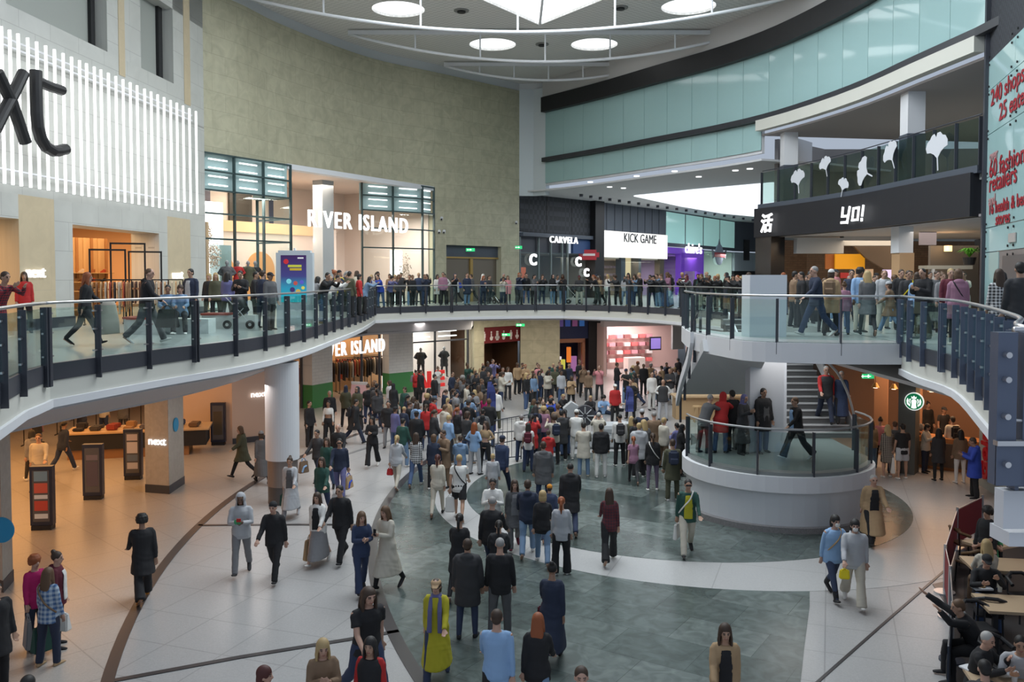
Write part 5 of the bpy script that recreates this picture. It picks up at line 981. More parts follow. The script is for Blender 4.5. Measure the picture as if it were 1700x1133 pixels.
c = G(1630, 978, .75); t = thing('food_tray', 'white food tray on the middle oak table', 'tray', tuple(c)); bm = BM(); box(bm, -.16, -.1, 0, .16, .1, .03); obj('tray', bm, white, t); obj('food', cyl(BM(), (0, 0, .03), (0, 0, .06), .06, 10), mat('food_brown', (.3, .2, .1), .8), t)
c = G(1607, 1110, .75); t = thing('napkins', 'small white napkin pile beside the nearest paper cup', 'napkins', tuple(c)); bm = BM(); box(bm, -.09, -.08, 0, .09, .08, .02, Matrix.Rotation(.4, 4, 'Z')); obj('stack', bm, white, t)
chm = mat('chair_dark_oak', (.16, .09, .04), .5)
def chair(px, py, rz, label, m=black):
    t = thing('cafe_chair', label, 'chair', tuple(G(px, py)), rz); bm = BM(); box(bm, -.22, -.22, .43, .22, .22, .47); bmesh.ops.bevel(bm, geom=bm.edges[:], offset=.015, segments=1, affect='EDGES'); obj('seat', bm, m, t)
    for x in (-.19, .19):
        for y in (-.19, .19): obj('leg', cyl(BM(), (x, y, .43), (x*1.1, y*1.15, 0), .018, 8), black, t)
    bm = BM(); tube(bm, [(-.24, -.02, .66), (-.23, .2, .74), (-.1, .28, .8), (.1, .28, .8), (.23, .2, .74), (.24, -.02, .66)], .035, 8); obj('backrest', bm, m, t); bm = BM()
    for x in (-.2, .2): cyl(bm, (x, .2, .45), (x, .23, .75), .015, 6)
    obj('back_posts', bm, black, t); return t
for i, a in enumerate(((1612, 970, R(200), 'oak backed chair beside the dark red barrier', chm), (1640, 1060, R(160), 'round black chair at the near side of the middle table', black), (1660, 1150, R(20), 'black chair at the nearest table', black), (1700, 1030, R(0), 'black chair beside the right frame edge', black), (1600, 935, R(90), 'dark oak chair behind the small table by the barrier', chm), (1625, 1085, R(0), 'black chair under the grey haired diner', black))): chair(*a)
struct('floor', prism(BM(), [tuple(p[:2]) for p in (G(1690, 900), G(1700, 960), G(1850, 960), G(1850, 880))], 0, .01), mat('dark_cafe_floor')) 
# =================================================================== PEOPLE
import numpy as np
def remesh(bm, vox, name, it=2):
    bmesh.ops.recalc_face_normals(bm, faces=bm.faces[:]); me = bpy.data.meshes.new(name); bm.to_mesh(me); bm.free()
    o = bpy.data.objects.new(name, me); TMP.collection.objects.link(o); md = o.modifiers.new('r', 'REMESH'); md.mode = 'VOXEL'; md.voxel_size = vox
    if it: sm_ = o.modifiers.new('s', 'SMOOTH'); sm_.iterations = it; sm_.factor = .5
    
    with bpy.context.temp_override(scene=TMP, view_layer=TMP.view_layers[0]):
        dg = bpy.context.evaluated_depsgraph_get(); res = bpy.data.meshes.new_from_object(o.evaluated_get(dg)); res.name = name
    bpy.data.objects.remove(o); bpy.data.meshes.remove(me)
    res.polygons.foreach_set('use_smooth', [True]*len(res.polygons)); return res
def loft(bm, secs, n=14, xax=Vector((1, 0, 0))):
    """secs: (point, rx, ry); x axis of the sections stays near xax"""
    P = [Vector(s[0]) for s in secs]; rings = []
    for i, s in enumerate(secs):
        d = (P[min(i+1, len(P)-1)]-P[max(i-1, 0)]).normalized(); y = d.cross(xax)
        y = y.normalized() if y.length > .05 else d.orthogonal().normalized(); x = y.cross(d).normalized()
        rings.append([bm.verts.new(P[i]+x*math.cos(2*PI*k/n)*s[1]+y*math.sin(2*PI*k/n)*s[2]) for k in range(n)])
    for a, b in zip(rings, rings[1:]):
        for k in range(n): j = (k+1) % n; bm.faces.new((a[k], a[j], b[j], b[k]))
    bm.faces.new(rings[0][::-1]); bm.faces.new(rings[-1]); return bm
def ball(bm, c, rx, ry, rz, rot=None):
    M = Matrix.Translation(c) @ (rot or Matrix()) @ Matrix.Diagonal((rx, ry, rz, 1)); bmesh.ops.create_icosphere(bm, subdivisions=3, radius=1, matrix=M)
# pose: lean, hips (flex,abd)x2, knees x2, arms (flex, abd, elbow, inward)x2, head nod
POSES = {
 'stand': dict(lean=0, leg=((3, 4, 3), (-3, 5, 4)), arm=((4, 9, 12, 0), (2, 8, 14, 0)), nod=5),
 'shift': dict(lean=2, leg=((10, 6, 14), (-3, 3, 0)), arm=((6, 10, 20, 0), (-4, 12, 30, 10)), nod=8),
 'phone': dict(lean=2, leg=((2, 5, 2), (-2, 4, 3)), arm=((22, 8, 95, 30), (20, 9, 92, 32)), nod=22),
 'fold': dict(lean=-1, leg=((3, 5, 3), (0, 6, 2)), arm=((20, 10, 92, 62), (18, 10, 88, 62)), nod=4),
 'pocket': dict(lean=1, leg=((5, 5, 5), (-5, 5, 4)), arm=((-8, 16, 38, 18), (-8, 16, 38, 18)), nod=8),
 'film': dict(lean=0, leg=((3, 5, 3), (-2, 5, 2)), arm=((62, 12, 85, 22), (60, 12, 85, 24)), nod=-4),
 'walk1': dict(lean=5, leg=((26, 2, 6), (-20, 2, 24)), arm=((-20, 7, 12, 0), (24, 6, 26, 0)), nod=6),
 'walk2': dict(lean=5, leg=((-20, 2, 24), (26, 2, 6)), arm=((24, 6, 26, 0), (-20, 7, 12, 0)), nod=6),
 'walkhold': dict(lean=4, leg=((20, 2, 5), (-16, 2, 20)), arm=((14, 8, 88, 35), (16, 8, 85, 38)), nod=14),
 'walkphone': dict(lean=4, leg=((-14, 2, 18), (19, 2, 5)), arm=((16, 10, 90, 30), (-10, 8, 14, 0)), nod=18),
 'lean': dict(lean=24, leg=((8, 4, 12), (-4, 5, 4)), arm=((42, 12, 62, 26), (40, 12, 64, 28)), nod=0),
 'sit': dict(lean=4, leg=((84, 8, 86), (82, 6, 82)), arm=((24, 8, 55, 20), (26, 10, 50, 18)), nod=14),
 'eat': dict(lean=12, leg=((84, 8, 86), (82, 6, 82)), arm=((30, 16, 75, 30), (34, 14, 100, 30)), nod=14),
 'ground': dict(lean=14, leg=((88, 34, 118), (88, 34, 118)), arm=((36, 14, 50, 20), (34, 14, 52, 24)), nod=4),
 'stretch': dict(lean=30, leg=((84, 8, 86), (82, 6, 82)), arm=((88, 26, 5, 0), (70, 20, 40, 0)), nod=0),
 'hips': dict(lean=-2, leg=((4, 7, 2), (0, 7, 2)), arm=((-14, 34, 74, 62), (-14, 34, 74, 62)), nod=2),
}
def skeleton(pose, sex):
    q = POSES[pose]; K = {}; m = sex == 'm'; ln = R(q['lean'])
    up = Vector((0, -math.sin(ln), math.cos(ln))); K['up'] = up; P = Vector((0, 0, 0)); K['P'] = P
    K['S'] = P+up*.455; K['N'] = P+up*.51; nod = ln*.4+R(q['nod'])*.6; hu = Vector((0, -math.sin(nod), math.cos(nod))); K['H'] = K['N']+hu*.135+Vector((0, -.012, 0)); K['hu'] = hu
    K['sw'] = .172 if m else .148; K['hw'] = .088 if m else .092
    low = 9
    for i, s in enumerate((-1, 1)):
        fl, ab, kn = q['leg'][i]; fl, ab, kn = R(fl), R(ab), R(kn)
        hip = P+Vector((s*K['hw'], 0, -.03)); d = Vector((s*math.sin(ab), -math.sin(fl)*math.cos(ab), -math.cos(fl)*math.cos(ab))); knee = hip+d*.43
        f2 = fl-kn; d2 = Vector((s*math.sin(ab)*(.4 if pose != 'ground' else -.9), -math.sin(f2), -math.cos(f2))).normalized(); ank = knee+d2*.405
        fd = Vector((s*.12, -1, 0)).normalized(); pitch = 0
        if pose.startswith('walk'): pitch = R(18) if fl > 0 else R(-38)
        fd = Vector((fd.x, fd.y*math.cos(pitch), math.sin(pitch))); K['leg%d' % i] = (hip, knee, ank, fd, d2); low = min(low, ank.z-.075+(fd.z*.17 if fd.z < 0 else 0))
        fl, ab, el, inw = [R(v) for v in q['arm'][i]]; sh = K['S']+Vector((s*K['sw'], 0, -.015)); fl += ln
        d = Vector((s*math.sin(ab), -math.sin(fl)*math.cos(ab), -math.cos(fl)*math.cos(ab))); elb = sh+d*(.285 if m else .265)
        f2 = fl+el; d2 = Vector((-s*math.sin(inw)+s*math.sin(ab)*.5*math.cos(el), -math.sin(f2)*math.cos(inw), -math.cos(f2)*math.cos(inw))).normalized(); wr_ = elb+d2*.245
        K['arm%d' % i] = (sh, elb, wr_, d2, s)
    if pose == 'ground': low = -.12
    K['dz'] = -low; return K
def addhand(bm, wr_, d, s):
    side = d.cross(Vector((0, 1, 0))); side = (side if side.length > .2 else d.cross(Vector((1, 0, 0)))).normalized(); nrm = d.cross(side).normalized()
    if side.dot(Vector((0, -1, 0))) < 0: side = -side
    loft(bm, [(wr_-d*.02, .026, .022), (wr_+d*.03, .038, .02), (wr_+d*.085, .04, .017)], 10, side)
    for k, (o_, l) in enumerate(((-.031, .052), (-.011, .07), (.011, .076), (.031, .068))):
        b = wr_+d*.08+side*o_; m_ = b+d*l*.5+nrm*.008*s; e = b+d*l*.92+nrm*.026*s; loft(bm, [(b-d*.02, .0105, .0105), (m_, .0095, .0095), (e, .008, .008)], 6, side)
    b = wr_+d*.025+side*.03; loft(bm, [(b, .013, .012), (b+d*.035+side*.026, .011, .011), (b+d*.066+side*.03+nrm*.006*s, .0085, .0085)], 6, nrm)
def T(K, v): return v+Vector((0, 0, K['dz']))
def torso(bm, K, inf, z0=-.1, z1=.5, flare=0, sex='m', spread=0):
    m = sex == 'm'; base = [(-.62, .19, .15), (-.35, .18, .14), (-.1, .165, .125), (0, .17 if m else .178, .122), (.12, .15 if m else .132, .108), (.24, .158 if m else .142, .112), (.35, .172 if m else .15, .120), (.42, .160 if m else .138, .102), (.455, .125 if m else .11, .086), (.485, .085, .074), (.51, .062, .062)]
    S = []
    for t_, rx, ry in base:
        if t_ < z0-.001 or t_ > z1+.001: continue
        ax = K['up'] if t_ >= 0 else Vector((0, 0, 1)); fl = flare*max(0, -t_)/.6; S.append((T(K, ax*t_), rx+inf+fl, ry+inf+fl+(spread*max(0, -t_-.05)/.6)))
    return loft(bm, S, 18)
CACHE = {}
LOD = [1.0]
def m_body(pose, sex):
    k = ('body', pose, sex, LOD[0])
    if k in CACHE: return CACHE[k]
    K = skeleton(pose, sex); bm = BM(); torso(bm, K, -.012, -.1, .52, sex=sex); loft(bm, [(T(K, K['P']+Vector((0, 0, -.12))), .12, .09), (T(K, K['P']), .15, .105)], 14)
    H = T(K, K['H']); N = T(K, K['N']); hu = K['hu']; fw = Vector((0, -hu.z, hu.y)); rot = Matrix.Rotation(math.atan2(-hu.y, hu.z), 4, 'X')
    loft(bm, [(T(K, K['S']+K['up']*.0), .075, .065), (N, .056, .058), (H-hu*.06, .052, .056)], 14)
    ball(bm, H+hu*.022, .074, .093, .098, rot); ball(bm, H-hu*.045+fw*.022, .054, .058, .064, rot); ball(bm, H-hu*.085+fw*.05, .026, .022, .02, rot)
    loft(bm, [(H+hu*.02+fw*.088, .008, .01), (H-hu*.012+fw*.104, .013, .014), (H-hu*.026+fw*.096, .012, .010)], 8)
    ball(bm, H-hu*.052+fw*.082, .022, .011, .010, rot)
    for s in (-1, 1): ball(bm, H+Vector((s*.074, 0, 0))-fw*.0-hu*.004, .012, .022, .032, rot); ball(bm, H+Vector((s*.032, 0, 0))+hu*.034+fw*.078, .022, .012, .009, rot)
    for i in (0, 1):
        hip, kn, an, fd, d2 = [x if j > 2 else T(K, x) for j, x in enumerate(K['leg%d' % i])]
        loft(bm, [(hip+(hip-kn)*.08, .082, .09), (hip.lerp(kn, .35), .078, .084), (kn, .052, .056), (kn.lerp(an, .3), .052, .058), (kn.lerp(an, .8), .034, .038), (an, .033, .038)], 14)
        loft(bm, [(an-fd*.05-Vector((0, 0, .03)), .03, .035), (an+fd*.05-Vector((0, 0, .04)), .036, .026), (an+fd*.15-Vector((0, 0, .055)), .032, .015)], 10)
        sh, el, wr_, d, s = K['arm%d' % i]; sh, el, wr_ = T(K, sh), T(K, el), T(K, wr_); f = 1 if sex == 'm' else .88
        loft(bm, [(sh+Vector((-s*.05, 0, .0)), .04, .045), (sh, .05*f, .052*f), (sh.lerp(el, .4), .044*f, .046*f), (el, .034*f, .036*f), (el.lerp(wr_, .3), .036*f, .036*f), (wr_, .024*f, .024*f)], 12); addhand(bm, wr_, d, s)
    me = remesh(bm, .011*LOD[0], 'person_body', 1)
    me.materials.append(None); me.materials.append(None); me.materials.append(None)
    for p in me.polygons:
        c = p.center-H; u, v = c.dot(hu), c.dot(fw)
        if v > .06:
            if abs(abs(c.x)-.031) < .013 and abs(u-.016) < .008: p.material_index = 1
            elif abs(abs(c.x)-.031) < .018 and abs(u-.038) < .006: p.material_index = 1
            elif abs(c.x) < .023 and abs(u+.052) < .0085: p.material_index = 2
    CACHE[k] = (me, K); return CACHE[k]
def m_cloth(kind, pose, sex):
    k = (kind, pose, sex, LOD[0])
    if k in CACHE: return CACHE[k]
    K = skeleton(pose, sex); bm = BM(); vox = .013; seated = pose in ('sit', 'eat', 'ground', 'stretch')
    sprd = abs(K['leg0'][2].y-K['leg1'][2].y)*.32
    if kind == 'inner':
        S = []
        for t_ in (.44, .36, .24, .12, 0, -.08):
            ry = {.44: .09, .36: .128, .24: .125, .12: .122, 0: .132, -.08: .135}[t_]; S.append((T(K, K['up']*t_+Vector((0, -ry-.020, 0))), .08 if t_ > .3 else .10, .016))
        loft(bm, S, 10)
    elif kind in TOPS:
        inf, z0, flare, slv, sinf = TOPS[kind]
        if seated: z0 = max(z0, -.1)
        torso(bm, K, inf, z0, .511 if kind in ('hoodie', 'puffer', 'parka', 'jacket') else .486, flare, sex, sprd*.85)
        if not seated and z0 <= -.1 and z0 > -.3: loft(bm, [(T(K, Vector((0, 0, -.17))), .168+inf+flare*.3, .128+inf+flare*.3), (T(K, Vector((0, 0, .02))), .165+inf, .12+inf)], 18)
        if seated and TOPS[kind][1] < -.3:
            for i in (0, 1): hip, kn = T(K, K['leg%d' % i][0]), T(K, K['leg%d' % i][1]); loft(bm, [(hip, .11, .12), (kn, .085, .085)], 12)
        if kind in ('hoodie', 'parka'): ball(bm, T(K, K['N'])+Vector((0, .075, -.03)), .12 if kind == 'parka' else .10, .07, .075)
        for i in (0, 1):
            sh, el, wr_, d, s = K['arm%d' % i]; sh, el, wr_ = T(K, sh), T(K, el), T(K, wr_)
            if slv == 0: continue
            S = [(sh+Vector((-s*.07, 0, .012)), .045+sinf*.5, .05+sinf), (sh+Vector((-s*.01, 0, .0)), .052+sinf*.7, .056+sinf), (sh.lerp(el, .12), .054+sinf, .057+sinf), (sh.lerp(el, .45), .05+sinf, .052+sinf)]
            if slv == 1: S.append((sh.lerp(el, .62), .054+sinf, .056+sinf))
            else: S += [(el, .043+sinf, .045+sinf), (el.lerp(wr_, .4), .04+sinf, .042+sinf), (wr_-d*(.0 if slv == 3 else .06), .033+sinf*.8, .034+sinf*.8)]
            loft(bm, S, 12)
    elif kind in BOTS:
        inf, end, hem = BOTS[kind]
        if kind in ('skirt', 'longskirt', 'dress'):
            if seated:
                for i in (0, 1): hip, kn = T(K, K['leg%d' % i][0]), T(K, K['leg%d' % i][1]); loft(bm, [(hip, .115, .12), (kn, .10, .09)], 12)
            else:
                L_ = -end; a, b = K['leg0'][2], K['leg1'][2]; sp_ = abs(a.y-b.y)*.35; loft(bm, [(T(K, Vector((0, 0, L_))), .17+hem, .13+hem+sp_), (T(K, Vector((0, 0, L_*.5))), .18+hem*.5, .135+hem*.5+sp_*.5), (T(K, Vector((0, 0, 0))), .178, .13), (T(K, K['up']*.1), .14, .115)], 20)
        else:
            loft(bm, [(T(K, Vector((0, 0, -.11))), .145+inf, .105+inf), (T(K, Vector((0, 0, -.02))), .168+inf, .122+inf), (T(K, K['up']*.1), .148+inf*.5, .11+inf*.5)], 16)
            for i in (0, 1):
                hip, kn, an, fd, d2 = K['leg%d' % i]; hip, kn, an = T(K, hip), T(K, kn), T(K, an); S = [(hip+(hip-kn)*.1, .085+inf, .093+inf), (hip.lerp(kn, .3), .086+inf, .092+inf)]
                if end == 0: S += [(hip.lerp(kn, .8), .082+inf, .086+inf)]
                else: S += [(kn, .06+inf, .064+inf), (kn.lerp(an, .35), .056+inf+hem*.3, .06+inf+hem*.3), (an+d2*(.02 if end == 1 else -.1), .04+inf+hem, .046+inf+hem)]
                loft(bm, S, 14)
    elif kind in ('shoe0', 'shoe1', 'boot0', 'boot1'):
        i = int(kind[-1]); hip, kn, an, fd, d2 = K['leg%d' % i]; an = T(K, an); dn = Vector((0, 0, -1)) if abs(fd.z) < .1 else Vector((0, fd.z, -abs(fd.y))).normalized()
        loft(bm, [(an-fd*.075+dn*.045, .028, .026), (an-fd*.04+dn*.038, .042, .038), (an+fd*.05+dn*.045, .046, .032), (an+fd*.14+dn*.055, .046, .022), (an+fd*.185+dn*.06, .03, .014)], 12)
        if kind[:4] == 'boot': loft(bm, [(an-d2*.2, .058, .062), (an-d2*.02, .05, .054), (an+dn*.03, .046, .05)], 12)
        vox = .010
    me = remesh(bm, vox*1.15*LOD[0], kind, 2)
    if LOD[0] < 1.6 and kind[:4] not in ('shoe', 'boot'):
        amp = {'puffer': .012, 'leggings': .002, 'slim': .005}.get(kind, .008)
        n_ = len(me.vertices); co = np.empty(n_*3); no_ = np.empty(n_*3); me.vertices.foreach_get('co', co); me.vertices.foreach_get('normal', no_); co = co.reshape(-1, 3); no_ = no_.reshape(-1, 3)
        x, y, z = co.T; fz_ = 34 if kind == 'puffer' else 17
        nv = .5*np.sin(z*fz_+7*x+3*np.sin(11*y+5*x)+2*np.sin(9*z))+.35*np.sin(z*31-19*x+4*np.sin(13*z+9*y))+.25*np.sin(41*y+23*z+37*x)
        me.vertices.foreach_set('co', (co+no_*(nv*amp*.55)[:, None]).ravel())
    me.materials.append(None); CACHE[k] = me; return me
#  kind: inflation, lower end, flare, sleeve(0 none,1 short,2 3/4,3 long), sleeve inflation
TOPS = {'tee': (.014, -.1, .0, 1, .008), 'shirt': (.018, -.1, .02, 3, .004), 'jumper': (.022, -.1, .0, 3, .008), 'hoodie': (.03, -.1, .0, 3, .014), 'jacket': (.03, -.1, .02, 3, .012), 'puffer': (.05, -.1, .0, 3, .028), 'parka': (.05, -.35, .0, 3, .024), 'coat': (.03, -.35, .03, 3, .014), 'longcoat': (.03, -.62, .035, 3, .014), 'gilet': (.045, -.1, 0, 0, 0), 'crop': (.012, .24, 0, 3, .002)}
BOTS = {'trousers': (.012, 1, .012), 'slim': (.004, 1, .0), 'wide': (.02, 1, .04), 'flare': (.006, 1, .045), 'jeans': (.010, 1, .012), 'leggings': (.001, 1, -.002), 'shorts': (.02, 0, 0), 'skirt': (.0, .5, .03), 'longskirt': (0, .72, .05), 'dress': (0, .45, .05)}
def m_hair(kind):
    k = ('hair', kind, LOD[0])
    if k in CACHE: return CACHE[k]
    bm = BM(); V = Vector   # head frame: centre of head at origin, faces -Y
    def cap(inf, back=0): ball(bm, V((0, .014+back, .042)), .078+inf, .092+inf, .087+inf)
    if kind == 'short': cap(.004); ball(bm, V((0, .055, -.01)), .068, .05, .06)
    elif kind == 'crop': ball(bm, V((0, .012, .036)), .077, .093, .088)
    elif kind == 'curly':
        for a in range(11):
            for zb, q in ((-.035, .078), (.005, .085), (.05, .08), (.09, .052)):
                an = a*2*PI/11+zb*9
                if zb < .04 and math.sin(an) < -.2: continue
                ball(bm, V((q*math.cos(an), .02+q*math.sin(an), zb+.02)), .036, .036, .036)
        cap(.02)
    elif kind == 'long': cap(.010); loft(bm, [(V((0, .055, .06)), .085, .055), (V((0, .07, -.04)), .095, .05), (V((0, .085, -.15)), .10, .042), (V((0, .10, -.27)), .085, .03), (V((0, .11, -.33)), .05, .02)], 14); [loft(bm, [(V((s*.07, -.01, .04)), .02, .04), (V((s*.085, -.005, -.08)), .022, .045), (V((s*.085, -.03, -.2)), .022, .03)], 8) for s in (-1, 1)]
    elif kind == 'bob': cap(.012); loft(bm, [(V((0, .035, .05)), .09, .07), (V((0, .045, -.04)), .095, .068), (V((0, .045, -.11)), .085, .055)], 14)
    elif kind == 'ponytail': cap(.006); ball(bm, V((0, .115, .05)), .03, .03, .03); loft(bm, [(V((0, .12, .05)), .026, .026), (V((0, .15, -.03)), .034, .03), (V((0, .135, -.15)), .028, .024), (V((0, .125, -.24)), .01, .01)], 10)
    elif kind == 'bun': cap(.006); ball(bm, V((0, .075, .125)), .042, .042, .04)
    elif kind == 'hood': ball(bm, V((0, .03, .02)), .108, .112, .135); loft(bm, [(V((0, .03, -.16)), .12, .10), (V((0, .03, -.05)), .10, .11)], 14)
    elif kind == 'hijab': ball(bm, V((0, .02, .03)), .09, .105, .105); loft(bm, [(V((0, .0, -.24)), .16, .13), (V((0, .015, -.14)), .10, .10), (V((0, .02, -.03)), .088, .095)], 14)
    elif kind == 'beanie': ball(bm, V((0, .012, .055)), .086, .10, .085)
    elif kind in ('cap', 'flatcap'):
        ball(bm, V((0, .012, .06)), .088, .103, .07 if kind == 'cap' else .055)
        bmb = bm; loft(bmb, [(V((0, -.05, .048)), .07, .012), (V((0, -.11, .04)), .066, .012), (V((0, -.16, .03)), .045, .009)], 12)
    elif kind == 'grey_short': cap(.001)
    me = remesh(bm, .012*LOD[0], 'hair_'+kind, 2)
    if kind in ('hood', 'hijab', 'beanie', 'cap', 'flatcap'): cut = {'hood': -.07, 'hijab': -.072, 'beanie': -9, 'cap': -9, 'flatcap': -9}[kind]
    else: cut = None
    b = BM(); b.from_mesh(me); kill = []
    for f in b.faces:
        c = f.calc_center_median()
        if kind in ('hood', 'hijab') and c.y < -.045 and -.1 < c.z < .085 and abs(c.x) < .062: kill.append(f)
    if kill: bmesh.ops.delete(b, geom=kill, context='FACES')
    b.to_mesh(me); b.free(); me.materials.append(None); CACHE[k] = me; return me
CLR = {'k': (.014, .014, .016), 'K': (.035, .035, .038), 'n': (.02, .028, .055), 'N': (.035, .05, .10), 'g': (.22, .22, .23), 'G': (.10, .10, .105), 'l': (.42, .43, .45), 'w': (.68, .67, .64), 'c': (.52, .48, .40), 'r': (.42, .02, .02), 'm': (.10, .012, .025), 'b': (.025, .06, .38), 'd': (.06, .10, .20), 'D': (.025, .04, .09), 'j': (.16, .25, .38), 's': (.25, .40, .62), 'o': (.07, .07, .04), 'e': (.02, .07, .055), 'E': (.06, .32, .14), 't': (.40, .27, .15), 'T': (.20, .13, .08), 'y': (.42, .38, .02), 'Y': (.75, .60, .02), 'p': (.62, .25, .27), 'P': (.12, .12, .26), 'v': (.30, .15, .22), 'x': (.40, .01, .11), 'O': (.55, .22, .02), 'i': (.65, .62, .50)}
CN = {'k': 'black', 'K': 'charcoal', 'n': 'navy', 'N': 'dark blue', 'g': 'grey', 'G': 'dark grey', 'l': 'light grey', 'w': 'white', 'c': 'cream', 'r': 'red', 'm': 'maroon', 'b': 'bright blue', 'd': 'blue denim', 'D': 'dark denim', 'j': 'pale denim', 's': 'light blue', 'o': 'olive', 'e': 'dark green', 'E': 'green', 't': 'tan', 'T': 'brown', 'y': 'mustard yellow', 'Y': 'yellow', 'p': 'pink', 'P': 'purple blue', 'v': 'mauve', 'x': 'magenta', 'O': 'orange', 'i': 'ivory'}
HC = {'k': (.012, .01, .009), 'b': (.045, .025, .014), 'B': (.11, .06, .03), 'y': (.42, .30, .14), 'g': (.28, .27, .26), 'r': (.26, .07, .02), 'w': (.40, .39, .37), 'm': (.07, .015, .012)}
HN = {'k': 'black', 'b': 'dark brown', 'B': 'light brown', 'y': 'blond', 'g': 'grey', 'r': 'ginger', 'w': 'white', 'm': 'dark red'}
for k_, c_ in CLR.items(): mat('cloth_'+CN[k_].replace(' ', '_'), c_, .85)
def cm(k): return MATS['cloth_'+CN[k].replace(' ', '_')]
for k_, c_ in HC.items(): mat('hair_colour_'+HN[k_].replace(' ', '_'), c_, .6)
SK = [mat('skin_%s' % n_, c_, .5) for n_, c_ in (('fair', (.50, .30, .22)), ('light', (.42, .25, .17)), ('tan', (.30, .17, .11)), ('brown', (.14, .075, .045)))]
eyem = mat('eye_dark', (.03, .02, .018), .3); lipm = mat('lips', (.30, .11, .09), .5)
def plaidmat(name, a, b, s):
    m = mat(name, a, .85); bs = m.node_tree.nodes['Principled BSDF']; tc = nd(m, 'ShaderNodeTexCoord'); outs = []
    for ax in ('X', 'Z'):
        wv = nd(m, 'ShaderNodeTexWave', bands_direction=ax); wv.inputs['Scale'].default_value = s; lk(m, tc.outputs['Object'], wv.inputs[0]); outs.append(ramp(m, wv.outputs[1], [(.45, (0, 0, 0)), (.55, (1, 1, 1))]))
    f = mixc(m, .5, outs[0], outs[1]); lk(m, mixc(m, f, a, b), bs.inputs['Base Color']); return m
PL = {'1': plaidmat('plaid_black_white', (.015, .015, .018), (.6, .6, .6), 5), '2': plaidmat('plaid_blue_white', (.06, .13, .28), (.40, .48, .56), 4), '3': plaidmat('plaid_red_black', (.30, .02, .03), (.02, .02, .03), 6), '4': plaidmat('plaid_dark_red', (.12, .02, .025), (.05, .02, .03), 5), '5': plaidmat('plaid_dark_grey', (.02, .02, .025), (.09, .09, .09), 5), '6': plaidmat('check_cream_black', (.02, .02, .02), (.35, .30, .25), 6), '7': plaidmat('stripe_brown_white', (.10, .06, .04), (.45, .42, .38), 4), '8': plaidmat('camo_purple', (.25, .20, .28), (.08, .05, .10), 7)}
def colm(c): return PL[c] if c in PL else cm(c)
def part(name, me, m, par, loc=None, rot=None):
    o = bpy.data.objects.new(name, me); COL.objects.link(o); o.parent = par; o.material_slots[0].link = 'OBJECT'; o.material_slots[0].material = m
    if loc is not None: o.location = loc
    if rot is not None: o.rotation_euler = rot
    return o
PEOPLE = []
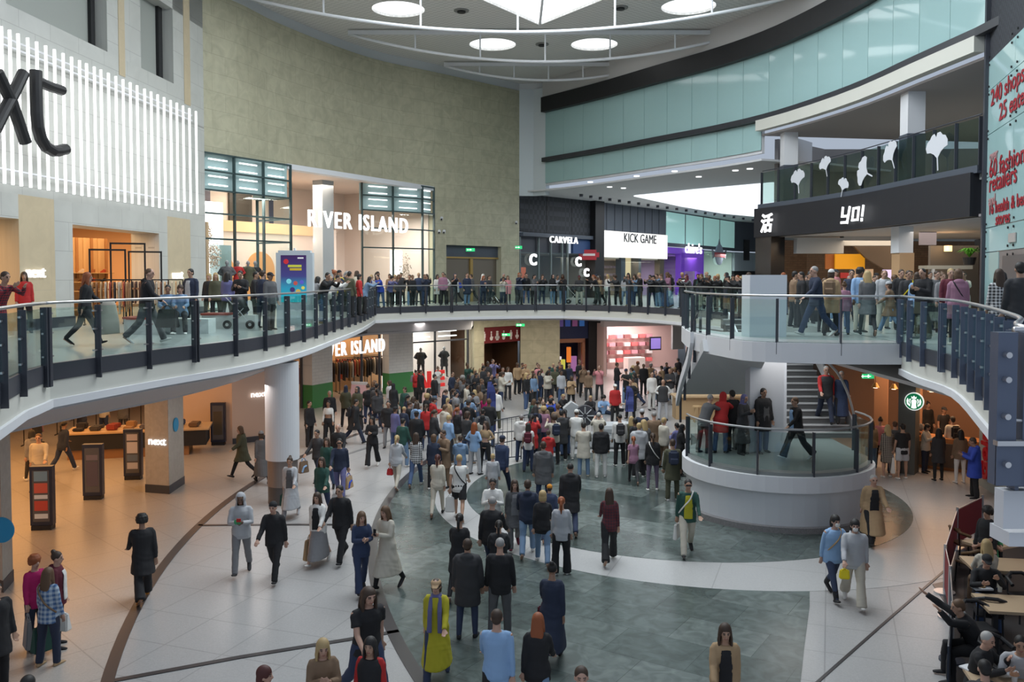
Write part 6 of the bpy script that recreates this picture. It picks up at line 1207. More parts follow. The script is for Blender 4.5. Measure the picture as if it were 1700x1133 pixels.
def person(loc, face, h, pose, hair, top, bot, label, shoe='k', skin=0, sex='f', wide=1.0, ex='', group=None):
    """hair 'long:b', top 'coat:k[+inner]', bot 'jeans:d'; ex: letters for extras"""
    LOD[0] = 1.0 if loc.y < 27 else (1.55 if loc.y < 36 else 1.9)
    me, K = m_body(pose, sex); o = bpy.data.objects.new('person', me); COL.objects.link(o); s = h/1.70
    o.location = loc; o.rotation_euler = (0, 0, R(face)); o.scale = (s*wide, s*wide, s); tag(o, label, 'person', group)
    for i, m in enumerate((SK[skin], eyem, lipm)): o.material_slots[i].link = 'OBJECT'; o.material_slots[i].material = m
    o.data.materials[0] = o.data.materials[0]
    H = T(K, K['H']); hu = K['hu']; rot = (math.atan2(-hu.y, hu.z), 0, 0)
    if hair:
        hk, hcol = hair.split(':'); hats = hk in ('hood', 'hijab', 'beanie', 'cap', 'flatcap')
        part({'hood': 'hood', 'hijab': 'headscarf', 'beanie': 'beanie', 'cap': 'cap', 'flatcap': 'cap'}.get(hk, 'hair'), m_hair(hk), colm(hcol) if hats else MATS['hair_colour_'+HN[hcol].replace(' ', '_')], o, H, rot)
        if hk in ('cap', 'beanie', 'flatcap'): hb = part('hair', m_hair('bob' if sex == 'f' else 'short'), MATS['hair_colour_dark_brown'], o, H-hu*.008, rot); hb.scale = (.97, .95, .93)
    sp_l = top.split('+')
    for si, spec in enumerate(sp_l):
        tk, tc = spec.split(':')
        if si and tk != 'gilet' and not sp_l[0].startswith('gilet'): part('shirt_front', m_cloth('inner', pose, sex), colm(tc), o); continue
        nm = {'tee': 't_shirt', 'gilet': 'gilet', 'longcoat': 'coat', 'parka': 'parka', 'crop': 'crop_top'}.get(tk, tk); part(nm, m_cloth(tk, pose, sex), colm(tc), o)
    bk, bc = bot.split(':'); part({'slim': 'trousers', 'wide': 'trousers', 'flare': 'jeans', 'longskirt': 'skirt', 'dress': 'skirt'}.get(bk, bk), m_cloth(bk, pose, sex), colm(bc), o)
    sk_ = 'boot' if 'B' in ex else 'shoe'
    for i in (0, 1): part(sk_, m_cloth(sk_+str(i), pose, sex), cm(shoe), o)
    up = K['up']; S_ = T(K, K['S'])
    if 'b' in ex:   # backpack, bright or dark
        if 'bpk' not in CACHE:
            bm = BM(); box(bm, -.14, 0, -.2, .14, .15, .2); bmesh.ops.bevel(bm, geom=bm.edges[:], offset=.05, segments=3, affect='EDGES'); box(bm, -.1, .13, -.16, .1, .19, -.02); CACHE['bpk'] = remesh(bm, .012, 'backpack', 2); CACHE['bpk'].materials.append(None)
        b = part('backpack', CACHE['bpk'], cm(ex[ex.index('b')+1]), o, S_-up*.16+Vector((0, .135, 0)), (math.atan2(-up.y, up.z), 0, 0))
    if 's' in ex:   # scarf
        if 'scf' not in CACHE:
            bm = BM(); ball(bm, Vector((0, 0, 0)), .10, .09, .045)
            for sx in (-1, 1): loft(bm, [(Vector((sx*.07, -.07, 0)), .035, .02), (Vector((sx*.08, -.16, -.2)), .045, .015), (Vector((sx*.09, -.17, -.55)), .045, .014)], 8)
            CACHE['scf'] = remesh(bm, .012, 'scarf', 2); CACHE['scf'].materials.append(None)
        part('scarf', CACHE['scf'], cm(ex[ex.index('s')+1]), o, T(K, K['N'])-up*.02)
    if 'M' in ex:   # face mask
        if 'msk' not in CACHE: bm = BM(); ball(bm, Vector((0, -.085, -.04)), .05, .03, .045); CACHE['msk'] = remesh(bm, .008, 'face_mask', 1); CACHE['msk'].materials.append(None)
        part('face_mask', CACHE['msk'], cm('w'), o, H, rot)
    if 'x' in ex:   # crossbody strap
        c1 = S_+Vector((.1, -.12, 0)); bm = BM(); P0 = T(K, K['P'])
        pts = [P0+up*.02+Vector((-.19, -.02, 0)), P0+up*.2+Vector((-.1, -.15, 0)), P0+up*.36+Vector((.03, -.155, 0)), P0+up*.5+Vector((.1, -.04, 0)), P0+up*.44+Vector((.1, .13, 0)), P0+up*.2+Vector((-.04, .15, 0)), P0+up*.02+Vector((-.19, .04, 0))]
        tube(bm, spline(pts, 3), .016, 6); so = obj('strap', bm, cm(ex[ex.index('x')+1]), o, smooth=True)
    if 'g' in ex: # sunglasses
        bm = BM(); box(bm, -.06, -.105, .008, .06, -.09, .036); so = obj('sunglasses', bm, black, o); so.location = H; so.rotation_euler = rot
    o['K'] = 0; del o['K']; PEOPLE.append((o, K)); return o
def hand_pos(o, K, i):
    sh, el, wr_, d, s = K['arm%d' % i]; p = T(K, wr_)+d*.12; return Matrix.LocRotScale(o.location, o.rotation_euler, o.scale) @ p
def bag(o, label, i=1, size=(.34, .14, .36), col='t', kind='shopping_bag', drop=.28, cat='bag', c2=None):
    K = next(k for p, k in PEOPLE if p is o); p = hand_pos(o, K, i); t = thing(kind, label, cat, (p.x, p.y, p.z-.03), o.rotation_euler.z+(.0 if size[0] < .3 else 1.2)); w_, d_, h_ = size; bm = BM(); z1 = -drop*.45
    v = [(-w_/2, -d_/2, z1-h_), (w_/2, -d_/2, z1-h_), (w_/2, d_/2, z1-h_), (-w_/2, d_/2, z1-h_), (-w_*.42, -d_*.2, z1), (w_*.42, -d_*.2, z1), (w_*.42, d_*.2, z1), (-w_*.42, d_*.2, z1)]
    vs = [bm.verts.new(q) for q in v]
    for f in ((0, 3, 2, 1), (4, 5, 6, 7), (0, 1, 5, 4), (1, 2, 6, 5), (2, 3, 7, 6), (3, 0, 4, 7)): bm.faces.new([vs[k] for k in f])
    bmesh.ops.bevel(bm, geom=bm.edges[:], offset=.02, segments=2, affect='EDGES'); obj('bag_body', bm, cm(col), t); 
    for y in (-d_*.15, d_*.15): obj('handle', tube(BM(), [(-w_*.22, y, z1-.01), (-w_*.14, y*.5, -.03), (0, y*.3, 0), (w_*.14, y*.5, -.03), (w_*.22, y, z1-.01)], .009, 6), cm(c2 or col), t)
    if c2: bm = BM(); tube(bm, [(-w_*.3, -d_*.5, z1-h_*.9), (-w_*.1, -d_*.44, z1-h_*.5), (w_*.2, -d_*.4, z1-h_*.4)], .03, 6); obj('print', bm, cm(c2), t)
    return t
def phone_for(o):
    K = next(k for p, k in PEOPLE if p is o); p = hand_pos(o, K, 0); t = thing('phone', 'dark phone held up by the '+' '.join(o['label'].split(',')[0].split()[:10]), 'phone', p, o.rotation_euler.z); bm = BM(); box(bm, -.036, -.005, -.03, .036, .005, .11); obj('body', bm, black, t); return t
def gfeet(px, py, z=0.0): return G(px, py, z)
def ghead(px, py, h, z=0.0): p = G(px, py, z+h); return Vector((p.x, p.y, z))
# ---- everyone who can be told apart: where|x|y or depth|face|height|pose|sex|skin|hair|top|bottom|shoe|extras|label
ROWS = '''H|57|923|60|1.62|stand|f|0|curly:r|jumper:x|trousers:n|k||woman in magenta jumper with curly ginger hair, talking at the lower left
H|93|917|100|1.66|stand|f|0|bun:b|hoodie:m+tee:w|trousers:k|k||woman in maroon hooded jumper with dark bun, holding a white bag
H|79|944|170|1.62|stand|f|0|long:B|shirt:2|jeans:n|t|xT|woman in blue and white plaid shirt seen from behind, holding green bag
H|-8|968|60|1.7|stand|m|1|short:k|coat:k|trousers:k|k||person in black coat cut by the left frame edge, holding an orange blue bag
H|45|1124|180|1.7|stand|m|1|short:k|jacket:K|trousers:k|k||dark haired head just showing at the bottom edge, far left
H|236|853|-150|1.74|walk1|m|2|curly:k|coat:k|wide:k|O||person with curly black hair in long black top and orange shoes, walking away alone
H|400|820|10|1.76|walkhold|m|3|hood:l|hoodie:l|trousers:g|K||person in light grey hooded tracksuit walking forward holding snacks
H|455|830|-5|1.72|walk2|m|0|beanie:k|hoodie:k|trousers:k|k||person all in black with black beanie walking beside the grey tracksuit
H|528|815|-10|1.66|walk1|f|0|long:b|jacket:w+tee:k|longskirt:g|w||long haired woman in open white jacket and grey skirt carrying a large beige bag
H|566|803|-15|1.78|walk2|m|1|short:k|jacket:k|trousers:k|k||bearded man in black jacket and black trousers beside the woman with beige bag
H|599|850|25|1.68|walkhold|f|0|long:B|jumper:D|flare:D|k||long haired woman in navy top and flared dark jeans, walking
H|643|841|-35|1.72|walkhold|f|0|long:B|longcoat:c|slim:k|k||woman in long cream trench coat talking to the woman in flared jeans
H|608|970|35|1.84|walk2|m|0|long:b|tee:k|trousers:D|k|W|large man with long dark hair in black t-shirt walking at the bottom
H|535|1059|20|1.68|phone|f|0|long:y|coat:T|trousers:k|k||woman with very long blond hair in brown coat at the bottom edge
H|615|1059|-10|1.66|stand|f|1|long:k|jumper:r+gilet:k|trousers:k|k||woman in red jumper and black gilet at the bottom edge
H|437|1108|90|1.65|stand|f|0|bob:m|jacket:k|trousers:k|k||dark red haired head just showing at the bottom edge
H|725|956|-5|1.68|walk1|f|0|flatcap:t|longcoat:y|trousers:N|N|gsP|woman in long mustard yellow coat, purple scarf and tan cap
H|762|852|172|1.72|walk1|f|1|ponytail:k|coat:k|slim:k|w||woman in long black puffer with black ponytail, seen from behind
H|776|896|175|1.76|stand|m|1|short:b|parka:K|slim:N|k||man in dark hooded parka with slim navy trousers seen from behind
H|830|894|178|1.78|stand|m|0|crop:g|jumper:k+shirt:w|trousers:G|k||balding man in black jumper with white collar and grey trousers, from behind
H|824|1012|175|1.78|walk1|m|0|short:b|shirt:s|trousers:k|k||man in light blue shirt walking away, holding a woman's hand
H|892|1018|170|1.68|walk2|f|0|long:r|jacket:k|jeans:j|k||ginger long haired woman in black leather jacket, with yellow bag
H|916|934|170|1.7|walk1|f|2|bun:k|longcoat:n|trousers:k|k||woman in navy coat with black bun carrying a dark red handbag
H|816|824|165|1.8|walk2|m|0|grey_short:g|jacket:k|jeans:N|k||grey haired man in black jacket and jeans in the middle group
H|828|866|178|1.62|phone|f|1|ponytail:k|puffer:k|jeans:D|k||woman in black puffer with ponytail in front of the balding man
H|818|794|0|1.7|phone|m|2|short:k|jacket:w|trousers:l|w||person in white jacket facing forward, behind the grey haired man
H|854|794|5|1.68|walk1|f|0|long:b|coat:G+tee:g|trousers:G|m||woman in open dark grey cardigan and grey trousers walking forward
H|876|796|178|1.78|walk1|m|1|short:b|hoodie:n|jeans:j|w||man in navy hooded top and pale jeans seen from behind
H|901|814|178|1.68|walk2|f|0|bob:y|jacket:k+shirt:E|jeans:j|w||blond woman in black jacket with green hem and pale jeans, seen from behind
H|932|826|175|1.68|stand|f|0|ponytail:r|jumper:l|wide:k|w||ginger woman in light grey top and wide black trousers seen from behind
H|912|804|170|1.4|walk1|m|0|beanie:O|jacket:N|jeans:D|k||child in orange hat and dark blue jacket
H|947|768|178|1.8|walk2|m|0|crop:k|parka:k|jeans:N|k||man in black parka with hood, seen from behind, right of the middle group
H|902|734|180|1.8|stand|m|0|short:b|parka:G|jeans:D|k|sO|man in dark grey parka with orange collar seen from behind
H|1012|810|178|1.7|walk1|f|1|long:b|shirt:4|wide:k|c||woman in dark red plaid shirt and black trousers, walking away alone
H|1142|793|-5|1.8|walk1|m|1|short:k|shirt:e+tee:y|trousers:c|k|gxw|bearded man in dark green shirt, beige trousers and white tote bag walking forward
H|726|754|178|1.68|walk1|f|1|ponytail:m|jumper:c|slim:c|k||woman all in cream walking away with dark red ponytail
H|762|754|178|1.76|walk2|m|1|grey_short:y|tee:w|shorts:k|w|xk|man in white t-shirt and black shorts with a strap across his back
H|690|718|175|1.68|walk1|f|0|long:b|shirt:1|jeans:d|w||woman in black and white plaid shirt and blue jeans seen from behind
H|658|722|170|1.66|walk2|f|0|ponytail:y|hoodie:l|slim:c|w||blond woman in grey hooded top and cream trousers
H|618|692|-5|1.72|walkhold|f|1|long:k|jumper:k|wide:k|w||woman all in black with long dark hair walking forward, left of the crowd
H|720|722|175|1.66|stand|f|0|bob:B|jacket:n|slim:k|w||woman in navy jacket beside the bearded man in brown
H|738|714|-40|1.76|phone|m|1|short:b|coat:T|trousers:T|k||bearded man in brown coat turning to the woman in navy
H|764|724|178|1.6|phone|m|0|short:b|hoodie:j|trousers:g|k||person in pale blue hooded top behind the man in white t-shirt
H|788|702|150|1.7|hips|f|0|long:r|shirt:s|trousers:l|k||ginger woman in light blue shirt and pale trousers
H|806|700|-30|1.7|hips|f|0|long:b|crop:t|leggings:k|k|B|woman in tan crop top and black leggings
H|818|754|178|1.35|stand|m|0|short:y|jumper:l|trousers:g|k||small blond boy in grey top beside the man in dark blue jacket
H|832|722|150|1.8|walk1|m|0|cap:n|jacket:D|trousers:n|k||man in dark blue jacket and cap walking away right
H|402|706|-60|1.7|walk1|f|0|long:B|parka:o|slim:k|k||woman in olive parka walking left of the round column
H|434|715|-150|1.66|walk2|f|0|beanie:g|longcoat:G|slim:k|k||person in long grey coat and grey hat, half hidden by the round column
H|482|757|0|1.66|walk1|f|1|bun:b|longcoat:l+tee:G|trousers:g|l||woman in long light grey cardigan right of the round column
H|535|757|-5|1.7|walk1|f|0|long:b|jacket:e|jeans:D|k||woman in dark green jacket walking forward behind the beige bag
H|564|726|5|1.76|walk2|m|1|short:k|jumper:n|jeans:P|k|g|man in navy jumper and grey blue jeans carrying a patterned bag
H|543|725|0|1.66|walk1|f|0|long:b|jumper:e|jeans:d|k||woman in green top with long brown hair beside the man in navy
H|562|702|0|1.78|walk1|m|0|crop:g|jacket:k|trousers:n|k||bald man in black jacket behind the woman in green top
H|528|712|-20|1.7|walk2|m|1|short:k|jacket:K|trousers:n|k||young man in charcoal jacket carrying a blue beige bag
H|545|666|0|1.66|stand|f|2|bun:k|crop:w|wide:k|k||woman in white off shoulder top and black trousers
H|547|649|20|1.76|stand|m|0|crop:g|jacket:k|trousers:k|k||balding man in black behind the woman in white top
H|588|662|110|1.76|walk1|m|1|short:k|parka:k|trousers:n|k|bk|man in black coat with black backpack walking right below the shop letters
H|513|666|60|1.74|stand|m|1|short:k|jacket:k|trousers:k|k||man in black right behind the round column
H|625|637|178|1.84|stand|m|1|short:k|shirt:5|jeans:N|k||tall man in dark plaid shirt and jeans seen from behind
H|653|637|160|1.7|stand|f|2|hijab:k|longcoat:k|longskirt:k|k||woman in black headscarf and long black dress near the green pillar
H|672|643|-20|1.7|stand|f|0|bob:b|jacket:e|trousers:k|k||woman in dark green jacket in front of the green pillar base
H|645|666|0|1.76|pocket|m|1|short:k|puffer:k|jeans:g|k||man in black puffer facing forward in front of the tall plaid shirt man
H|1051|627|-10|1.6|phone|f|3|bun:k|jacket:t|trousers:k|k||woman in tan jacket with black bun near the blue flag
H|707|672|178|1.7|phone|f|0|ponytail:b|jacket:r|jeans:D|k||woman in bright red jacket in the left of the crowd
H|805|655|160|1.66|phone|f|1|long:b|jacket:x|slim:k|k||woman in magenta jacket by the tall blue flag
H|824|645|150|1.74|stand|m|0|short:b|hoodie:w|trousers:o|w||man in white hooded top right of the tall blue flag
H|883|689|165|1.74|film|f|1|ponytail:k|parka:r|jeans:n|k||person in red parka filming the grey prop
H|877|703|175|1.6|stand|f|2|long:k|tee:w|jeans:D|k|bm|girl with black hair, white top and dark red backpack
H|910|715|170|1.5|phone|m|1|short:b|hoodie:r|jeans:D|k||child in red hooded top left of the black and yellow jackets
H|914|662|178|1.76|film|m|1|short:k|jacket:b|trousers:k|k|bk|man in bright blue jacket with black backpack
H|932|682|178|1.76|phone|m|1|short:k|parka:K|trousers:k|w||man in charcoal parka behind the yellow bag
H|897|660|175|1.7|film|f|0|ponytail:b|jacket:i|trousers:k|k||person in white top beside the bright blue jacket
H|957|681|170|1.74|phone|m|0|beanie:w|jacket:w|trousers:w|w||person in white with white hat in front of the grey prop
H|969|702|178|1.74|phone|m|1|short:k|coat:c|jeans:j|c||person in long cream hooded coat and pale jeans seen from behind
H|998|704|178|1.72|stand|m|2|short:k|puffer:k|trousers:w|w||person in black puffer and white trousers seen from behind
H|994|685|178|1.72|film|m|0|grey_short:w|jacket:c|trousers:c|c||white haired man in beige jacket behind the prop
H|1029|688|180|1.76|stand|m|1|crop:k|shirt:w|trousers:k|w|bK|person with dark backpack over white shirt and black trousers
H|1048|692|175|1.62|stand|f|0|long:y|jacket:o|trousers:k|k||blond woman in olive jacket beside the dark backpack
H|1066|680|178|1.76|stand|m|0|beanie:l|longcoat:n|trousers:k|k||man in navy coat with pale cap seen from behind
H|1086|684|180|1.82|stand|m|0|crop:g|longcoat:T|trousers:K|k||tall man in dark brown coat seen from behind
H|1052|724|178|1.5|walk2|f|0|ponytail:r|tee:v|slim:K|k||ginger girl in lilac top with a pink jacket round her waist
H|1084|720|175|1.72|stand|f|1|ponytail:b|jacket:k|leggings:8|w|xw|woman in black jacket and purple camouflage leggings
H|1117|730|178|1.76|stand|m|1|short:b|coat:o|trousers:o|w|bn|person in long olive coat with navy blue backpack
H|1102|694|120|1.7|stand|m|0|short:y|jacket:c|trousers:T|k||man in beige jacket beside the tall man in brown
H|1130|705|80|1.66|phone|f|2|hijab:k|jacket:k|trousers:k|k||woman in black headscarf beside the landing wall
H|1021|638|10|1.72|stand|m|1|cap:w|jacket:r|trousers:k|k||steward in bright red jacket with white cap inside the cleared space
H|1047|630|-30|1.78|hips|m|1|grey_short:k|longcoat:k|trousers:k|k||man in long black coat standing beside the blue feather flag
H|1082|618|20|1.84|stand|m|1|crop:k|jacket:w|trousers:w|k|B|person in white jacket and white trousers with black boots by the stairs
H|1101|630|-10|1.84|hips|m|1|crop:k|gilet:K+shirt:w|trousers:l|k|B|person in charcoal gilet and pale trousers, hands on hips, by the stairs
H|1112|612|-20|1.84|fold|m|1|crop:k|jacket:K|trousers:w|k|B|person in charcoal jacket and white trousers beside the stair rail
L|1196|752|150|1.7|lean|f|0|hood:r|parka:r|jeans:d|k||person in bright red hooded coat leaning at the landing rail
L|1232|754|40|1.66|phone|f|1|hijab:P|longcoat:K|trousers:k|k||woman in purple blue headscarf on the landing
L|1266|752|20|1.8|stand|m|2|short:k|parka:k+shirt:G|jeans:d|k||man in open black parka and blue jeans in front of the fin wall
L|1322|764|-75|1.72|walk1|m|1|short:B|jacket:k+tee:s|wide:k|w||young person in black jacket and white shoes walking across the landing
L|1168|752|120|1.66|lean|m|0|grey_short:g|jacket:G|trousers:K|k||grey haired person in dark jacket at the left end of the landing rail
L|1215|748|-160|1.7|stand|m|1|short:k|jacket:k|trousers:k|k||person in black behind the red coat on the landing
T|1371|1|-5|1.84|walk2|m|0|grey_short:w|jacket:r+gilet:K|trousers:n|k||white haired man in red jacket with black gilet coming down the stairs
T|1397|1|-15|1.68|walk1|f|0|grey_short:w|longcoat:D|trousers:k|k||white haired woman in long blue coat coming down the stairs
T|1330|11|170|1.75|walk1|m|1|short:k|jacket:K|trousers:l|w||person in grey trousers high on the stairs under the bridge
T|1352|12|10|1.75|walk2|m|1|short:k|jacket:k|trousers:k|k||person in black trousers high on the stairs under the bridge
H|1447|698|170|1.66|stand|f|1|long:B|jacket:t|jeans:j|w||woman in tan jacket nearest the stairs in the coffee queue
H|1462|694|160|1.68|phone|f|1|bun:b|tee:p|slim:k|k||person in pink top beside the tan jacket in the coffee queue
H|1474|706|178|1.68|stand|f|0|long:y|jumper:6|dress:6|w||blond woman in cream and black checked dress in the coffee queue
H|1499|704|180|1.76|stand|m|1|short:k|tee:k|shorts:l|w||man in black t-shirt and grey shorts in the coffee queue
H|1486|700|150|1.7|stand|m|0|short:B|tee:G|trousers:n|k||person in dark grey t-shirt between checked dress and black t-shirt
H|1537|704|40|1.6|phone|f|1|bob:k|jacket:c|trousers:n|k||person in cream jacket holding phone by the coffee counter
H|1559|712|178|1.64|stand|f|1|long:k|coat:K|slim:k|k||woman with long black hair in charcoal coat by the coffee counter
H|1582|692|178|1.76|stand|m|1|short:k|jumper:c|trousers:G|w|bk|person in cream jumper with black backpack by the coffee counter
H|1595|714|175|1.66|stand|f|1|long:k|jacket:T|slim:w|w||woman in brown jacket and white trousers at the end of the coffee queue
H|1619|727|-110|1.76|phone|m|2|short:b|parka:b|trousers:k|k||man in bright blue parka in front of the grey green wall
H|1439|645|180|1.76|stand|m|1|short:k|jacket:k|trousers:k|k||man in black deep inside the coffee shop, at its left end
H|1457|652|170|1.7|stand|f|1|bob:k|jacket:m|trousers:k|k||woman in maroon deep inside the coffee shop
H|1472|648|175|1.7|stand|f|0|long:m|coat:T|trousers:k|k||woman with dark red hair in brown coat inside the coffee shop
H|1486|650|-170|1.72|stand|m|1|short:k|jacket:G|trousers:k|k||person in dark grey inside the coffee shop beside the round sign pier
H|1521|690|-20|1.7|phone|m|1|short:k|tee:G|trousers:k|k||person in dark grey t-shirt right below the round green sign
H|1541|668|0|1.7|stand|f|1|bun:k|shirt:k|trousers:k|k||person in black behind the coffee counter
H|1567|676|10|1.74|stand|m|2|cap:k|tee:k|trousers:k|k||person in black cap behind the coffee counter
H|1449|786|-5|1.7|walk1|f|0|grey_short:w|longcoat:t+jumper:k|trousers:k|k|W|white haired woman in long tan coat over black, walking behind the drum
H|1384|852|10|1.72|walk1|m|0|bob:k|shirt:s+gilet:s|slim:N|k|MBxt|person in light blue jacket and face mask with yellow strap
H|1419|859|-15|1.74|walk2|m|0|bob:k|hoodie:l|wide:c|w|M|person in pale grey jacket, cream trousers and face mask
H|1203|1030|-5|1.7|walk2|f|1|long:b|coat:t+jumper:k|wide:c|k||woman in camel coat over black top walking forward at the bottom
H|965|1108|0|1.76|stand|m|0|short:b|jacket:G|trousers:k|k||brown haired man's head just showing at the bottom edge, right of centre
H|1640|842|-60|1.7|stand|f|1|curly:k|jacket:k|trousers:k|k||dark haired person behind the man in green t-shirt'''
def place(mode, a, b, h):
    if mode == 'H': return ghead(a, b, h)
    if mode == 'F': return gfeet(a, b)
    if mode == 'L': return gfeet(a, b, LZ)
    if mode == 'T': k = int(b); p = D(a, 600, 26.4+k*.31+.15); return Vector((p.x, p.y, LZ+rise*(k+1)))
    if mode == 'U': p = D(a, 460, b); return Vector((p.x, p.y, UP))
    return gfeet(a, b, float(mode))
def addrow(r, group=None):
    f = r.split('|'); h = float(f[4]); ex = f[12]; wd = 1.14 if 'W' in ex else (1.0 if f[6] == 'm' else .97)
    loc = place(f[0], float(f[1]), float(f[2]), h); face = float(f[3])
    o = person(loc, face, h, f[5], f[8], f[9], f[10], f[13], shoe=f[11], skin=int(f[7]), sex=f[6], wide=wd, ex=ex.replace('W', ''), group=group); return o
for r in ROWS.split('\n'): addrow(r)
def who(s): return next(o for o, k in PEOPLE if s in o['label'])
bag(who('maroon hooded'), 'crumpled white carrier bag held out by the woman in maroon', 0, (.36, .16, .3), 'w', 'carrier_bag', .1)
bag(who('blue and white plaid'), 'dark green tied carrier bag held by the woman in blue plaid', 1, (.36, .2, .42), 'e', 'carrier_bag', .2)
bag(who('magenta jumper'), 'grey paper bag held low between the two women at lower left', 0, (.32, .14, .5), 'g', 'paper_bag', .2)
bag(who('cut by the left frame edge, holding'), 'beige bag with blue and orange curve held at the left frame edge', 0, (.40, .14, .42), 'T', 'shopping_bag', .25, c2='b')
bag(who('open white jacket'), 'large beige canvas bag carried by the woman in white jacket', 0, (.44, .14, .46), 't', 'canvas_bag', .25)
bag(who('navy jumper and grey blue'), 'beige bag with blue orange print carried by the man in navy jumper', 1, (.42, .15, .36), 't', 'shopping_bag', .22, c2='b')
bag(who('charcoal jacket carrying'), 'blue and beige bag carried by the young man in charcoal jacket', 0, (.34, .14, .36), 'T', 'shopping_bag', .2, c2='s')
bag(who('leather jacket, with'), 'bright yellow bag held by the ginger woman in leather jacket', 1, (.26, .12, .34), 'Y', 'carrier_bag', .15)
bag(who('navy coat with black bun'), 'dark red leather handbag of the woman in navy coat', 1, (.26, .13, .30), 'm', 'handbag', .2)
bag(who('dark green shirt'), 'white tote bag at the hip of the man in dark green shirt', 0, (.34, .10, .36), 'w', 'tote_bag', .0)
bag(who('white t-shirt and black shorts'), 'thin white plastic bag held by the man in black shorts', 1, (.26, .12, .4), 'w', 'plastic_bag', .15)
bag(who('long light grey cardigan'), 'dark green bag held by the woman in light grey cardigan', 0, (.24, .12, .3), 'e', 'carrier_bag', .15)
bag(who('pale grey jacket, cream'), 'small bright yellow bag held by the masked person in cream trousers', 0, (.20, .12, .18), 'Y', 'small_bag', .05)
bag(who('camel coat'), 'black handbag carried low by the woman in camel coat', 0, (.28, .14, .22), 'k', 'handbag', .1)
bag(who('black t-shirt and grey shorts'), 'tall white patterned shopping bag beside the man in grey shorts', 1, (.34, .14, .5), 'w', 'shopping_bag', .15, c2='g')
bag(who('grey hooded top and cream'), 'red bag between the blond woman in grey and the plaid shirt', 1, (.2, .1, .2), 'r', 'handbag', .1)
bag(who('charcoal parka'), 'yellow bag beside the man in charcoal parka', 1, (.16, .2, .5), 'Y', 'carrier_bag', .0)
for s_ in ('bright blue jacket with black', 'red parka filming', 'cream jacket holding phone', 'cream trench coat talking'): phone_for(who(s_))
t = who('walking forward holding snacks'); K_ = next(k for p, k in PEOPLE if p is t); hp = hand_pos(t, K_, 1); o = thing('snack_packet', 'small green and red snack packet held by the person in grey tracksuit', 'food', hp); bm = BM(); box(bm, -.08, -.03, -.03, .06, .03, .07); bmesh.ops.bevel(bm, geom=bm.edges[:], offset=.02, segments=2, affect='EDGES'); obj('packet', bm, cm('E'), o); bm = BM(); box(bm, -.02, -.045, .03, .07, -.02, .10); obj('red_corner', bm, cm('r'), o)
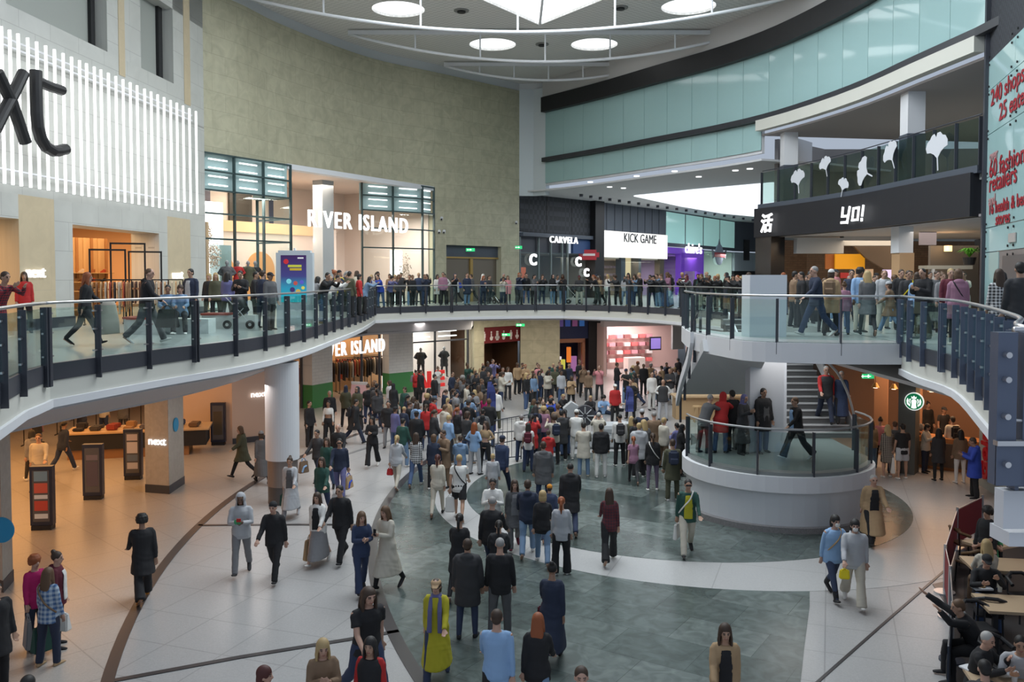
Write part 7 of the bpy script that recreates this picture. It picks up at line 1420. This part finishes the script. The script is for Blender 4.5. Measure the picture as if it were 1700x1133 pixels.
# ---- upper floor, placed by depth
UROWS = '''U|-6|17.6|70|1.7|lean|m|1|short:b|shirt:3|jeans:K|k||person in red and black plaid shirt leaning on the rail at the left frame edge
U|140|19.6|110|1.68|walk1|f|0|long:r|jumper:k|slim:K|k||ginger haired woman in black top carrying a beige coat along the left gallery
U|243|20.2|100|1.78|walk2|m|0|crop:B|hoodie:k|trousers:G|w||man in black hooded top with black bag walking along the left gallery
U|317|25.5|-20|1.78|stand|m|1|short:k|jacket:n+tee:l|trousers:k|k||man in open navy jacket standing behind the seated couple
U|347|30|0|1.66|stand|f|0|bob:y|jacket:k|trousers:k|k||blond woman in black by the edge of the shop window
U|358|29|20|1.68|stand|f|0|long:y|jacket:o|trousers:k|k||long blond haired woman in olive jacket by the shop window
U|377|28|170|1.7|stand|f|1|long:k|jacket:P|trousers:k|k||person in purple jacket in front of the shop window
U|400|27|0|1.74|phone|m|1|short:k|hoodie:k|jeans:d|w||man in black hooded top with pale chest print and jeans
U|424|28|90|1.72|stand|m|1|short:k|jacket:k|trousers:k|k||person in black between black hoodie and the white kiosk
U|436|26.5|150|1.74|stand|m|0|short:b|jacket:n|trousers:n|k||person in navy touching the left side of the white kiosk
U|448|25.5|60|1.68|stand|m|2|cap:k|hoodie:G|trousers:K|k||person in grey hooded top and face mask close to the kiosk
U|535|29|60|1.74|lean|m|1|short:k|hoodie:k|jeans:d|k||man in black leaning on the rail right of the kiosk
U|551|31|80|1.66|lean|f|1|short:k|jacket:w|trousers:k|k||person in white jacket leaning on the rail right of the kiosk
U|563|34|60|1.8|stand|m|1|beanie:k|jacket:Y+gilet:n|trousers:n|k||man in navy and yellow jacket standing tallest right of the kiosk
U|580|33.5|150|1.76|stand|m|1|short:k|jacket:o|trousers:k|k||person in olive jacket seen from behind at the left gallery rail
U|596|35|100|1.66|stand|f|1|bob:k|jacket:r|trousers:k|k||person in red jacket at the left gallery rail
U|605|36.5|90|1.6|lean|f|1|long:k|jacket:j|trousers:k|k||girl in pale denim jacket leaning at the left gallery rail
U|632|44.2|-30|1.7|lean|m|1|short:k|jacket:b|jeans:d|k||person in bright blue jacket at the corner of the far rail
U|617|44|0|1.66|phone|f|0|bob:y|jacket:l|jeans:j|k||person in light grey left of the bright blue jacket
U|647|46|0|1.7|stand|f|1|bob:b|jacket:T|trousers:k|k||person in brown jacket right of the bright blue jacket
U|656|46.5|20|1.66|stand|f|0|long:y|jacket:c|trousers:k|k||fair haired person in cream right of the brown jacket on the far rail
U|666|48|0|1.78|stand|m|1|beanie:o|jacket:K|trousers:k|k||person in olive hat and charcoal jacket at the far rail
U|682|46.6|-10|1.72|lean|m|1|short:k|jacket:k|jeans:s|w||man in black jacket and light blue jeans at the far rail
U|695|47.2|20|1.76|stand|m|1|short:y|jacket:N|trousers:G|k||man in dark blue jacket beside the light blue jeans at the far rail
U|709|47.8|-20|1.7|phone|f|1|long:b|jacket:k+tee:w|slim:k|w||woman in black over white at the far rail below the marble wall
U|726|48.5|30|1.68|stand|f|1|long:k|coat:w|slim:k|w||woman in white coat at the far rail
U|738|48.8|10|1.72|hips|m|1|bob:k|shirt:w|trousers:k|k||person in white shirt with dark arms by the doors
U|759|50|-70|1.5|walk1|m|0|short:k|hoodie:l|slim:k|w|bb|child in grey hooded top with blue backpack walking left
U|784|50.5|-100|1.74|walk2|m|1|short:b|jacket:G|trousers:K|k||man in dark grey walking left in front of the bronze doors
U|802|51|60|1.7|stand|f|1|hood:w|hoodie:w|trousers:G|k||person in white hood pushing a pushchair
U|836|51|40|1.76|stand|m|0|grey_short:g|jacket:n|trousers:n|k||grey haired man in navy right of the pushchair
U|843|50.4|10|1.62|stand|f|0|long:B|coat:p|slim:k|k||girl in pink coat beside the grey haired man in navy
U|1356|22.6|-85|1.82|walk1|m|0|grey_short:g|jacket:n|jeans:D|w||grey haired man in navy jacket and white trainers striding left on the bridge
U|1380|23|150|1.74|stand|f|0|beanie:w|parka:t|trousers:k|k|bT|person in white hat with khaki fur collared backpack on the bridge
U|1369|24.5|140|1.5|stand|f|0|long:B|hoodie:7|slim:k|k||girl in brown and white striped top behind the striding man
U|1402|23.4|160|1.4|stand|f|0|bun:B|jacket:v|jeans:d|k||child in mauve with blue jeans on the bridge
U|1414|26|-20|1.76|stand|m|1|short:k|jacket:n|jeans:d|k||man in navy facing the bridge behind the children
U|1428|24.4|10|1.8|stand|m|3|curly:k|jacket:s+tee:w|slim:c|k||dark skinned man in light blue and white jacket on the bridge
U|1441|22.8|170|1.74|walk2|f|0|long:y|coat:G|slim:K|k||long blond haired woman in dark grey jacket on the bridge
U|1467|26|0|1.74|stand|m|0|crop:B|hoodie:l|trousers:c|k||man in light grey hooded top facing forward on the bridge
U|1479|23.8|-120|1.45|walk1|f|0|beanie:l|coat:T|jeans:j|w||child in grey hat and brown coat bending left on the bridge
U|1496|25.5|0|1.76|stand|m|0|short:b|parka:k|trousers:k|k||man in black parka facing forward on the bridge
U|1508|24|0|1.72|stand|m|1|short:b|jacket:K|trousers:K|k|xY|person with yellow strap at the bridge corner post
U|1523|22.6|150|1.66|stand|f|1|bob:b|shirt:s|jeans:d|k||person in light blue shirt at the corner post of the bridge
U|1534|21.8|-60|1.76|phone|m|1|crop:k|parka:k|trousers:o|k||man in black parka with arm raised near the corner post
U|1555|25.5|10|1.72|stand|m|0|short:b|jacket:G|trousers:k|k||man in dark grey by the restaurant post
U|1565|24|0|1.66|stand|f|0|bun:B|jacket:g|trousers:k|k||woman in grey left of the fair haired boy
U|1578|22.6|-10|1.76|stand|m|0|short:y|jacket:m|trousers:k|k||fair haired young man behind the mauve parka
U|1591|19.8|165|1.72|stand|f|0|bob:B|parka:v|slim:k|c|xk|woman in mauve pink parka with grey hood seen from behind
U|1659|17.6|172|1.7|stand|f|1|long:b|shirt:1|slim:k|w||woman in black and white checked shirt in front of the lift
U|1694|15.2|170|1.8|stand|m|1|short:k|jacket:K+shirt:w|jeans:D|w||person in charcoal and white cut by the right frame edge, upper floor
U|1319|27|90|1.72|stand|m|1|short:k|jacket:T|trousers:k|k||man in brown behind the white block on the bridge
U|1331|26.5|-90|1.7|stand|m|1|short:k|jacket:k|trousers:k|k||man in black beside the white block on the bridge
U|1344|29|0|1.7|stand|f|1|bun:k|jacket:k|trousers:k|k||person in black far behind the striding man
U|1544|31|0|1.72|stand|m|1|short:k|jacket:k|trousers:k|k||person in black in front of the restaurant shelf
U|1455|33|0|1.7|stand|m|1|cap:k|tee:k|trousers:k|k||restaurant worker in black behind the blond woman
U|40|24|30|1.68|stand|f|1|long:b|jacket:r|trousers:k|k||person in red jacket inside the upper left shop'''
for r in UROWS.split('\n'): addrow(r)
o = who('striding left'); o.scale = [v*1.02 for v in o.scale]
bag(who('black bag walking'), 'large black sports bag carried by the man on the left gallery', 0, (.5, .26, .42), 'k', 'sports_bag', .2)
c_ = who('ginger haired woman in black top'); K_ = next(k for p, k in PEOPLE if p is c_); hp = hand_pos(c_, K_, 1); t = thing('carried_coat', 'beige coat hanging over the arm of the ginger haired woman', 'coat', hp+Vector((0, 0, .1)), .4); bm = BM(); loft(bm, [(Vector((0, 0, .06)), .13, .05), (Vector((.01, 0, -.1)), .17, .06), (Vector((.03, .02, -.45)), .21, .07), (Vector((.05, .02, -.75)), .2, .06)], 14); obj('cloth', bm, cm('c'), t, smooth=True)
for px, r in ((279, 'U|0|0|20|1.7|sit|m|2|short:k|jacket:j|trousers:G|w||person in pale denim jacket sitting on the red bench, left of the pair'), (300, 'U|0|0|15|1.7|sit|f|0|bob:b|jacket:j|trousers:K|w||woman in pale blue denim jacket sitting on the red bench, right of the pair')):
    o = addrow(r); q = D(px, 500, 23.9); o.location = (q.x, q.y, UP); bnq = q
bn.location = (bnq.x-1.5, 23.75, UP)
# mannequins in the shop windows
gsk = mat('mannequin_grey', (.25, .25, .26), .4)
def mannequin(px, py, Y, z, row, label):
    o = addrow(row % label); q = D(px, py, Y); o.location = (q.x, q.y, z); o['category'] = 'mannequin'; o.name = 'mannequin'; PEOPLE.pop()
    for i in range(3): o.material_slots[i].material = gsk
MR = 'U|0|0|20|1.78|hips|%s|0||%s|%s|k||%s'
for a in ((377, 38.4, 5.35, 'm', 'puffer:G', 'slim:G', 'grey clothed mannequin raised in the upper shop window, leftmost'), (395, 38.8, 5.35, 'f', 'jacket:r', 'slim:r', 'red clothed mannequin raised in the upper shop window'), (412, 39.2, 5.35, 'm', 'parka:o', 'trousers:K', 'olive clothed mannequin raised in the upper shop window, beside the red one'), (424, 39.6, 5.35, 'f', 'coat:k', 'slim:k', 'black clothed mannequin in the upper shop window, nearest the kiosk'),
          (698, 50.2, .55, 'm', 'puffer:K', 'trousers:k', 'dark mannequin in the bright ground floor window, left one'), (737, 51, .55, 'f', 'parka:k', 'slim:k', 'dark mannequin in the bright ground floor window, right one')):
    mannequin(a[0], 460, a[1], a[2], MR % (a[3], a[4], a[5], '%s'), a[6]); q = D(a[0], 460, a[1]); fl_ = UP if a[2] > 3 else 0; pb = thing('display_plinth', 'white plinth under the '+a[6].replace(' raised', '').replace('clothed ', ''), 'plinth', (q.x, q.y, fl_)); obj('block', box(BM(), -.25, -.25, 0, .25, .25, a[2]-fl_-.002), cwht, pb)
# pushchairs
def pushchair(loc, rz, label, z=UP):
    t = thing('pushchair', label, 'pushchair', (loc[0], loc[1], z), rz); bm = BM(); loft(bm, [(Vector((0, .1, .45)), .16, .14), (Vector((0, -.02, .55)), .2, .2), (Vector((0, .1, .8)), .2, .2), (Vector((0, .22, .98)), .17, .12)], 12); obj('seat', bm, black, t, smooth=True)
    for x in (-.24, .24):
        for y in (-.3, .38): w_ = obj('wheel', cyl(BM(), (x-.02, y, .13), (x+.02, y, .13), .13, 18), mat('tyre', (.02, .02, .02), .7), t); obj('hub', cyl(BM(), (x-.025, y, .13), (x+.025, y, .13), .05, 10), chrome, w_)
    bm = BM()
    for x in (-.23, .23): tube(bm, [(x, -.3, .13), (x*.9, 0, .5), (x*.9, .5, 1.02)], .014, 6); tube(bm, [(x, .38, .13), (x*.9, -.1, .62)], .014, 6)
    tube(bm, [(-.2, .5, 1.02), (.2, .5, 1.02)], .02, 6); obj('frame', bm, chrome, t); return t
q = D(817, 500, 50.4); pushchair(q, R(60), 'black pushchair pushed by the person in white hood'); q = D(402, 500, 26.2); pushchair(q, R(90), 'dark pushchair in front of the shop window on the left gallery')
q = D(955, 500, 50.5); pushchair(q, R(80), 'pushchair behind the far rail below the round C emblems')
# ---- seated at the cafe
def seat(px, py, h, z, r):
    o = addrow(r); p = G(px, py, z); o.location = (p.x, p.y, 0); return o
CR = 'U|0|10|%s|1.74|%s|%s|%s|%s|%s|%s|k||%s'
seat(1643, 868, 0, 1.3, CR % ('-35', 'eat', 'm', '0', 'short:b', 'tee:E', 'jeans:D', 'man in green t-shirt eating at the farthest oak table'))
seat(1640, 905, 0, 1.28, CR % ('170', 'sit', 'f', '0', 'long:y', 'jumper:c', 'trousers:T', 'blond woman in cream top seen from behind at the farthest oak table'))
seat(1635, 922, 0, 1.3, CR % ('-15', 'eat', 'm', '0', 'cap:k', 'hoodie:k', 'jeans:d', 'person in black cap, glasses and black hooded top eating at the middle table'))
seat(1625, 1008, 0, 1.2, CR % ('-100', 'stretch', 'm', '1', 'short:B', 'jacket:k', 'trousers:k', 'person in black stretching an arm over the barrier'))
seat(1622, 1050, 0, 1.3, CR % ('35', 'eat', 'f', '0', 'grey_short:w', 'jacket:k', 'trousers:k', 'grey haired person in black at the left of the nearest table'))
seat(1693, 1056, 0, 1.3, CR % ('-25', 'eat', 'm', '1', 'short:k', 'jumper:l', 'trousers:K', 'dark haired man in grey jumper at the right of the nearest table'))
seat(1638, 1106, 0, 1.32, CR % ('170', 'sit', 'm', '0', 'short:k', 'jacket:K', 'trousers:k', 'grey black haired head seen from behind at the bottom right'))
# ---- the rest of the crowd, described from what each one wears and where they stand
rc = random.Random(11)
def pick(w): return rc.choices([a for a, b in w], [b for a, b in w])[0]
TW = [('jacket', 5), ('puffer', 3), ('hoodie', 4), ('coat', 2), ('parka', 1), ('jumper', 2), ('shirt', 1), ('tee', 1)]
TC = [('k', 16), ('K', 8), ('n', 7), ('G', 5), ('g', 2), ('l', 2), ('w', 2), ('c', 2), ('r', 2), ('o', 2), ('t', 2), ('T', 2), ('e', 2), ('s', 1), ('p', 1), ('P', 1), ('j', 2), ('v', 1)]
BC = [('k', 7), ('K', 3), ('n', 3), ('d', 3), ('D', 3), ('j', 2), ('g', 1), ('c', 1)]
CRN = []; OCC = [(o.location.x, o.location.y, o.location.z) for o, k in PEOPLE]
HD = {'short': 'short', 'crop': 'cropped', 'long': 'long', 'bob': 'bobbed', 'ponytail': 'tied', 'bun': 'pinned', 'curly': 'curly', 'hijab': 'scarf', 'beanie': 'beanie', 'cap': 'cap', 'grey_short': 'short'}
def free(p, d): return all((p.x-a)**2+(p.y-b)**2 > d*d or abs(p.z-c) > 1 for a, b, c in OCC)
def crowd(p, face, zone, poses, hmin=1.58, hmax=1.84):
    sex = rc.choice('mf'); hk = pick([('short', 5), ('crop', 2), ('beanie', 1), ('cap', 1), ('curly', 1)] if sex == 'm' else [('long', 4), ('ponytail', 3), ('bob', 2), ('bun', 2), ('hijab', 1)])
    hc = pick([('k', 5), ('b', 4), ('B', 2), ('y', 2), ('r', 1), ('g', 1)]); hc = rc.choice('kKnm') if hk in ('hijab', 'beanie', 'cap') else hc
    tk, tcx, bc = pick(TW), pick(TC), pick(BC); bk = rc.choice(['jeans', 'trousers', 'slim'] if sex == 'f' else ['jeans', 'trousers']); pose = pick(poses)
    hn = (CN[hc] if hk in ('hijab', 'beanie', 'cap') else HN[hc]); hs = {'hijab': 'headscarf', 'beanie': 'beanie', 'cap': 'cap'}.get(hk, 'hair')
    lab = 'person in %s %s with %s %s' % (CN[tcx], {'tee': 't-shirt', 'hoodie': 'hooded top'}.get(tk, tk), hn, hs)
    o = person(p, face, rc.uniform(hmin, hmax), pose, hk+':'+hc, tk+':'+tcx, bk+':'+bc, lab, shoe=rc.choice('kkkwwKT'), skin=rc.choice((0, 0, 1, 1, 2, 3)), sex=sex, wide=rc.uniform(.95, 1.08), ex=('b'+rc.choice('kkng') if rc.random() < .08 else ''), group=None)
    CRN.append((o, lab, zone, CN[bc])); OCC.append((p.x, p.y, p.z)); return o
def inpoly(x, y, P):
    c = False
    for i in range(len(P)):
        (x1, y1), (x2, y2) = P[i], P[i-1]
        if (y1 > y) != (y2 > y) and x < (x2-x1)*(y-y1)/(y2-y1)+x1: c = not c
    return c
ctr_ = G(975, 690)
def zone(poly, n, name, face, poses, dmin=.5, look=None):
    P = [tuple(G(x, y)[:2]) for x, y in poly]; xs = [p[0] for p in P]; ys = [p[1] for p in P]; k = 0; tries = 0
    while k < n and tries < n*60:
        tries += 1; p = Vector((rc.uniform(min(xs), max(xs)), rc.uniform(min(ys), max(ys)), 0))
        if inpoly(p.x, p.y, P) and free(p, dmin):
            if look: d = look-p; f = math.degrees(math.atan2(d.x, -d.y))+rc.uniform(-30, 30)
            else: f = rc.uniform(*face)
            crowd(p, f, name, poses); k += 1
ST = [('stand', 4), ('phone', 3), ('shift', 2), ('fold', 1), ('pocket', 2), ('film', 1)]; WK = [('walk1', 3), ('walk2', 3), ('walkphone', 1), ('walkhold', 1)]
zone([(640, 755), (700, 700), (800, 690), (845, 712), (800, 775), (700, 800)], 34, 'left of the blue flag', (0, 360), ST, .5, ctr_)
zone([(700, 690), (690, 665), (790, 650), (905, 648), (995, 655), (1000, 672), (935, 690), (850, 680), (800, 700)], 46, 'in the back crowd', (0, 360), ST, .5, ctr_)
zone([(852, 745), (890, 735), (930, 745), (960, 770), (870, 790)], 8, 'in front of the metal barrier', (0, 360), ST, .5, ctr_)
zone([(1015, 655), (1140, 640), (1140, 668), (1090, 680), (1020, 670)], 16, 'below the pink shop', (0, 360), ST+WK, .55)
zone([(1000, 775), (1120, 770), (1135, 800), (1060, 800)], 4, 'right of the grey prop', (0, 360), ST, .5, ctr_)
zone([(560, 705), (640, 690), (680, 700), (640, 730)], 6, 'outside the ground clothes shop', (0, 360), WK+ST, .7)
zone([(14, 850), (60, 790), (120, 760), (110, 790)], 3, 'in the warm left ground shop', (0, 360), WK, .9)
zone([(20, 745), (210, 712), (225, 725), (60, 760)], 5, 'behind the dark clothes counter', (0, 360), ST, .8)
def seated_ring(n):
    for i in range(n):
        p = G(880+i*17+rc.uniform(-3, 3), 694+rc.uniform(-8, 8)-i*.8)
        if free(p, .5): crowd(p, rc.uniform(-30, 60), 'sitting on the ground floor', [('ground', 1)])
seated_ring(9)
def along(line, n, d0, d1, name, lo, hi, face0, poses):
    P = resample(line, .2); N = normals2d(P)
    for k in range(n):
        for _ in range(30):
            i = rc.randrange(int(lo*len(P)), int(hi*len(P))); d = rc.uniform(d0, d1); p = P[i]+N[i]*d; p.z = UP
            if free(p, .42):
                f = math.degrees(math.atan2(-N[i].x, N[i].y)); crowd(p, f+rc.uniform(-35, 35), name, poses); break
LN = [('lean', 4), ('stand', 2), ('phone', 2), ('film', 1)]
along(edgeB, 14, .45, 1.0, 'at the rail below the CARVELA letters', .62, 1, 0, LN)
along(edgeB, 8, .45, 1.2, 'at the far rail below the bronze doors', .05, .6, 0, LN)
along(edgeC, 26, .4, .9, 'at the far right gallery rail', .0, .8, 0, LN)
along(edgeC, 12, 1.2, 3.4, 'behind the rail by the corridor shops', .0, .8, 0, ST+WK)
along(edgeL, 9, .5, 1.3, 'on the left gallery right of the kiosk', .62, .96, 0, LN)
along(edgeR, 4, 1.5, 4.5, 'behind the right gallery rail by the restaurant', .0, .25, 0, ST)
for px, Y in ((1340, 30), (1385, 31), (1425, 30), (1450, 28), (1485, 29), (1512, 28), (1600, 27), (1470, 35), (1410, 34)):
    q = D(px, 460, Y)
    if free(Vector((q.x, q.y, UP)), .5): crowd(Vector((q.x, q.y, UP)), rc.uniform(-60, 60), 'in the queue outside the sushi restaurant', ST)
# unique labels: look first, place next, order last
from collections import defaultdict
def uniq(items, suffix):
    g = defaultdict(list)
    for it in items: g[it['label']].append(it)
    return g
def zl(z, n): return z if len(z.split())+n <= 16 else {'at the far right gallery rail': 'at right rail', 'on the left gallery right of the kiosk': 'right of kiosk', 'behind the rail by the corridor shops': 'behind far rail', 'in the queue outside the sushi restaurant': 'outside sushi restaurant', 'left of the blue flag': 'left of flag', 'at the rail below the CARVELA letters': 'below CARVELA', 'in the warm left ground shop': 'in left shop'}.get(z, ' '.join(z.split()[-4:]))
for o, lab, zn, bcn in CRN: o['label'] = lab+', '+zl(zn, len(lab.split()))
ORD = ['leftmost', 'second from left', 'third from left', 'fourth from left', 'fifth from left', 'sixth from left']
g = defaultdict(list)
for c in CRN: g[c[0]['label']].append(c)
for lab, its in list(g.items()):
    if len(its) > 1:
        for o, l0, zn, bcn in its: l1 = l0.replace('person in ', 'person in ').replace(' with ', ' and %s legwear, ' % bcn); o['label'] = l1+', '+zl(zn, len(l1.split()))
g = defaultdict(list)
for c in CRN: g[c[0]['label']].append(c[0])
for lab, its in g.items():
    if len(its) > 1:
        for i, o in enumerate(sorted(its, key=lambda o: o.location.x/o.location.y)): o['label'] = ORD[i]+' '+' '.join(lab.split()[:13])
bpy.data.scenes.remove(TMP)
bpy.context.view_layer.update()
